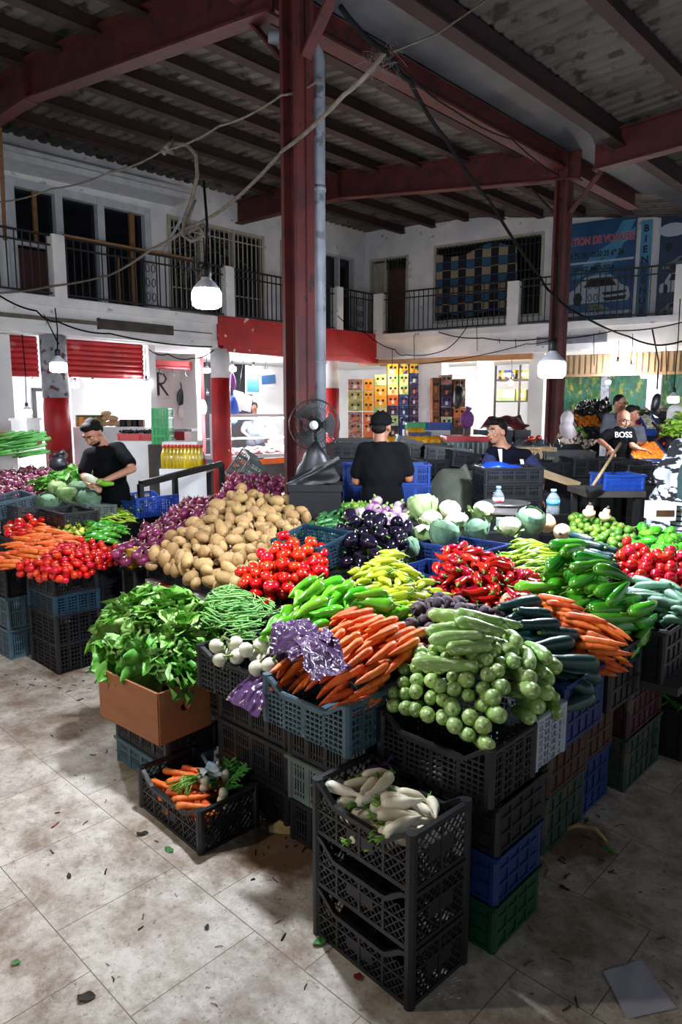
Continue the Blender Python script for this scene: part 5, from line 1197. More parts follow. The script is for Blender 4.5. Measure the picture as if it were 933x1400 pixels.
# ---- lamps of the shops
for (x, y, f, r, g, cord, lab) in ((80, 503, lambda a, b: atY(a, b, 6.3), .072, 'shopglow', .35, 'round white lamp hanging in front of the patterned pillar'),
    (45, 522, lambda a, b: onL(a, b, .9), .055, 'shopglow', .3, 'small lamp at the far left of the shutter shop'), (103, 527, lambda a, b: onL(a, b, .9), .065, 'shopglow', .3, 'lamp under the red shutter, right of the patterned pillar'),
    (127, 526, lambda a, b: onL(a, b, 1.2), .065, 'shopglow', .3, 'second lamp under the red shutter'), (200, 525, lambda a, b: onL(a, b, .35), .065, 'shopglow', .5, 'lamp at the right end of the red shutter'),
    (108, 566, lambda a, b: atY(a - 71, b - 2, 8.0), .05, 'shopglow', .75, 'low hanging lamp with a wooden socket at the left edge'),
    (283, 507, lambda a, b: onL(a, b, 1.3), .07, 'shopglow', .3, 'lamp left of the red and white pillar'), (318, 505, lambda a, b: onL(a, b, 1.2), .075, 'shopglow', .3, 'lamp over the left end of the butcher counter'),
    (347, 505, lambda a, b: onL(a, b, 1.2), .07, 'shopglow', .3, 'lamp over the middle of the butcher counter'), (363, 518, lambda a, b: onL(a, b, 1.7), .06, 'shopglow', .4, 'lamp behind the hanging butcher notices'),
    (587, 512, lambda a, b: onR(a, b, 1.2), .07, 'shopglow', .35, 'left lamp above the melon display'), (603, 508, lambda a, b: onR(a, b, .6), .07, 'shopglow', .3, 'right lamp above the melon display'),
    (536, 508, lambda a, b: atY(a, b, 15.0), .05, 'warmglow', .35, 'warm lamp in front of the fruit cartons'), (658, 498, lambda a, b: onR(a, b, .4), .075, 'shopglow', .3, 'lamp in front of the white pier by the drinks shelf'),
    (699, 524, lambda a, b: onR(a, b, 1.2), .06, 'warmglow', .4, 'warm lamp before the drinks shelf'), (671, 525, lambda a, b: onR(a, b, 1.5), .04, 'warmglow', .4, 'small warm lamp at the left of the drinks shelf'),
    (845, 498, lambda a, b: onR(a, b, -.2), .06, 'shopglow', .3, 'lamp hanging before the tan shutter header'), (863, 502, lambda a, b: onR(a, b, -.3), .05, 'warmglow', .5, 'small warm lamp before the tan shutter header'),
    (832, 523, lambda a, b: onR(a, b, 1.4), .05, 'shopglow', .5, 'lamp in front of the leaf mural'), (881, 515, lambda a, b: onR(a, b, 1.4), .06, 'shopglow', .4, 'lamp beside the bright post of the mural shop'),
    (921, 547, lambda a, b: atY(a, b, 8.2), .062, 'shopglow', 1.0, 'lamp on a long cord at the right edge')):
    lamp(f(x, y), r, lab, g, cord)
# ---- shop A, behind the red shutters
M['white'] = mat('white_gloss', '#d9dadb', rough=.4); M['cloth'] = mat('white_cloth', '#cfcfcf', '#e0e0df', 3, .9, .3, 12); M['kraft'] = mat('kraft_sack', '#a98d68', '#c2a680', 6, .9, .4, 20)
def frame_rect(B, name, x0, x1, z0, z1, d, lab, cat, m='iron', inner='plaster_clean', w=.07):
    r = B(MB().box(x0, x1, d, d + .03, z1 - w, z1).box(x0, x0 + w, d, d + .03, z0, z1).box(x1 - w, x1, d, d + .03, z0, z1).box(x0, x1, d, d + .03, z0, z0 + w), name, m); tag(r, lab, cat)
    MB().box(x0 + w, x1 - w, d + .012, d + .03, z0 + w, z1 - w).build('panel', inner, r); return r
p0, p1 = onL(108, 530, 3.2), onL(160, 592, 3.2); f0 = (UV(p0)[1], UV(p1)[1])
frame_rect(LB, 'framed_mirror', f0[0], f0[1], p1.z, p0.z, 3.3, 'large dark framed mirror on the white back wall', 'mirror')
q0, q1 = onL(47, 530, 3.2), onL(66, 600, 3.2)
frame_rect(LB, 'framed_mirror', UV(q0)[1], UV(q1)[1] + .1, q1.z, q0.z, 3.3, 'dark framed mirror left of the red pillar', 'mirror')
for x, y, lab in ((119, 542, 'left small dark notice on the mirror'), (145, 540, 'right small dark notice on the mirror')):
    p = onL(x, y, 3.18); v = UV(p)[1]; r = tag(LB(MB().box(v - .11, v + .11, 3.27, 3.285, p.z - .11, p.z + .11), 'notice', 'maroonp' if 'maroonp' in M else 'browndoor'), lab, 'notice')
def boxat(name, m, x0, y0, x1, y1, Y, dep, lab, cat, parts=None, group=None, face=None):
    """a solid thing whose front face fills the given picture box at the real distance Y"""
    a, b = atY(x0, y1, Y), atY(x1, y0, Y); c = (a + b) / 2; c = Vector((c.x, Y + dep / 2, a.z)); w, h = b.x - a.x, b.z - a.z
    root = empty(name, c, face if face is not None else 0.0); tag(root, lab, cat, group)
    MB().box(-w / 2, w / 2, -dep / 2, dep / 2, 0, h).build('body', m, root)
    if parts: parts(root, w, h, dep)
    return root
def table(name, m, x0, x1, ytop, Y, dep, lab, th=.05, legs=True):
    a, b = atY(x0, ytop, Y), atY(x1, ytop, Y); root = empty(name, ((a.x + b.x) / 2, Y + dep / 2, 0)); tag(root, lab, 'table'); w = b.x - a.x
    MB().box(-w / 2, w / 2, -dep / 2, dep / 2, a.z - th, a.z).build('top', m, root)
    for sx in (-1, 1):
        if m in ('white', 'cloth') and sx < 0: MB().box(-w / 2, w / 2, -dep / 2 - .006, -dep / 2, .35, a.z).build('cloth_front', m, root)
        for sy in (-1, 1): MB().box(sx * (w / 2 - .05) - .025, sx * (w / 2 - .05) + .025, sy * (dep / 2 - .05) - .025, sy * (dep / 2 - .05) + .025, 0, a.z - th).build('leg', 'iron', root)
    return root, a.z
tb, tz = table('shop_table', 'white', 100, 200, 584, 11.4, .7, 'white shop table below the mirror with jars and sacks')
for i in range(9):
    p = atY(108 + i * 3.6, 583, 11.7); p.z = tz; M.setdefault('jar', mat('jar_goods', '#6a7a2a', '#a0522d', 9, .4, rv=.4, rh=.05))
    o = MB().lathe([(.045, 0), (.05, .02), (.05, .15), (.04, .17)], 14).build('goods_jar', 'jar', None, p); MB().lathe([(.046, .165), (.046, .195), (0, .195)], 14).build('lid', 'redcap' if 'redcap' in M else 'pl_green', o)
    tag(o, 'small jar of preserves in the row at the back of the white table', 'jar', 'jars on the white table')
for i, (x, y, dz) in enumerate(((140, 583, 0), (152, 583, 0), (162, 583, 0), (142, 574, .09), (155, 574, .09), (146, 567, .17))):
    p = atY(x, 584, 11.75); p.z = tz + dz
    tag(MB().ico((0, 0, .05), .10, 2, 0, bumps(i, .06), (1, .7, .5)).build('kraft_sack', 'kraft', None, p), 'pale sack in the small pile on the white table', 'sack', 'sacks on the white table')
for i, x in enumerate((170, 178, 186, 193)):
    p = atY(x, 584, 11.7); p.z = tz
    tag(MB().box(-.06, .06, -.05, .05, 0, .12).box(-.062, .062, -.052, .052, .09, .1).build('dark_packet', ('dark', 'browndoor')[i % 2], None, p), ('first', 'second', 'third', 'fourth')[i] + ' dark packet from the left on the white table', 'box')
tb, tz2 = table('fruit_table', 'cloth', 155, 222, 603, 9.8, .8, 'white covered table carrying red trays of grapes')
M['grapef'] = mat('dark_grapes', '#15131f', '#2b2238', 10, .3, rv=.3)
for k, (x0, x1) in enumerate(((160, 190), (191, 221))):
    a, b_ = atY(x0, 602, 9.9), atY(x1, 602, 9.9); c = Vector(((a.x + b_.x) / 2, 10.15, tz2))
    crate('rib', 'red', .42, b_.x - a.x, .10, c, 0, ('left', 'right')[k] + ' red tray of dark grapes on the covered table')
    b = MB()
    for i in range(120): b.ico((R.uniform(-.13, .13), R.uniform(-.18, .18), .085 + R.uniform(0, .05)), .022, 1)
    tag(b.build('grapes', 'grapef', None, c), 'dark grapes heaped in the ' + ('left', 'right')[k] + ' red tray', 'grapes', None, 'stuff')
M['oil'] = mat('olive_oil', '#8f7a0a', '#b59a14', 3, .12, rv=.15, coat=.4); M['redcap'] = mat('red_cap', '#b5341c', rough=.4)
tb, tz3 = table('oil_table', 'white', 218, 282, 641, 7.6, .5, 'white table with rows of olive oil bottles')
for i in range(22):
    row = i // 11; x = 225 + (i % 11) * 4.9 + row * 2; p = atY(x, 640, 7.65 + row * .16); p.z = tz3
    o = MB().lathe([(0, 0), (.034, 0), (.036, .02), (.036, .15), (.02, .19), (.013, .22), (.013, .24), (0, .24)], 14).build('oil_bottle', 'oil', None, p); MB().lathe([(.016, .225), (.016, .255), (0, .255)], 10).build('cap', 'redcap', o)
    tag(o, 'golden olive oil bottle with a red cap on the white table', 'bottle', 'olive oil bottles')
boxat('tray_box', 'cloth', 222, 604, 270, 614, 8.6, .4, 'white tray of wrapped goods behind the oil bottles', 'box')
for k in range(4):
    a = atY(207, 608, 9.6); b_ = atY(230, 608, 9.6); c = Vector(((a.x + b_.x) / 2, 9.8, a.z + k * .125))
    crate('grid', 'brightgreen', .3, b_.x - a.x, .122, c, 0, ('lowest', 'second', 'third', 'topmost')[k] + ' bright green basket of the stack beside the dividing wall')
a = atY(207, 608, 9.6); boxat('basket_plinth', 'plank', 206, 608, 231, 700, 9.62, .3, 'dark plinth under the bright green baskets', 'box')
boxat('red_cabinet', 'redpaint', 229, 590, 252, 612, 10.6, .4, 'small red cabinet with a grey counter top', 'cabinet', lambda r, w, h, d: MB().box(-w / 2 - .02, w / 2 + .12, -d / 2 - .03, d / 2, h, h + .04).build('counter_top', 'pipe', r))
boxat('olive_crate', 'tanwood' if 'tanwood' in M else 'woodrail', -10, 592, 39, 612, 8.0, .35, 'brown wooden crate at the left edge behind the leeks', 'crate', lambda r, w, h, d: [MB().box(-w / 2 - .01, w / 2 + .01, -d / 2 - .015, -d / 2, h * q, h * q + .05).build('slat', 'woodrail', r) for q in (.0, .4, .78)])
boxat('polystyrene_box', 'cloth', 16, 575, 36, 592, 9.0, .4, 'pale box on the shelf at the far left wall', 'box', lambda r, w, h, d: MB().box(-w / 2 - .02, w / 2 + .02, -d / 2 - .02, d / 2 + .02, h, h + .03).build('lid', 'cloth', r))
b = MB()
for i in range(60): p = atY(R.uniform(-6, 48), R.uniform(596, 624), 7.3) - atY(20, 615, 7.3); b.tube([p + V3(-.15, 0, -.02), p + V3(0, rn(.02), .01), p + V3(.17, 0, .04 + rn(.02))], [.011, .010, .014], 6)
tag(b.build('leek_bundle', 'leafdark', None, atY(20, 615, 7.3)), 'heap of green leek stalks at the left edge', 'leeks', None, 'stuff')
p = atY(81, 641, 6.9); root = empty('black_bag', p); tag(root, 'black plastic bag lying on the far left onions', 'bag')
V, Fc = ICO[3]; MB().add([(v[0] * .085 * (1 + .5 * crumple(v[0], v[2], 5, 2)), v[1] * .07, v[2] * .075 + .05) for v in V], Fc, 0, True).build('body', 'tarp', root); MB().tube([(-.03, 0, .1), (0, -.01, .15), (.06, 0, .17)], [.03, .016, .03], 7).build('knot', 'tarp', root)
# ---- shop B
rail = LB(MB().tube([(6.95, 1.5, 2.66), (8.5, 1.5, 2.66)], .03, 8).box(6.95, 8.5, 1.48, 1.56, 2.70, 2.80), 'hook_rail', 'redpaint'); tag(rail, 'red meat rail with hooks in the small white shop', 'rail')
for i in range(5):
    x = 7.15 + i * .3; MB().tube([(x, 1.5, 2.64), (x, 1.5, 2.55), (x + .03, 1.5, 2.50), (x + .07, 1.5, 2.52), (x + .07, 1.5, 2.56)], .009, 6).build('hook', 'alu', rail)
S(LB(MB().box(6.93, 8.6, 2.0, 2.1, 0, 2.96), 'wall_small_shop', 'plaster_clean'), 'white wall of the small shop between shutters and butcher')
M['hung'] = mat('black_bag_plastic', '#17171b', '#26262b', 8, .35, .4, 14)
def hanging(x, y, w, h, d, m, lab, cat, name, amp=.05):
    p = onL(x, y, d); root = empty(name, p, ANG); tag(root, lab, cat); q = bumps(int(x), .3, 3)
    b = MB(); V, Fc = ICO[2]; b.add([(v[0] * w / 2 * (1 + .25 * q(v)) * (1.1 - .35 * v[2]), v[1] * .05, v[2] * h / 2 * (1 + .1 * q(v))) for v in V], Fc, 0, True).build('body', m, root)
    MB().tube([(0, 0, h * .42), (.01, 0, h * .62), (0, .02, h * .8)], .012, 6).build('handle', m, root); return root
for a in ((248, 543, .20, .38, 1.93, 'hung', 'left black bag hanging on the white shop wall', 'bag', 'hanging_bag'), (262, 540, .20, .40, 1.93, 'hung', 'right black bag hanging on the white shop wall', 'bag', 'hanging_bag'), (250, 562, .22, .34, 1.93, 'cloth', 'white cloth hanging under the left black bag', 'cloth', 'hanging_cloth'), (276, 556, .24, .42, 1.93, 'cloth', 'white apron hanging beside the pillar', 'apron', 'hanging_apron'), (283, 538, .10, .14, 1.93, 'hung', 'small black bag near the pillar', 'bag', 'hanging_bag')): hanging(*a)
p = onL(220, 525, 1.98); x = UV(p)[1]
sg = tag(LB(MB().box(x - .13, x + .22, 1.965, 1.99, p.z - .28, p.z + .28), 'wall_sign', 'white'), 'white sign with a black letter drawn on it, by the dividing wall', 'sign')
MB().box(x - .10, x - .05, 1.955, 1.965, p.z - .24, p.z + .24).add([(x - .05, 1.96, p.z - .02), (x + .12, 1.96, p.z - .24), (x + .18, 1.96, p.z - .24), (x, 1.96, p.z)], [(0, 1, 2, 3)]).tube([(x - .05, 1.958, p.z + .22), (x + .06, 1.958, p.z + .20), (x + .12, 1.958, p.z + .11), (x + .06, 1.958, p.z + .02), (x - .05, 1.958, p.z)], .02, 6).build('lettering', 'pblack', sg)
# ---- butcher
def lamp_box(): pass
bc = empty('butcher_counter', lw(0, 0), ANG); tag(bc, 'lit glass fronted butcher counter with meat on display', 'counter')
M['clear'] = mat('counter_glass', '#e6f0f4', rough=.05, alpha=.14, spec=.6); M['enamel'] = mat('white_enamel', '#c9cfd4', rough=.3)
bx0, bx1 = 8.75, 11.1
MB().box(bx0, bx1, .8, 1.7, .0, .62).build('base', 'pl_dgrey', bc); MB().box(bx0, bx1, .78, .8, .64, .76).build('orange_strip', 'pl_orange', bc)
MB().box(bx0, bx1, .78, 1.7, .78, .86).build('deck', 'enamel', bc); MB().box(bx0, bx1, .76, 1.25, 1.66, 1.73).build('top_bar', 'enamel', bc)
MB().add([(bx0, .79, .86), (bx1, .79, .86), (bx1, .85, 1.66), (bx0, .85, 1.66)], [(0, 1, 2, 3)]).build('front_glass', 'clear', bc)
for x in (bx0, bx1 - .03): MB().box(x, x + .03, .8, 1.25, .86, 1.66).build('side_frame', 'enamel', bc)
MB().box(bx0, bx1, 1.2, 1.5, 1.18, 1.21).build('shelf', 'pipe', bc)
MB().box(bx0 + .1, bx1 - .1, .95, 1.0, 1.62, 1.65).build('strip_light', 'shopglow', bc)
M['meat'] = mat('pale_meat', '#b5626a', '#d8b0ac', 8, .4, rv=.2, lo=.4, hi=.6); M['chicken'] = mat('chicken_skin', '#d8b6a4', '#e6cfc0', 8, .5)
mp = veg_round('meat_cut', .075, 'meat', (1.4, 1, .6), .18, 4, 2, 3)
for i in range(44):
    x = bx0 + .12 + (i % 22) * .1 + rn(.02); dpt = .92 + .2 * (i // 22) + rn(.02); loc = lw(x, dpt, .905 + .05 * (i // 22)); rot = (rn(.3), rn(.3), R.uniform(0, 6)); o = mp[i] if i < 4 else dup(mp[i % 4], loc, rot, None, None, R.uniform(.8, 1.2)); o.location = loc; o.rotation_euler = rot
    tag(o, 'pale cut of meat on the butcher counter deck', 'meat', 'cuts of meat')
mp = veg_round('chicken', .09, 'chicken', (.8, .8, 1.3), .12, 2, 2, 3)
for i in range(3):
    o = mp[i] if i < 2 else dup(mp[0]); o.location = lw(10.25 + i * .18, 1.35, 1.33); tag(o, 'pale chicken standing on the glass counter shelf', 'chicken', 'chickens')
S(LB(MB().box(8.65, 9.1, 1.9, 2.0, 0, 2.96), 'wall_butcher_tile', 'redpaint'), 'red and white tiled wall strip of the butcher')
for (x, y, w, h, lab, mm) in ((346, 520, .42, .62, 'large printed notice hanging over the butcher counter', 'psky'), (367, 517, .5, .38, 'wide printed notice hanging behind the lamp of the butcher', 'posterblue'), (325, 548, .26, .42, 'left white paper hung at the butcher stall', 'white'), (338, 551, .26, .36, 'right white paper hung askew at the butcher stall', 'white')):
    p = onL(x, y, 1.25); root = empty('hung_notice', p, (0, rn(.06) if mm != 'white' else .2, ANG)); tag(root, lab, 'notice')
    MB().box(-w / 2, w / 2, -.006, .006, -h / 2, h / 2).build('sheet', 'white', root)
    if mm != 'white': MB().box(-w / 2 + .04, w / 2 - .04, -.009, -.006, -h / 2 + .06, h / 2 - .12).build('picture', mm, root)
    MB().tube([(0, 0, h / 2), (0, 0, 2.9 - p.z)], .004, 5).build('string', 'iron', root)
hanging(319, 560, .26, .62, 1.1, 'pl_blue', 'bright blue apron hanging beside the pillar at the butcher', 'apron', 'hanging_apron')
hanging(318, 522, .16, .40, 1.1, 'net', 'pink cloth hanging above the blue apron', 'cloth', 'hanging_cloth')
# ---- fruit cartons
M['cpink'] = mat('pink_grey_print', '#7d4a48', '#a58a82', 14, .7, lo=.42, hi=.58); M['cgreen'] = mat('green_beige_print', '#7a8a3a', '#b8a878', 7, .7, lo=.42, hi=.58); M['cyellow'] = mat('yellow_print', '#c98a0a', '#dca626', 6, .6)
M['corange'] = mat('orange_print', '#c0561e', '#d4773a', 6, .6); M['ccream'] = mat('cream_green_print', '#c9c79a', '#7fae5a', 5, .6, lo=.5, hi=.6); M['clgreen'] = mat('light_green_print', '#7fc07a', '#d2dcb8', 5, .6, lo=.45, hi=.55)
M['cpurple'] = mat('purple_print', '#2c1f4a', '#6a4a86', 9, .6, lo=.5, hi=.6); M['cblue'] = mat('blue_print', '#16387a', '#9ab4cf', 10, .6, lo=.58, hi=.64); M['cmix'] = mat('blue_yellow_print', '#1c3a7a', '#d0b22a', 7, .6, lo=.5, hi=.54); M['cbrown'] = mat('brown_print', '#6a3a22', '#8a5636', 5, .7); M['cdark'] = mat('dark_print', '#1d1420', '#5a3a40', 12, .6, lo=.55, hi=.62)
NAMES = dict(cpink='pink and grey', cgreen='green and beige', cyellow='yellow', corange='orange', ccream='cream and green', clgreen='light green', cpurple='purple', cblue='blue', cmix='blue and yellow', cbrown='brown', cdark='dark')
def fruit_carton(m, x0, x1, y0, y1, Y, where):
    def parts(r, w, h, d):
        for sx in (-.22, .22): MB().lathe([(0, 0), (.028, 0), (.028, .012), (0, .012)], 10).build('hand_hole', 'dark', r).matrix_local = Matrix.Translation((sx * w, -d / 2 + .004, h * .62)) @ Matrix.Rotation(PI / 2, 4, 'X')
        MB().box(-w * .12, w * .12, -d / 2 - .003, -d / 2, h * .15, h * .48).build('sticker', ('whitep', 'corange')[int(x0 + y0) % 2], r)
        MB().box(-w / 2 - .004, w / 2 + .004, -d / 2 - .004, d / 2 + .004, h * .86, h * .99).build('lid', m, r)
    boxat('fruit_carton', m, x0 + .4, y0 + .3, x1 - .4, y1, Y, .38, '%s fruit carton, %s' % (NAMES[m].replace(' and ', '-'), where), 'box', parts)
COLS = [(476, 496, [('cpink', 518, 533), ('cgreen', 534, 548), ('cgreen', 548, 562), ('cpink', 563, 577), ('cpink', 577, 592), ('cpink', 592, 611)]), (497, 511, [('cyellow', 518, 533), ('cyellow', 534, 548), ('cyellow', 548, 562), ('corange', 563, 577), ('corange', 577, 592), ('corange', 592, 611)]),
        (512, 529, [('ccream', 512, 527), ('cyellow', 528, 542), ('cyellow', 542, 556), ('ccream', 556, 571), ('corange', 571, 591), ('cpurple', 591, 611)]), (530, 545, [('cyellow', 497, 511), ('clgreen', 511, 525), ('ccream', 525, 540), ('corange', 540, 554), ('cpurple', 554, 568), ('clgreen', 568, 582), ('cdark', 582, 596), ('cpurple', 596, 611)]),
        (546, 559, [('cmix', 497, 511), ('clgreen', 511, 525), ('clgreen', 525, 539), ('cblue', 539, 554), ('cblue', 554, 568), ('cblue', 568, 583), ('cblue', 583, 597), ('cblue', 597, 611)]), (560, 573, [('cmix', 497, 510), ('cblue', 510, 525), ('cpurple', 525, 540), ('cpurple', 540, 554), ('cpurple', 554, 568), ('cpurple', 568, 583), ('cblue', 583, 597), ('cpurple', 597, 611)])]
ORD = ('top', 'second from the top', 'third from the top', 'fourth from the top', 'fifth from the top', 'sixth from the top', 'seventh from the top', 'eighth from the top'); CN = ('leftmost', 'second', 'third', 'fourth', 'fifth', 'rightmost')
for ci, (x0, x1, rows) in enumerate(COLS):
    for ri, (m, y0, y1) in enumerate(rows): fruit_carton(m, x0, x1, y0, y1, 15.4 + .0 * ci, '%s in the %s column of the corner' % (ORD[ri], CN[ci]))
boxat('stack_base', 'plank', 474, 611, 575, 680, 15.38, .45, 'dark wooden platform under the corner fruit cartons', 'platform')
COLS2 = [(591, 602, [('cbrown', 516, 540), ('cbrown', 540, 562), ('cbrown', 562, 584)]), (603, 619, [('cpink', 512, 526), ('cdark', 526, 541), ('cpurple', 541, 556), ('cdark', 556, 570), ('ccream', 570, 584)]), (620, 637, [('cbrown', 518, 531), ('cbrown', 531, 544), ('cbrown', 544, 557), ('corange', 557, 571), ('cbrown', 571, 584)])]
for ci, (x0, x1, rows) in enumerate(COLS2):
    for ri, (m, y0, y1) in enumerate(rows): fruit_carton(m, x0, x1, y0, y1, 14.6, '%s in the %s column behind the melons' % (ORD[ri], ('left', 'middle', 'right')[ci]))
boxat('stack_base', 'plank', 589, 584, 639, 660, 14.55, .45, 'dark wooden platform under the brown cartons', 'platform')
hp = atY(628, 543, 14.3); root = empty('hanging_bag', hp); tag(root, 'black bag hanging on the brown cartons', 'bag'); MB().ico((0, 0, 0), .2, 2, 0, bumps(8, .2, 3), (.6, .4, 1.3)).build('body', 'hung', root); MB().tube([(0, 0, .22), (0, .02, .32), (.02, .06, .34)], .015, 6).build('handle', 'hung', root)
# ---- melons and counters in the middle
tb, tzm = table('melon_table', 'cloth', 543, 618, 602, 10.6, 1.0, 'white covered table behind the yellow melons')
for i in range(9):
    x = 530 + i * 10.5; p = atY(x, 604, 9.6); o = MB().lathe([(0, -.085), (.04, -.078), (.075, -.04), (.085, 0), (.075, .045), (.035, .085), (0, .09)], 16).build('yellow_melon', 'rind', None, p, (1.3 + rn(.2), 0, R.uniform(-.5, .5))); MB().tube([(0, 0, .085), (0, .005, .105)], [.008, .006], 6).build('stem', 'zstem', o)
    tag(o, 'yellow melon in the front row before the fruit cartons', 'melon', 'melons in the front row')
for k, (x0, x1) in enumerate(((525, 560), (562, 618))):
    a, b_ = atY(x0, 611, 9.6), atY(x1, 611, 9.6); crate('slot', 'black', .34, b_.x - a.x, .12, Vector(((a.x + b_.x) / 2, 9.6, a.z - .06)), 0, ('left', 'right')[k] + ' black crate under the yellow melons')
boxat('display_stand', 'dark', 524, 617, 620, 680, 9.55, .3, 'dark stand below the melon crates', 'stand')
for (x0, x1, y, co, lab) in ((555, 580, 589, 'brightgreen', 'green tray at the back of the melon table'), (581, 615, 590, 'blue', 'blue tray at the back of the melon table'), (554, 582, 600, 'navy', 'navy tray with two melons on the melon table')):
    a, b_ = atY(x0, y, 11.3), atY(x1, y, 11.3); z = tzm if y > 595 else a.z
    crate('rib', co, .3, b_.x - a.x, .12, Vector(((a.x + b_.x) / 2, 11.2 if y < 595 else 10.8, tzm + (.0 if y > 595 else .14))), 0, lab)
for k, (x0, x1) in enumerate(((553, 616),)): boxat('tray_riser', 'cloth', x0, 587.5, x1, 596, 11.05, .34, 'white covered riser under the back trays', 'box')
for i in range(2):
    p = atY(563 + i * 11, 597, 10.8); p.z = tzm + .11; o = MB().lathe([(0, -.085), (.04, -.078), (.075, -.04), (.085, 0), (.075, .045), (.035, .085), (0, .09)], 16).build('yellow_melon', 'rind', None, p, (1.5, 0, .3)); tag(o, ('left', 'right')[i] + ' yellow melon in the navy tray', 'melon')
boxat('red_topped_counter', 'pl_ggreen', 612, 603, 668, 640, 8.9, .6, 'pale panelled counter with a bright red top', 'counter', lambda r, w, h, d: [MB().box(-w / 2 - .02, w / 2 + .02, -d / 2 - .02, d / 2 + .02, h, h + .06).build('red_top', 'pl_red', r)] + [MB().box(-w / 2 + w * q / 8 - .01, -w / 2 + w * q / 8 + .01, -d / 2 - .01, -d / 2, .02, h - .02).build('rib', 'pl_white', r) for q in range(1, 8)])
hp = atY(639, 575, 9.5); root = empty('pink_bag', hp); tag(root, 'pink plastic bag behind the red topped counter', 'bag'); MB().ico((0, 0, 0), .11, 2, 0, bumps(5, .15, 3), (.9, .6, 1.2)).build('body', 'pinkp' if 'pinkp' in M else 'net', root); MB().tube([(0, 0, .12), (.02, 0, .18)], [.03, .045], 7).build('knot', 'net', root)
boxat('bag_post', 'plank', 634, 584, 644, 640, 9.5, .1, 'short dark post carrying the pink bag', 'post')
# ---- drinks shelf
sh = empty('drinks_shelf', rw(2.75, 2.2), RWA); tag(sh, 'tall dark shelf of drinks packs between white piers', 'shelf')
zs = [onR(700, y, 2.2).z for y in (586, 548, 519, 500)]
for z in zs[:3]: MB().box(-.62, .62, -.25, .25, z - .03, z).build('board', 'iron', sh)
for sx in (-.6, -.0, .6): MB().box(sx - .02, sx + .02, -.25, -.21, 0, zs[3]).build('upright', 'iron', sh)
for i, (x, y, m, w, h, k) in enumerate(((-.35, 1, 'clgreen', .42, .26, 'green patterned'), (.02, 1, 'cgreen', .24, .26, 'plain green'), (.40, 1, 'ccream', .36, .28, 'cream'), (-.35, 2, 'cmix', .40, .22, 'green and yellow'), (.08, 2, 'cgreen', .3, .22, 'dark green'), (.42, 2, 'ccream', .3, .24, 'pale bottled'))):
    p = rw(2.75, 2.2) + Matrix.Rotation(RWA, 3, 'Z') @ Vector((x, 0, 0)); p.z = zs[y]
    o = MB().box(-w / 2, w / 2, -.16, .16, 0, h).build('drinks_pack', m, None, p, RWA); MB().box(-w * .3, w * .3, -.166, -.16, h * .3, h * .7).build('print', 'white', o); tag(o, '%s drinks pack on the %s shelf' % (k, ('', 'middle', 'upper')[y]), 'box')
for k, (x, n) in enumerate(((.30, 4), (.48, 2))):
    for i in range(n):
        p = rw(2.75, 2.2) + Matrix.Rotation(RWA, 3, 'Z') @ Vector((x, -.1, 0)); p.z = zs[0] + i * .085
        o = MB().lathe([(0, 0), (.075, 0), (.08, .01), (.08, .07), (.075, .083), (0, .083)], 16).build('yellow_tub', 'cyellow', None, p); tag(o, ('lowest', 'second', 'third', 'topmost')[i] + ' yellow tub in the %s pile on the shelf' % ('taller', 'shorter')[k], 'tub')
M['redsack'] = mat('red_sacking', '#5a1a20', '#7d2a30', 8, .8, .4, 20)
b = MB(); a, c, d, e = atY(655, 588, 10.5), atY(725, 586, 10.5), atY(712, 568, 11.2), atY(668, 570, 11.2); o0 = a.copy()
b.grid(lambda s, t: (a * (1 - s) + c * s) * (1 - t) + (e * (1 - s) + d * s) * t - o0 + V3(0, 0, .04 * math.sin(14 * s) * math.cos(5 * t)), 26, 10)
tag(b.build('red_cloth', 'redsack', None, o0), 'dark red sacking spread over crates under the drinks shelf', 'cloth')
for k in range(3): boxat('produce_bin', ('pl_black', 'pl_dgrey', 'pl_black')[k], 655 + k * 24, 588, 677 + k * 24, 640, 10.3, .5, ('left', 'middle', 'right')[k] + ' black produce bin below the red sacking', 'bin', lambda r, w, h, d: MB().box(-w / 2 - .01, w / 2 + .01, -d / 2 - .02, -d / 2, h - .1, h).build('rim', 'pl_dgrey', r))
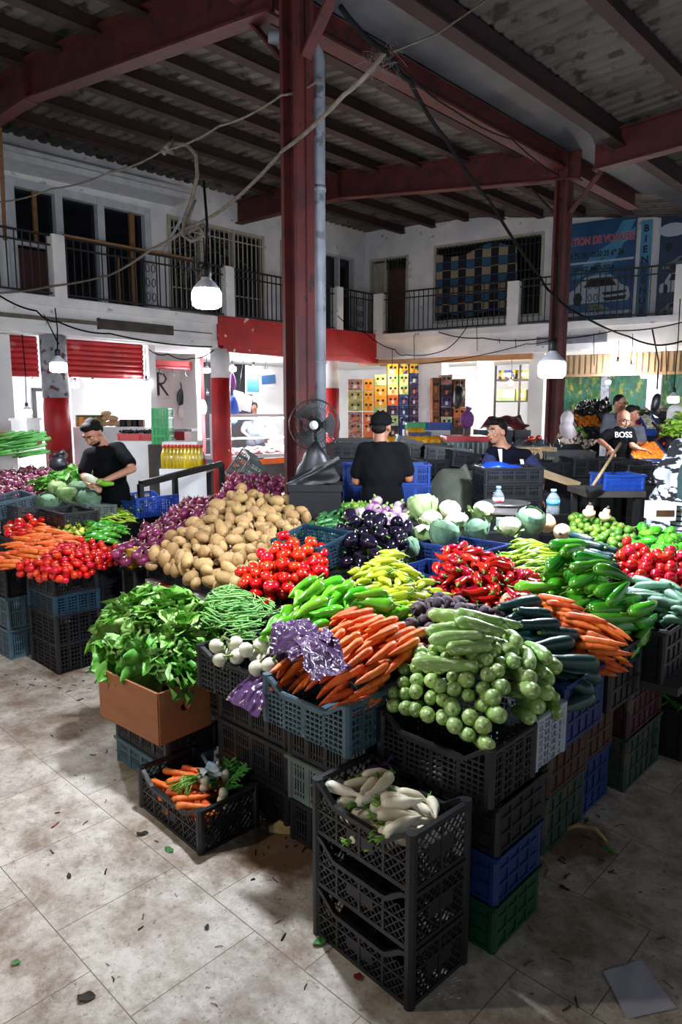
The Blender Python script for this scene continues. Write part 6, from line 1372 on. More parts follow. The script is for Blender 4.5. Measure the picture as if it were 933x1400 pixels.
# ---- leaf mural and the shop on the right
def mural():
    m = bpy.data.materials.new('leaf_mural'); m.use_nodes = True; N = m.node_tree.nodes; L = m.node_tree.links; P = N['Principled BSDF']
    tc = N.new('ShaderNodeTexCoord'); mp = N.new('ShaderNodeMapping'); mp.inputs['Scale'].default_value = (2.2, 1, 1.1); mp.inputs['Rotation'].default_value = (0, .5, 0); L.new(tc.outputs['Object'], mp.inputs[0])
    v = N.new('ShaderNodeTexVoronoi'); v.inputs['Scale'].default_value = 6.5; v.inputs['Randomness'].default_value = 1.0
    n = N.new('ShaderNodeTexNoise'); n.inputs['Scale'].default_value = 3; n.inputs['Distortion'].default_value = 2; L.new(mp.outputs[0], n.inputs['Vector']); n3 = N.new('ShaderNodeTexNoise'); n3.inputs['Scale'].default_value = 5; L.new(mp.outputs[0], n3.inputs['Vector']); av = N.new('ShaderNodeVectorMath'); av.operation = 'MULTIPLY_ADD'; av.inputs[1].default_value = (.35, .35, .35); L.new(n3.outputs['Color'], av.inputs[0]); L.new(mp.outputs[0], av.inputs[2]); L.new(av.outputs[0], v.inputs['Vector'])
    cr_ = N.new('ShaderNodeValToRGB'); e = cr_.color_ramp.elements; e[0].position = .1; e[0].color = hx('#0d4a44'); e[1].position = .95; e[1].color = hx('#b0a034')
    for p, c in ((.35, '#155c40'), (.55, '#2f6f2e'), (.7, '#14646c'), (.85, '#6f8a2e')): q = e.new(p); q.color = hx(c)
    sp = N.new('ShaderNodeSeparateColor'); L.new(v.outputs['Color'], sp.inputs[0]); ad = N.new('ShaderNodeMath'); ad.operation = 'MULTIPLY_ADD'; ad.inputs[1].default_value = .7; L.new(sp.outputs[0], ad.inputs[0])
    mu = N.new('ShaderNodeMath'); mu.operation = 'MULTIPLY'; mu.inputs[1].default_value = .4; L.new(n.outputs[0], mu.inputs[0]); L.new(mu.outputs[0], ad.inputs[2]); L.new(ad.outputs[0], cr_.inputs[0])
    L.new(cr_.outputs[0], P.inputs['Base Color']); P.inputs['Roughness'].default_value = .5; return m
M['mural'] = mural()
for (xa, xb, nm) in ((768, 824, 'left leaf patterned wall panel behind the far column'), (833, 890, 'middle leaf patterned wall panel of the right shop'), (904, 960, 'right leaf patterned wall panel at the edge')):
    a, b_ = onR(xa, 515, 3.0), onR(xb, 580, 3.0); sa = (a - RWO).dot(Vector((math.cos(RWA), math.sin(RWA), 0))); sb = (b_ - RWO).dot(Vector((math.cos(RWA), math.sin(RWA), 0)))
    S(RB(MB().box(sa, sb, 3.3, 3.39, .3, 2.9), 'wall_mural_panel', 'mural'), nm)
for (xa, xb, m, nm) in ((823, 834, 'pipe', 'grey post between the leaf panels'), (886, 905, 'plaster_clean', 'bright white post between the leaf panels')):
    a, b_ = onR(xa, 515, 2.4), onR(xb, 515, 2.4); X = Vector((math.cos(RWA), math.sin(RWA), 0)); S(RB(MB().box((a - RWO).dot(X), (b_ - RWO).dot(X), 2.4, 2.6, 0, 2.98), 'wall_post', m), nm)
M['pothos'] = mat('mixed_greens', '#5f8f2a', '#9abf4a', 9, .5, rv=.2)
FARP = dict(tomato=lambda: veg_round('far_tomato', .035, 'tomato', (1, 1, .9), .04, 2), garlic=lambda: veg_round('far_garlic', .032, 'turnip', (1, 1, .9), .08, 2), potato=lambda: veg_round('far_potato', .045, 'potato', (1.3, 1, .9), .06, 2), orange=lambda: veg_round('far_orange', .036, 'orange', (1, 1, 1), .03, 2),
            pep=lambda: P_pep('far_pepper', 'orange', .09, .028, .02, .03), gpep=lambda: P_pep('far_green_pepper', 'gpepper', .11, .026, .02, .03), aub=lambda: veg_round('far_aubergine', .045, 'aub', (1.5, 1, 1), .04, 2), lime=lambda: veg_round('far_lime', .032, 'lime', (1, 1, 1), .03, 2), onion=lambda: veg_round('far_onion', .04, 'squash', (1, 1, .95), .04, 2))
def far_tray(kind, x0, y0, x1, y1, Y, lab, cat, group, color='black', nx=6, ny=4, dep=.35, box=True, name='produce_tray', tl=None):
    """a sloping tray of produce: its lower front edge at (x0..x1, y1), its upper back edge at y0"""
    a, b_, t = atY(x0, y1, Y), atY(x1, y1, Y), atY(x0, y0, Y + dep); w = b_.x - a.x; rise = t.z - a.z; pr = FARP[kind]()
    if box:
        root = empty(name, Vector(((a.x + b_.x) / 2, Y, a.z - .10))); tag(root, color + ' sloping tray holding ' + group, 'tray'); m = 'pl_' + color
        MB().bar((0, 0, .02), (0, dep, .02 + rise), w, .02, up=(0, 0, 1)).build('bottom', m, root); MB().box(-w / 2, w / 2, -.015, .015, .0, .11).build('front', m, root)
        for sx in (-1, 1): MB().add([(sx * w / 2 - .01, 0, 0), (sx * w / 2 - .01, dep, rise), (sx * w / 2 - .01, dep, rise + .14), (sx * w / 2 - .01, 0, .12), (sx * w / 2 + .01, 0, 0), (sx * w / 2 + .01, dep, rise), (sx * w / 2 + .01, dep, rise + .14), (sx * w / 2 + .01, 0, .12)], [(0, 1, 2, 3), (7, 6, 5, 4), (0, 4, 5, 1), (2, 6, 7, 3), (3, 7, 4, 0), (1, 5, 6, 2)]).build('side', m, root)
        MB().box(-w / 2 + .03, w / 2 - .03, .05, dep - .03, -(a.z - .10), -.0).build('stand', 'dark', root)
    i = 0
    for r in range(ny):
        for c in range(nx):
            s = (c + .5 + .3 * (r % 2)) / (nx + .3); q = (r + .5) / ny; loc = Vector((a.x + w * s + rn(.008), Y + dep * q, a.z + rise * q - .02 + rn(.008) + (0 if box else 0)))
            rot = (R.uniform(0, 6), R.uniform(0, 6), R.uniform(0, 6)); sc_ = R.uniform(.9, 1.15)
            if i < len(pr): o = pr[i]; o.location = loc; o.rotation_euler = rot
            else: o = dup(pr[i % len(pr)], loc, rot, None, None, sc_)
            tag(o, lab, cat, group); i += 1
far_tray('tomato', 864, 566, 881, 586, 10.6, 'red tomato in the sloping tray before the mural', 'tomato', 'tray tomatoes', 'skyblue', 4, 5)
far_tray('garlic', 884, 567, 903, 587, 10.5, 'white bulb in the blue sloping tray before the mural', 'garlic', 'tray white bulbs', 'blue', 5, 6)
far_tray('potato', 906, 580, 926, 592, 10.3, 'pale potato in the dark sloping tray before the mural', 'potato', 'tray potatoes', 'dgrey', 4, 3)
far_tray('orange', 866, 604, 917, 628, 9.0, 'orange fruit in the wide heap in front of the man in the dark shirt', 'orange', 'heap of oranges', 'navy', 14, 8, .5)
far_tray('tomato', 912, 598, 926, 606, 9.3, 'tomato beside the orange heap', 'tomato', 'tomatoes by the oranges', 'black', 4, 3, .3)
far_tray('pep', 790, 567, 826, 584, 10.8, 'orange red pepper in the far display', 'pepper', 'far orange peppers', 'black', 8, 4)
far_tray('gpep', 792, 584, 806, 598, 10.2, 'green pepper in the far display', 'pepper', 'far green peppers', 'black', 4, 4)
far_tray('aub', 807, 585, 822, 596, 10.2, 'dark aubergine in the far display', 'aubergine', 'far aubergines', 'black', 3, 3)
far_tray('gpep', 764, 583, 778, 600, 10.4, 'light green pepper beside the woman in the headscarf', 'pepper', 'peppers by the woman', 'black', 3, 3)
far_tray('lime', 868, 558, 892, 565, 11.6, 'green lime on the top tier of the mural shop', 'lime', 'top tier limes', 'black', 6, 2)
far_tray('onion', 903, 556, 918, 563, 11.5, 'pale onion on the top tier of the mural shop', 'onion', 'top tier onions', 'black', 4, 2)
put_l = [lettuce(k, 'pothos', .16, 24) for k in (31, 32)]
for i, (x, y) in enumerate(((925, 588), (935, 580), (918, 596))):
    o = put_l[i] if i < 2 else dup(put_l[0]); o.location = atY(x, y, 9.3); tag(o, ('pale leafy greens at the right edge behind the oranges', 'pale greens at the very edge of the right shop', 'lower bunch of pale greens right of the oranges')[i], 'greens')
boxat('greens_stand', 'dark', 912, 597, 960, 660, 9.25, .4, 'dark stand under the greens at the right edge', 'stand')
boxat('reject_bag', 'cloth', 922, 562, 940, 585, 9.8, .25, 'white sack of goods at the right edge', 'bag', lambda r, w, h, d: MB().ico((0, 0, h), .11, 2, 0, bumps(4, .2, 3), (1, .8, .8)).build('bulge', 'cloth', r))
hp = atY(898, 545, 9.9); root = empty('hanging_bag', hp); tag(root, 'dark cloth bag hanging before the white post', 'bag'); MB().ico((0, 0, -.05), .11, 2, 0, bumps(6, .2, 3), (.55, .4, 1.3)).build('body', 'hung', root); MB().tube([(0, 0, .13), (0, 0, .5), (-.12, 0, .95)], .012, 6).build('handle', 'hung', root)
M['tarp'] = mat('black_tarp', '#0f1013', '#191b1f', 4, .42, .3, 10)
def tarp(name, P, lab, amp, seed, m='tarp', nu=30, nv=20):
    P = [atY(*p) for p in P]; o0 = P[0].copy()
    def f(a, c):
        p = (P[0] * (1 - a) + P[1] * a) * (1 - c) + (P[3] * (1 - a) + P[2] * a) * c; w = (crumple(a, c, seed, 5) - .2) * amp
        return p + Vector((0, -.5 * w, w)) - o0
    return tag(MB().grid(f, nu * 2, nv * 2).build(name, m, None, o0), lab, 'sheet')
tarp('black_sheet', [(783, 568, 11.0), (838, 560, 11.0), (832, 545, 11.9), (792, 548, 11.9)], 'black plastic sheet over crates before the leaf mural', .12, 2)
boxat('covered_crate', 'pl_black', 786, 560, 834, 600, 11.2, .5, 'black crate stack below the plastic sheet', 'crate', lambda r, w, h, d: MB().box(-w / 2 - .01, w / 2 + .01, -d / 2 - .02, -d / 2, h * .5, h * .56).build('rim', 'pl_dgrey', r))
M['silver'] = mat('silver_black_sheet', '#33373c', '#5c6268', 4, .22, .5, 9, metal=.3)
tarp('silver_sheet', [(686, 634, 7.0), (768, 640, 7.0), (764, 600, 7.9), (692, 604, 7.9)], 'crumpled silver grey plastic sheet between the young man and the column', .2, 5, 'silver')
boxat('covered_goods', 'kraft', 690, 612, 762, 645, 7.2, .6, 'dusty sacks under the silver plastic sheet', 'sacks', lambda r, w, h, d: [MB().ico((-w * .3 + w * .3 * k, -d / 2, h * .6), .12, 2, 0, bumps(k, .1), (1.1, .7, .8)).build('sack', 'kraft', r) for k in range(3)])
far = [(x, y, Y) for x, y, Y in ((712, 608, 8.6), (722, 605, 8.6), (732, 604, 8.6), (742, 606, 8.6), (727, 600, 8.8), (737, 599, 8.8))]
pr = FARP['tomato']()
for i, (x, y, Y) in enumerate(far):
    o = pr[i] if i < 2 else dup(pr[i % 2]); o.location = atY(x, y, Y); o.scale = (1.2,) * 3; tag(o, 'dark red fruit on the crates at the foot of the far column', 'fruit', 'fruit by the far column')
boxat('fruit_bin', 'pl_black', 704, 610, 750, 660, 8.5, .5, 'black bin at the foot of the far column', 'bin', lambda r, w, h, d: MB().box(-w / 2 - .01, w / 2 + .01, -d / 2 - .02, -d / 2, h - .1, h).build('rim', 'pl_dgrey', r))
# ---- things between the stall and the shops
def cstack(style, color, xc, ybot, Y, L, Wd, h, n, rot, labs):
    p = atY(xc, ybot, Y)
    for k in range(n): crate(style, color, L, Wd, h, Vector((p.x, p.y, p.z + k * (h + .003))), rot, labs % (('lowest', 'middle', 'topmost') if n == 3 else ('lower', 'upper'))[k])
cstack('slot', 'black', 692, 700, 5.9, .50, .34, .13, 3, PI / 2 + .12, '%s black crate of the stack in front of the young man')
def ped(xc, ybot, Y, w, d, lab):
    p = atY(xc, ybot, Y); root = empty('crate_pedestal', (p.x, p.y, 0)); tag(root, lab, 'stand'); MB().box(-w / 2, w / 2, -d / 2, d / 2, 0, p.z - .002).build('body', 'pl_black', root)
    for i in range(1, int(p.z / .2) + 1): MB().box(-w / 2 - .008, w / 2 + .008, -d / 2 - .008, d / 2 + .008, i * .2 - .02, i * .2).build('rim', 'pl_dgrey', root)
ped(692, 700, 5.9, .50, .32, 'black crates upside down under the stack before the young man')
M['bluebag'] = mat('blue_plastic_bag', '#1136c0', '#1d4ae0', 5, .3, .4, 12)
for k, (x, y, s) in enumerate(((680, 640, .10), (700, 643, .09), (716, 645, .07))):
    tag(MB().ico((0, 0, 0), s, 3, 0, bumps(k + 2, .14, 4), (1.3, .8, .5)).build('blue_bag', 'bluebag', None, atY(x, y, 5.9)), ('largest', 'middle', 'smallest')[k] + ' bright blue plastic bag in the top crate before the young man', 'bag')
p = atY(500, 690, 6.3); 
for k, (x, lab) in enumerate(((492, 'blue slotted crate left behind the man in the cap'), (566, 'blue slotted crate right behind the man in the cap'))):
    p = atY(x, 690, 6.35)
    for j in range(2): crate('slot', 'blue', .26, .30 if k == 0 else .26, .19, Vector((p.x, p.y, p.z + .193 * j)), 0, ('lower ', 'upper ')[j] + lab)
ped(530, 690, 6.35, .80, .28, 'black crates under the blue crates behind the man in the cap')
M['sackgrey'] = mat('grey_green_sack', '#4a4f44', '#62685a', 5, .9, .3, 14)
p = atY(618, 705, 6.6); root = empty('grey_sack', (p.x, p.y, 0)); tag(root, 'big grey green sack between the man in the cap and the young man', 'sack')
MB().lathe([(.18, 0), (.24, .1), (.25, .8), (.22, 1.1), (.14, 1.22), (.10, 1.25)], 20, lob=lambda th, z: 1 + .06 * math.sin(3 * th + z * 6)).build('body', 'sackgrey', root); MB().tube([(.05, 0, 1.2), (.10, -.05, 1.28), (.16, -.1, 1.1)], .03, 7).build('tied_neck', 'sackgrey', root)
for i, (x, y, Y, rot, ry, lab) in enumerate(((585, 628, 7.4, .1, 0, 'black crate between the melons and the sack'), (610, 632, 7.2, -.1, .1, 'black crate leaning behind the grey sack'), (640, 640, 7.0, .2, .15, 'black crate left of the young man'), (566, 622, 7.6, 0, .3, 'dark crate tipped beside the blue crate'), (600, 648, 7.0, .3, 0, 'black crate low behind the grey sack'), (468, 625, 8.0, 0, 0, 'black crate left of the man in the cap'), (484, 618, 8.2, .1, 0, 'black crate behind the fan post'))):
    p = atY(x, y, Y); crate('slot', ('black', 'dgrey')[i % 2], .46, .32, .16, p, (ry, 0, PI / 2 + rot), lab); ped(x, y + 1, Y, .40, .28, 'dark stand under the crate, ' + lab)
for i, (x, y, Y, rot, lab) in enumerate(((758, 655, 6.9, .2, 'black crate beside the brown cardboard flap'), (775, 640, 7.2, -.2, 'black crate behind the brown cardboard flap'), (808, 650, 6.9, .1, 'black crate left of the bench'), (845, 654, 6.8, .0, 'black slatted crate before the man in the dark shirt'), (880, 660, 6.7, .1, 'black slatted crate below the orange heap'))):
    p = atY(x, y, Y); crate('slot' if i < 3 else 'grid', 'black', .5, .34, .18, p, PI / 2 + rot, lab); ped(x, y + 1, Y, .42, .3, 'dark stand under the ' + lab)
P = [atY(738, 640, 6.5), atY(795, 660, 6.4), atY(790, 668, 6.3), atY(735, 650, 6.4)]; o0 = P[0].copy()
tag(MB().add([tuple(p - o0) for p in P] + [tuple(p - o0 + V3(0, .012, .004)) for p in P], [(0, 1, 2, 3), (7, 6, 5, 4), (0, 4, 5, 1), (1, 5, 6, 2), (2, 6, 7, 3), (3, 7, 4, 0)]).build('cardboard_flap', 'kraft', None, o0), 'brown cardboard flap over the black crates right of the young man', 'cardboard')
bt, bz = table('low_bench', 'plank', 803, 884, 672, 5.7, .5, 'dark bench holding the blue crate')
a, b_ = atY(826, 675, 5.75), atY(882, 675, 5.75); crate('rib', 'blue', .30, (b_.x - a.x), .13, Vector(((a.x + b_.x) / 2, 5.92, bz)), .05, 'bright blue crate on the dark bench')
br = empty('broom', atY(812, 668, 5.62)); tag(br, 'broom with a pale wooden handle leaning over the bench', 'broom'); o0 = atY(812, 668, 5.62)
MB().tube([atY(811, 664, 5.63) - o0, atY(849, 606, 6.0) - o0], .013, 8).build('handle', 'straw', br); MB().bar(atY(803, 669, 5.6) - o0, atY(822, 664, 5.66) - o0, .04, .035).build('head', 'pl_dgrey', br); MB().bar(atY(803, 672, 5.6) - o0, atY(822, 667, 5.66) - o0, .035, .03).build('bristles', 'iron', br)
boxat('printed_box', 'white', 894, 688, 926, 712, 4.9, .16, 'white printed box under the patterned dress at the right edge', 'box', lambda r, w, h, d: MB().box(-w * .4, w * .4, -d / 2 - .003, -d / 2, h * .25, h * .6).build('print', 'maroonp' if 'maroonp' in M else 'browndoor', r))
# ---- lettuce carton at the right edge of the floor
carton(at(942, 1000, 0) + V3(.02, .1, 0), ANG, .5, .36, .25, 'brown carton of greens on the floor at the right edge', hole=False)
gp = [lettuce(k, 'leafdark', .15, 24) for k in (41, 42)]
for i, (x, y, z) in enumerate(((925, 945, .30), (945, 935, .32), (938, 960, .28))):
    o = gp[i] if i < 2 else dup(gp[0]); o.location = at(x, y, z); tag(o, 'dark greens in the shaded carton at the right edge', 'greens', 'greens in the right carton')
# ---- pedestal fan
fp = atY(430, 581, 5.55); fan = empty('pedestal_fan', (fp.x, fp.y, 0), 0.0); tag(fan, 'black pedestal fan in front of the steel column', 'fan')
def ring(b, r, y, t, cz, n=36, k=6): b.tube([(r * math.cos(2 * PI * i / n), y, cz + r * math.sin(2 * PI * i / n)) for i in range(n + 1)], t, k, caps=False)
b = MB(); cz = fp.z; ring(b, .195, -.05, .004, cz); ring(b, .20, 0, .005, cz); ring(b, .14, -.075, .002, cz); ring(b, .08, -.085, .002, cz)
for i in range(48):
    t = 2 * PI * i / 48; b.tube([(.03 * math.cos(t), -.09, cz + .03 * math.sin(t)), (.13 * math.cos(t), -.078, cz + .13 * math.sin(t)), (.195 * math.cos(t), -.05, cz + .195 * math.sin(t)), (.20 * math.cos(t), 0, cz + .20 * math.sin(t)), (.1 * math.cos(t), .06, cz + .1 * math.sin(t))], .0012, 4)
b.build('guard', 'iron', fan)
bl_ = MB()
for k in range(3):
    def f(a, c, k=k): th = k * 2.094 + (c - .5) * 1.2 * (.4 + .8 * a); r = .03 + .14 * a; return (r * math.cos(th), -.02 + .03 * (c - .5), cz + r * math.sin(th))
    o = MB().grid(f, 6, 6).build('blade', 'socket', fan)
MB().lathe([(0, 0), (.03, 0), (.035, .02), (0, .03)], 16).build('hub', 'lampcap', fan).matrix_local = Matrix.Translation((0, -.085, cz)) @ Matrix.Rotation(PI / 2, 4, 'X')
MB().lathe([(.02, 0), (.055, .02), (.06, .12), (.03, .17), (0, .17)], 16).build('motor', 'socket', fan).matrix_local = Matrix.Translation((0, .02, cz)) @ Matrix.Rotation(-PI / 2, 4, 'X')
MB().tube([(0, .08, cz - .03), (0, .08, .06)], .017, 10).build('pole', 'socket', fan); MB().lathe([(.2, 0), (.2, .02), (.05, .06), (0, .06)], 24, c=(0, .08, 0)).build('base', 'socket', fan)
p = atY(432, 640, 5.45); root = empty('garbage_bag', (p.x, p.y, p.z)); tag(root, 'black plastic bag hung open below the pedestal fan', 'bag')
V, Fc = ICO[3]; MB().add([(v[0] * .10 * (1 + .5 * crumple(v[0] * .5, v[2] * .8, 3, 4)) * (1.35 - .65 * v[2]), v[1] * .08 - .02 * crumple(v[0], v[2], 9, 3), v[2] * .21 + .0) for v in V], Fc, 0, True).build('body', 'tarp', root)
MB().grid(lambda a, c: (-.21 + .38 * a + .02 * math.sin(9 * c), -.10 - .04 * crumple(a, c, 4, 3), -.10 + .20 * c * (.4 + .6 * a) - .05 * (1 - a)), 16, 10).build('flap', 'tarp', root)
MB().box(-.20, .20, -.14, .14, -p.z, -.12).box(-.21, .21, -.15, .15, -.17, -.13).build('crate_below', 'pl_black', root)
# ================================================================== CABLES
def cable(P, r, lab, m='cable', sag=0.0, name='cable', n=10):
    pts = []
    for a, b_ in zip(P[:-1], P[1:]):
        a = Vector(a); b_ = Vector(b_)
        for i in range(n): t = i / n; pts.append(a.lerp(b_, t) + V3(0, 0, -sag * 4 * t * (1 - t)))
    pts.append(Vector(P[-1])); return tag(MB().tube(pts, r, 7).build(name, m), lab, 'cable')
cable([atY(-10, 602 - 0, 9.9) if False else onL(-12, 401, -.15), onL(66, 392, -.15), onL(150, 376, -.2), atY(208, 340, 8.2), atY(255, 312, 7.4), atY(310, 282, 6.8), atY(388, 205, 5.9), atY(470, 130, 5.0), atY(528, 70, 4.6)], .016, 'thick dusty cable rising from the left balcony past the column to the roof', sag=.02)
cable([atY(-10, 277, 8.5), atY(70, 258, 8.0), atY(150, 235, 7.4), atY(222, 206, 6.9), atY(300, 172, 6.3), atY(385, 130, 5.85), atY(440, 106, 5.9)], .009, 'dusty wire sagging from the left wall to the drainpipe', sag=.03)
b = MB(); q = random.Random(2)
P0 = [atY(228, 208, 6.9), atY(240, 196, 6.9), atY(256, 198, 6.9), atY(268, 212, 7), atY(270, 240, 7.2), atY(262, 275, 7.4), atY(252, 300, 7.4), atY(250, 322, 7.4), atY(262, 330, 7.4), atY(280, 322, 7.3), atY(272, 308, 7.3), atY(258, 318, 7.4)]
b.tube(P0, .020, 8); b.tube([p + V3(.04, .02, .02) for p in P0[5:]], .012, 6); b.tube([atY(222, 210, 6.9), atY(234, 190, 6.9), atY(226, 204, 6.8), atY(236, 208, 6.9)], .03, 7)
tag(b.build('cable_loop', 'cable'), 'dusty loop of cable hanging above the left lamp', 'cable')
M['web'] = mat('cobweb', '#4f4b46', '#625d57', 30, .9)
b = MB()
for i in range(60):
    x, y = R.uniform(240, 310), R.uniform(300, 380); a = atY(x, y, 7.3); b.tube([a, a + V3(rn(.05), rn(.03), rn(.06) - .03), a + V3(rn(.1), rn(.05), -R.uniform(.0, .22))], .0016, 4)
for i in range(60):
    x, y = R.uniform(505, 545), R.uniform(55, 110); a = atY(x, y, 4.6); b.tube([a, a + V3(rn(.03), rn(.03), rn(.03)), a + V3(rn(.06), rn(.04), -R.uniform(0, .1))], .0011, 4)
tag(b.build('cobwebs', 'web'), 'grey cobwebs clinging to the cables', 'cobwebs', None, 'stuff')
cable([atY(465, 8, 4.3), atY(528, 70, 4.6), atY(560, 110, 5.0), atY(610, 190, 5.8), atY(670, 275, 7.0), atY(740, 380, 9.2), atY(755, 400, 9.3), atY(790, 428, 9.5), onR(860, 460, -.3), onR(900, 472, -.3), onR(945, 462, -.3)], .016, 'thick dark cable running from the roof down past the far column', 'blackcable', .03)
cable([atY(520, 78, 4.6), atY(600, 45, 4.9), atY(680, -10, 5.2)], .007, 'thin wire running up to the right roof', 'cable')
cable([atY(538, 80, 4.6), atY(620, 150, 6.0), atY(700, 190, 8.0), atY(765, 240, 9.4)], .007, 'thin dark wire running to the head of the far column', 'blackcable', .03)
cable([onL(-12, 396, -.3), onL(50, 425, -.3), onL(80, 440, -.3), onL(150, 456, -.25), onL(290, 474, -.2)], .013, 'black cable sagging across the left fascia', 'blackcable', .05)
cable([onL(-12, 429, -.03), onL(100, 437, -.03), onL(290, 456, -.03)], .009, 'grey wire along the left balcony slab', 'cable', .01)
tag(LB(MB().box(3.5, 6.9, -.045, -.02, 3.17, 3.23), 'cable_duct', 'cable'), 'dark grey duct along the left slab edge', 'duct')
cable([onL(204, 478, .1), onL(230, 484, .1), onL(262, 490, .1), onL(293, 478, .1)], .010, 'wire drooping to the top of the red and white pillar', 'blackcable', .05)
cable([onL(462, 432, -.2), onL(500, 455, -.2), onR(540, 478, -.2), onR(555, 485, -.2), onR(610, 478, -.2), onR(640, 445, -.15)], .010, 'black wire looping at the corner of the slabs', 'blackcable', .06)
cable([onR(600, 454, -.1), onR(660, 462, -.1), onR(740, 463, -.15), onR(840, 452, -.1), onR(935, 440, -.1)], .012, 'black cable along the right balcony slab', 'blackcable', .05)
cable([onR(520, 500, .0), onR(620, 492, -.1), onR(720, 470, -.3), atY(762, 462, 9.3)], .009, 'wire running to the far column below the slab', 'blackcable', .03)
cable([atY(80, 470, 6.3), onL(60, 430, -.3)], .007, 'thin cord up from the lamp at the patterned pillar', 'blackcable')
for (x, y0, y1, d) in ((566, 458, 492, -.12), (652, 446, 480, -.12), (683, 462, 470, -.12), (705, 463, 476, -.12), (812, 456, 500, -.2), (911, 470, 520, -.3)):
    cable([onR(x, y0, d), onR(x + 1, y1, d)], .007, 'thin lamp cord dropping from the right slab at %s' % {566: 'the corner', 652: 'the white pier', 683: 'the lintel end', 705: 'the drinks shelf', 812: 'the tan header', 911: 'the right edge'}[x], 'blackcable')
for i, (B, x0, x1, z) in enumerate(((RB, 3.75, 5.1, 3.12), (LB, 5.7, 7.1, 3.12))):
    tag(B(MB().box(x0, x1, -.05, -.005, z - .0, z + .16).box(x0 - .02, x0 + .02, -.055, -.005, z - .01, z + .17), 'old_light_fitting', 'plank' if i else 'pipe'), ('old grey lamp fitting on the right slab edge', 'old brown lamp fitting on the left slab edge')[i], 'fitting')
# ================================================================== PEOPLE
M['skin'] = mat('skin', '#8a5a42', '#9c6a50', 8, .5, sss=.0); M['skinlight'] = mat('light_skin', '#a8765c', '#b88468', 8, .5); M['skinpink'] = mat('ruddy_skin', '#a06a54', '#b47a62', 8, .5)
M['hair'] = mat('black_hair', '#080707', '#100d0c', 40, .75, spec=.2); M['greyhair'] = mat('grey_stubble', '#8f8a84', '#b5b0a8', 40, .8)
M['blackcloth'] = mat('black_cotton', '#050609', '#0a0b0e', 5, .95, .3, 10, spec=.15); M['navycloth'] = mat('navy_cotton', '#090b14', '#0f1120', 5, .95, .3, 10, spec=.15); M['sleeveblue'] = mat('blue_sleeve', '#1d2448', '#262e58', 5, .9, .3, 10)
M['jeans'] = mat('dark_trousers', '#15181f', '#1d212a', 5, .9); M['greycloth'] = mat('grey_cotton', '#4a4f58', '#5a606a', 5, .9, .3, 10); M['eyewhite'] = mat('eye_white', '#b9b2aa', rough=.3); M['eyedark'] = mat('dark_eye', '#120d0b', rough=.2); M['lips'] = mat('lips', '#6d3a34', rough=.5)
M['leopard'] = mat('leopard_print', '#b5a290', '#2a211d', 26, .9, lo=.5, hi=.54); M['scarf'] = mat('pale_headscarf', '#b8aeb4', '#cfc6ca', 6, .9, .3, 10); M['dress'] = mat('black_white_print', '#14151a', '#b9bcc4', 9, .9, lo=.49, hi=.53, stretch=(1, 1, 2.6)); M['teal'] = mat('dark_teal_cotton', '#16302f', '#1e3c3a', 5, .9)
def stripes():
    m = bpy.data.materials.new('striped_cotton'); m.use_nodes = True; N = m.node_tree.nodes; L = m.node_tree.links; P = N['Principled BSDF']
    tc = N.new('ShaderNodeTexCoord'); w = N.new('ShaderNodeTexWave'); w.bands_direction = 'Z'; w.inputs['Scale'].default_value = 9; w.inputs['Distortion'].default_value = .6; L.new(tc.outputs['Object'], w.inputs[0])
    r = N.new('ShaderNodeValToRGB'); r.color_ramp.elements[0].position = .25; r.color_ramp.elements[0].color = hx('#23262c'); r.color_ramp.elements[1].position = .35; r.color_ramp.elements[1].color = hx('#b0b4ba')
    L.new(w.outputs['Fac'], r.inputs[0]); L.new(r.outputs[0], P.inputs['Base Color']); P.inputs['Roughness'].default_value = .9; return m
M['striped'] = stripes()
def blob(shapes, voxel, name, m, parent, smooth=3):
    b = MB()
    for s in shapes:
        if s[0] == 'cap':
            _, p, q, r0, r1 = s; p = Vector(p); q = Vector(q); d = q - p; K = 6; pts, rad = [], []
            n = d.normalized() if d.length > 1e-6 else Vector((0, 0, 1))
            for i in range(4): t = -1 + i / 4; pts.append(p + n * (r0 * t)); rad.append(r0 * math.sqrt(max(1 - t * t, .004)))
            for i in range(K + 1): t = i / K; pts.append(p + d * t); rad.append(r0 + (r1 - r0) * t)
            for i in range(1, 5): t = i / 4; pts.append(q + n * (r1 * t)); rad.append(r1 * math.sqrt(max(1 - t * t, .004)))
            b.tube(pts, rad, 14)
        else:
            _, c, sc, mt = s; V, Fc = ICO[2]; b.add([Vector(c) + (mt @ Vector((p[0] * sc[0], p[1] * sc[1], p[2] * sc[2]))) for p in V], Fc, 0, True)
    o = b.build('tmp', m); md = o.modifiers.new('r', 'REMESH'); md.mode = 'VOXEL'; md.voxel_size = voxel; md.use_smooth_shade = True
    if smooth: sm = o.modifiers.new('s', 'SMOOTH'); sm.iterations = smooth; sm.factor = .5
    dg = bpy.context.evaluated_depsgraph_get(); dg.update(); me = bpy.data.meshes.new_from_object(o.evaluated_get(dg)); bpy.data.objects.remove(o)
    me.name = name; me.polygons.foreach_set('use_smooth', [True] * len(me.polygons)); r = bpy.data.objects.new(name, me); COL.objects.link(r); r.parent = parent; return r
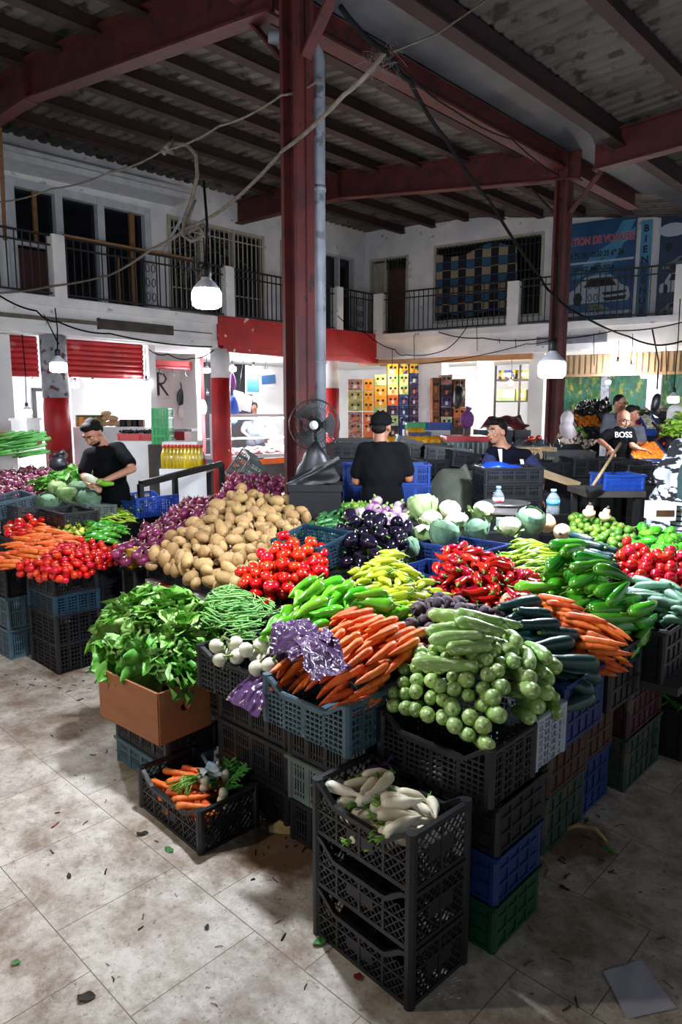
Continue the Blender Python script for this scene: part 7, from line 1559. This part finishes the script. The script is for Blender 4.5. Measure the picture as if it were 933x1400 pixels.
def hand(w, d, up, side, s=1.0, curl=.5):
    """palm and five fingers starting at wrist w along d; side = +1/-1 puts the thumb"""
    d = Vector(d).normalized(); up = Vector(up); x = d.cross(up).normalized(); up = x.cross(d).normalized(); S_ = []
    c = w + d * .045 * s; mt = Matrix((x, d, up)).transposed(); S_.append(('ell', c, (.040 * s, .052 * s, .018 * s), mt))
    for i, (off, L) in enumerate(((-.029, .062), (-.010, .074), (.010, .070), (.028, .055))):
        a = w + d * .082 * s + x * off * s * side; k = curl * .6; b_ = a + (d * math.cos(k) - up * math.sin(k)) * L * .5 * s; e = b_ + (d * math.cos(k * 2.4) - up * math.sin(k * 2.4)) * L * .5 * s
        S_ += [('cap', a - d * .02 * s, b_, .0098 * s, .009 * s), ('cap', b_, e, .009 * s, .0075 * s)]
    a = w + d * .03 * s - x * .034 * s * side; b_ = a + (d * .6 - x * side * .7 - up * .2).normalized() * .035 * s; e = b_ + (d * .85 - x * side * .25 - up * .3).normalized() * .032 * s
    S_ += [('cap', a, b_, .012 * s, .010 * s), ('cap', b_, e, .010 * s, .0085 * s)]
    return S_
def person(lab, Y, head, f, neck, sh, el, wr, hip, skin='skin', shirt='blackcloth', trousers='jeans', sleeve=.55, hair='hair', hairstyle='short', hd=None, s=1.0, sleeve_mat=None, long=False, skirt=False, curl=.6, beard=None, foot=None, belly=.0, handdir=None, sw=None):
    J = lambda p: atY(p[0], p[1], Y + (p[2] if len(p) > 2 else 0))
    h = J(head); n = J(neck); shl = [J(p) for p in sh]; ell = [J(p) for p in el]; wrl = [J(p) for p in wr]; hp = J(hip)
    base = Vector((hp.x, hp.y, 0)); root = empty('person', base); tag(root, lab, 'person')
    h, n, hp = h - base, n - base, hp - base; shl = [p - base for p in shl]; ell = [p - base for p in ell]; wrl = [p - base for p in wrl]
    f = Vector(f).normalized(); rt = f.cross(Vector((0, 0, 1))).normalized(); up = rt.cross(f); HM = Matrix((rt, f, up)).transposed()   # head axes: x = own right, y = forward
    sd = (shl[1] - shl[0]).normalized(); spine = (n - hp).normalized(); fr = sd.cross(spine).normalized(); TM = Matrix((sd, fr, spine)).transposed()
    sw = sw or (shl[1] - shl[0]).length; sw = max(sw, .30 * s); mid = hp.lerp(n, .58); low = hp.lerp(n, .22); cs = (shl[0] + shl[1]) / 2
    def hpt(x, y, z): return h + HM @ Vector((x * s, y * s, z * s))
    E = lambda c, r: ('ell', c, tuple(q * s for q in r), HM)
    body = [E(hpt(0, -.012, .025), (.074, .092, .088)), E(hpt(0, .018, -.045), (.056, .066, .068)), E(hpt(0, .045, -.088), (.030, .028, .022)), ('cap', hpt(0, .080, .012), hpt(0, .102, -.030), .009 * s, .014 * s), E(hpt(0, .078, .035), (.052, .016, .010)), E(hpt(0, .082, -.062), (.022, .010, .008))]
    for x in (-1, 1): body += [E(hpt(x * .075, -.012, -.012), (.010, .022, .032)), E(hpt(x * .042, .060, -.028), (.022, .018, .02))]
    body += [('cap', hpt(0, -.02, -.05), n, .052 * s, .056 * s), ('cap', n, cs, .06 * s, .09 * s)]
    body += [('ell', mid, (sw * .44, .105 * s, .20 * s), TM), ('ell', low, (sw * .40, .105 * s, .17 * s), TM), ('ell', hp, (sw * .42, .115 * s, .13 * s), TM)]
    feet = []
    for i in (0, 1):
        body += [('cap', cs.lerp(shl[i], .8), ell[i], .050 * s, .038 * s), ('cap', ell[i], wrl[i], .038 * s, .026 * s)]
        dd = (wrl[i] - ell[i]).normalized() if not handdir else Vector(handdir[i]).normalized()
        body += hand(wrl[i], dd, Vector((0, 0, 1)) if abs(dd.z) < .8 else fr, 1 if i else -1, s, curl)
        hj = hp + sd * (.095 * s * (1 if i else -1)) - spine * .02; ft = Vector((hj.x + (.03 if i else -.03), hp.y, .05)) if not foot else foot[i] - base; kn = hj.lerp(ft, .5) - fr * .0 + Vector((0, -.03, 0))
        body += [('cap', hj, kn, .080 * s, .055 * s), ('cap', kn, ft + Vector((0, 0, .05)), .053 * s, .036 * s)]; feet.append((hj, kn, ft))
        fw = Vector((fr.x, fr.y, 0)); fw = fw.normalized() if fw.length > .1 else Vector((0, -1, 0)); fd = Vector((f.x, f.y, 0)).normalized(); body += [('cap', ft, ft + fd * .14 * s, .04 * s, .032 * s)]
    blob(body, .0085 * s, 'body', skin, root)
    g = .020 * s
    sh_ = [('ell', mid, (sw * .44 + g, .105 * s + g + belly, .215 * s), TM), ('ell', low, (sw * .42 + g, .11 * s + g + belly, .19 * s), TM), ('cap', n - spine * .035 * s, cs, .072 * s, .10 * s), ('ell', hp + spine * .03, (sw * .42 + g, .115 * s + g, .14 * s), TM), ('cap', cs.lerp(shl[0], .8), cs.lerp(shl[1], .8), .072 * s, .072 * s)]
    for i in (0, 1):
        e = shl[i].lerp(ell[i], min(sleeve * 1.3, 1) if not long else 1.0); c0 = cs.lerp(shl[i], .8)
        if sleeve_mat: blob([('cap', c0, e, .068 * s, .064 * s)], .010, 'sleeve', sleeve_mat, root, 2)
        else: sh_.append(('cap', c0, e, .068 * s, .062 * s))
        if long: sh_.append(('cap', ell[i], ell[i].lerp(wrl[i], .9), .055 * s, .045 * s))
    blob(sh_, .011, 'shirt', shirt, root, 4)
    if skirt: blob([('cap', hp, Vector((hp.x, hp.y, .25)), .20 * s, .30 * s), ('ell', hp, (sw * .46, .17 * s, .2 * s), TM)], .016, 'skirt', trousers, root, 4)
    else:
        tr = [('ell', hp - spine * .02, (sw * .42 + g, .115 * s + g, .13 * s), TM)]
        for hj, kn, ft in feet: tr += [('cap', hj, kn, .098 * s, .074 * s), ('cap', kn, ft + Vector((0, 0, .06)), .072 * s, .060 * s)]
        blob(tr, .012, 'trousers', trousers, root, 3)
    if hairstyle == 'short': blob([E(hpt(0, -.026, .046), (.082, .088, .084)), E(hpt(0, .035, .092), (.062, .050, .036)), E(hpt(0, -.06, .0), (.070, .045, .06))], .008, 'hair', hair, root, 2)
    elif hairstyle == 'cropped': blob([E(hpt(0, -.022, .036), (.079, .088, .084)), E(hpt(0, -.055, .0), (.068, .044, .055))], .008, 'hair', hair, root, 2)
    elif hairstyle == 'cap':
        blob([E(hpt(0, -.008, .052), (.088, .104, .074)), E(hpt(0, -.02, .03), (.087, .103, .05))], .008, 'cap', 'blackcloth', root, 2); blob([E(hpt(0, .125, .035), (.066, .065, .009))], .007, 'cap_brim', 'blackcloth', root, 1); blob([E(hpt(0, -.06, -.015), (.068, .045, .05))], .008, 'hair', hair, root, 2); blob([('cap', hpt(-.07, -.075, .012), hpt(.07, -.075, .012), .012, .012)], .006, 'cap_strap', 'blackcloth', root, 1)
    elif hairstyle == 'scarf': blob([E(hpt(0, -.03, .02), (.090, .095, .118)), E(hpt(0, -.03, -.09), (.085, .08, .07)), ('cap', hpt(0, -.05, -.1), n + Vector((0, 0, -.06)), .09, .12)], .010, 'headscarf', hair, root, 3)
    if beard: blob([E(hpt(0, .032, -.075), (.052, .052, .040)), E(hpt(0, .079, -.045), (.026, .014, .008))], .007, 'beard', beard, root, 2)
    for x in (-1, 1):
        MB().ico(hpt(x * .031, .073, .008), .0115 * s, 2).build('eye', 'eyewhite', root); MB().ico(hpt(x * .031, .0825, .008), .0055 * s, 1).build('pupil', 'eyedark', root)
        MB().tube([hpt(x * .014, .093, .030), hpt(x * .032, .092, .036), hpt(x * .052, .078, .030)], .0045 * s, 6).build('eyebrow', hair if hairstyle != 'scarf' else 'hair', root)
    MB().tube([hpt(-.022, .086, -.060), hpt(0, .094, -.058), hpt(.022, .086, -.060)], .0055 * s, 6).build('mouth', 'lips', root)
    return root, hpt, TM, base
# man trimming vegetables on the left
pm, hpt, TM, base = person('man in a black shirt bending over the left stall trimming a leek', 6.25, (127, 592, -.10), (-.25, -.72, -.62), (143, 612, .02), [(119, 624, -.02), (167, 613, .06)], [(115, 650, -.08), (181, 641, -.10)], [(122, 662, -.30), (146, 656, -.30)], (160, 690, .22), shirt='blackcloth', skin='skinlight', hairstyle='short', beard='hair', handdir=[(.7, -.3, -.1), (-.9, -.25, -.1)], curl=.9)
lk = empty('leek', atY(128, 660, 5.90)); tag(lk, 'white and green leek held by the bending man', 'leek')
MB().tube([(-.07, 0, .05), (-.03, 0, .035), (.03, 0, .01)], [.035, .036, .028], 12).build('white_bulb', 'turnip', lk); MB().tube([(.03, 0, .01), (.10, 0, -.01), (.17, .01, -.01)], [.028, .026, .014], 10).build('green_stalk', 'gpepper', lk)
# man in the cap, from behind
person('man in a black cap and black shirt seen from behind amid the stall', 5.65, (522, 583), (.42, .9, -.05), (520, 603, -.02), [(493, 616), (553, 616)], [(487, 658, .02), (559, 654, .02)], [(507, 660, .28), (540, 656, .28)], (524, 700, .02), skin='skin', hairstyle='cap', curl=.8, sw=.40)
# young man looking left
pm, hpt, TM, base = person('young man in a navy polo shirt looking aside behind stacked crates', 6.6, (680, 590), (-.86, -.5, -.06), (687, 611, .02), [(668, 620, .02), (724, 624, .02)], [(662, 655, .0), (741, 653, .0)], [(672, 684, -.12), (738, 680, -.03)], (697, 705, .08), skin='skinlight', shirt='navycloth', sleeve_mat='sleeveblue', hairstyle='short', handdir=[(.3, -.4, -.8), (-.15, -.15, -.95)])
MB().grid(lambda a, c: atY(681 + 6 * a + 4 * c * (1 - a), 614 + 24 * c, 6.462 - .012 * c) - base, 3, 6).build('white_placket', 'white', pm)
MB().grid(lambda a, c: atY(711 + 5 * a + 3 * c, 628 + 16 * c, 6.478 - .01 * c) - base, 3, 6).build('side_strip', 'white', pm)
# older man in the dark shirt
pm, hpt, TM, base = person('bald man with a grey beard in a dark printed T-shirt reaching for oranges', 8.8, (853, 573, -.05), (.25, -.85, -.42), (849, 589, .02), [(829, 594), (865, 591)], [(821, 603, -.08), (865, 609, -.10)], [(834, 613, -.22), (875, 614, -.16)], (845, 640, .12), skin='skinpink', hairstyle='none', beard='greyhair', sleeve=.5, belly=.02, handdir=[(.4, -.2, -.8), (.95, -.2, -.1)])
cu = bpy.data.curves.new('t', 'FONT'); cu.body = 'BOSS'; cu.size = .10; cu.extrude = .002; cu.offset = .0; cu.align_x = 'CENTER'; o = bpy.data.objects.new('t', cu); COL.objects.link(o)
me = bpy.data.meshes.new_from_object(o.evaluated_get(bpy.context.evaluated_depsgraph_get())); bpy.data.objects.remove(o); me.materials.append(M['white']); o = bpy.data.objects.new('lettering', me); COL.objects.link(o); o.parent = pm; o.location = atY(853, 598, 8.635) - base; o.rotation_euler = (PI / 2 - .2, 0, .12)
pm, hpt, TM, base = person('man with glasses in a grey shirt standing behind the bald man', 9.8, (848, 551), (.55, -.8, -.25), (845, 566, .02), [(828, 572), (864, 571)], [(826, 596), (868, 596)], [(836, 612, -.15), (870, 612, -.15)], (846, 625, .05), skin='skin', shirt='greycloth', hairstyle='cropped')
b = MB()
for x in (-1, 1): b.tube([hpt(x * .032 + .024 * math.cos(t * .6283), .097, .006 + .018 * math.sin(t * .6283)) for t in range(11)], .0035, 5); b.tube([hpt(x * .055, .092, .01), hpt(x * .078, .0, .012)], .003, 5)
b.tube([hpt(-.01, .1, .01), hpt(.01, .1, .01)], .003, 5); b.build('glasses', 'eyedark', pm)
person('man partly hidden behind the bald man, looking to the side', 9.4, (865, 566), (.8, -.55, -.2), (863, 580, .02), [(850, 588), (878, 588)], [(850, 606), (879, 606)], [(858, 618, -.1), (872, 606, -.25)], (862, 632, .05), skin='skin', shirt='greycloth', hairstyle='short', s=.95)
person('woman in a pale headscarf and leopard print top, seen from behind', 9.3, (776, 576), (.4, .85, -.3), (779, 590, .02), [(766, 597), (794, 596)], [(766, 612), (800, 608)], [(775, 622, .1), (812, 604, .05)], (779, 622, .02), skin='skinlight', shirt='leopard', hair='scarf', hairstyle='scarf', long=True, trousers='jeans', skirt=True)
person('woman in a black and white patterned dress at the right edge', 5.5, (968, 560), (-.2, .9, -.3), (955, 590), [(925, 612), (975, 612)], [(905, 650), (985, 650)], [(912, 685, -.1), (985, 690, -.1)], (925, 690, .0), skin='skinlight', shirt='dress', hair='dress', hairstyle='scarf', long=True, trousers='dress', skirt=True, belly=.06, s=1.05)
person('child in a dark teal top and striped trousers at the right edge', 5.0, (955, 610), (.1, .9, -.3), (952, 630), [(938, 642), (966, 642)], [(936, 668), (970, 668)], [(940, 690, -.05), (970, 690, -.05)], (948, 690), skin='skinlight', shirt='teal', trousers='striped', long=True, s=.8)
bt_ = onL(352, 560, 1.75)
person('butcher in a blue apron leaning over the glass counter', bt_.y, (348, 557, -.25), (.1, -.75, -.6), (349, 572, -.15), [(333, 580, -.05), (364, 578, -.05)], [(332, 590, -.3), (371, 586, -.2)], [(345, 600, -.35), (366, 598, -.35)], (350, 612, .15), skin='skin', shirt='greycloth', trousers='jeans', hairstyle='cropped')
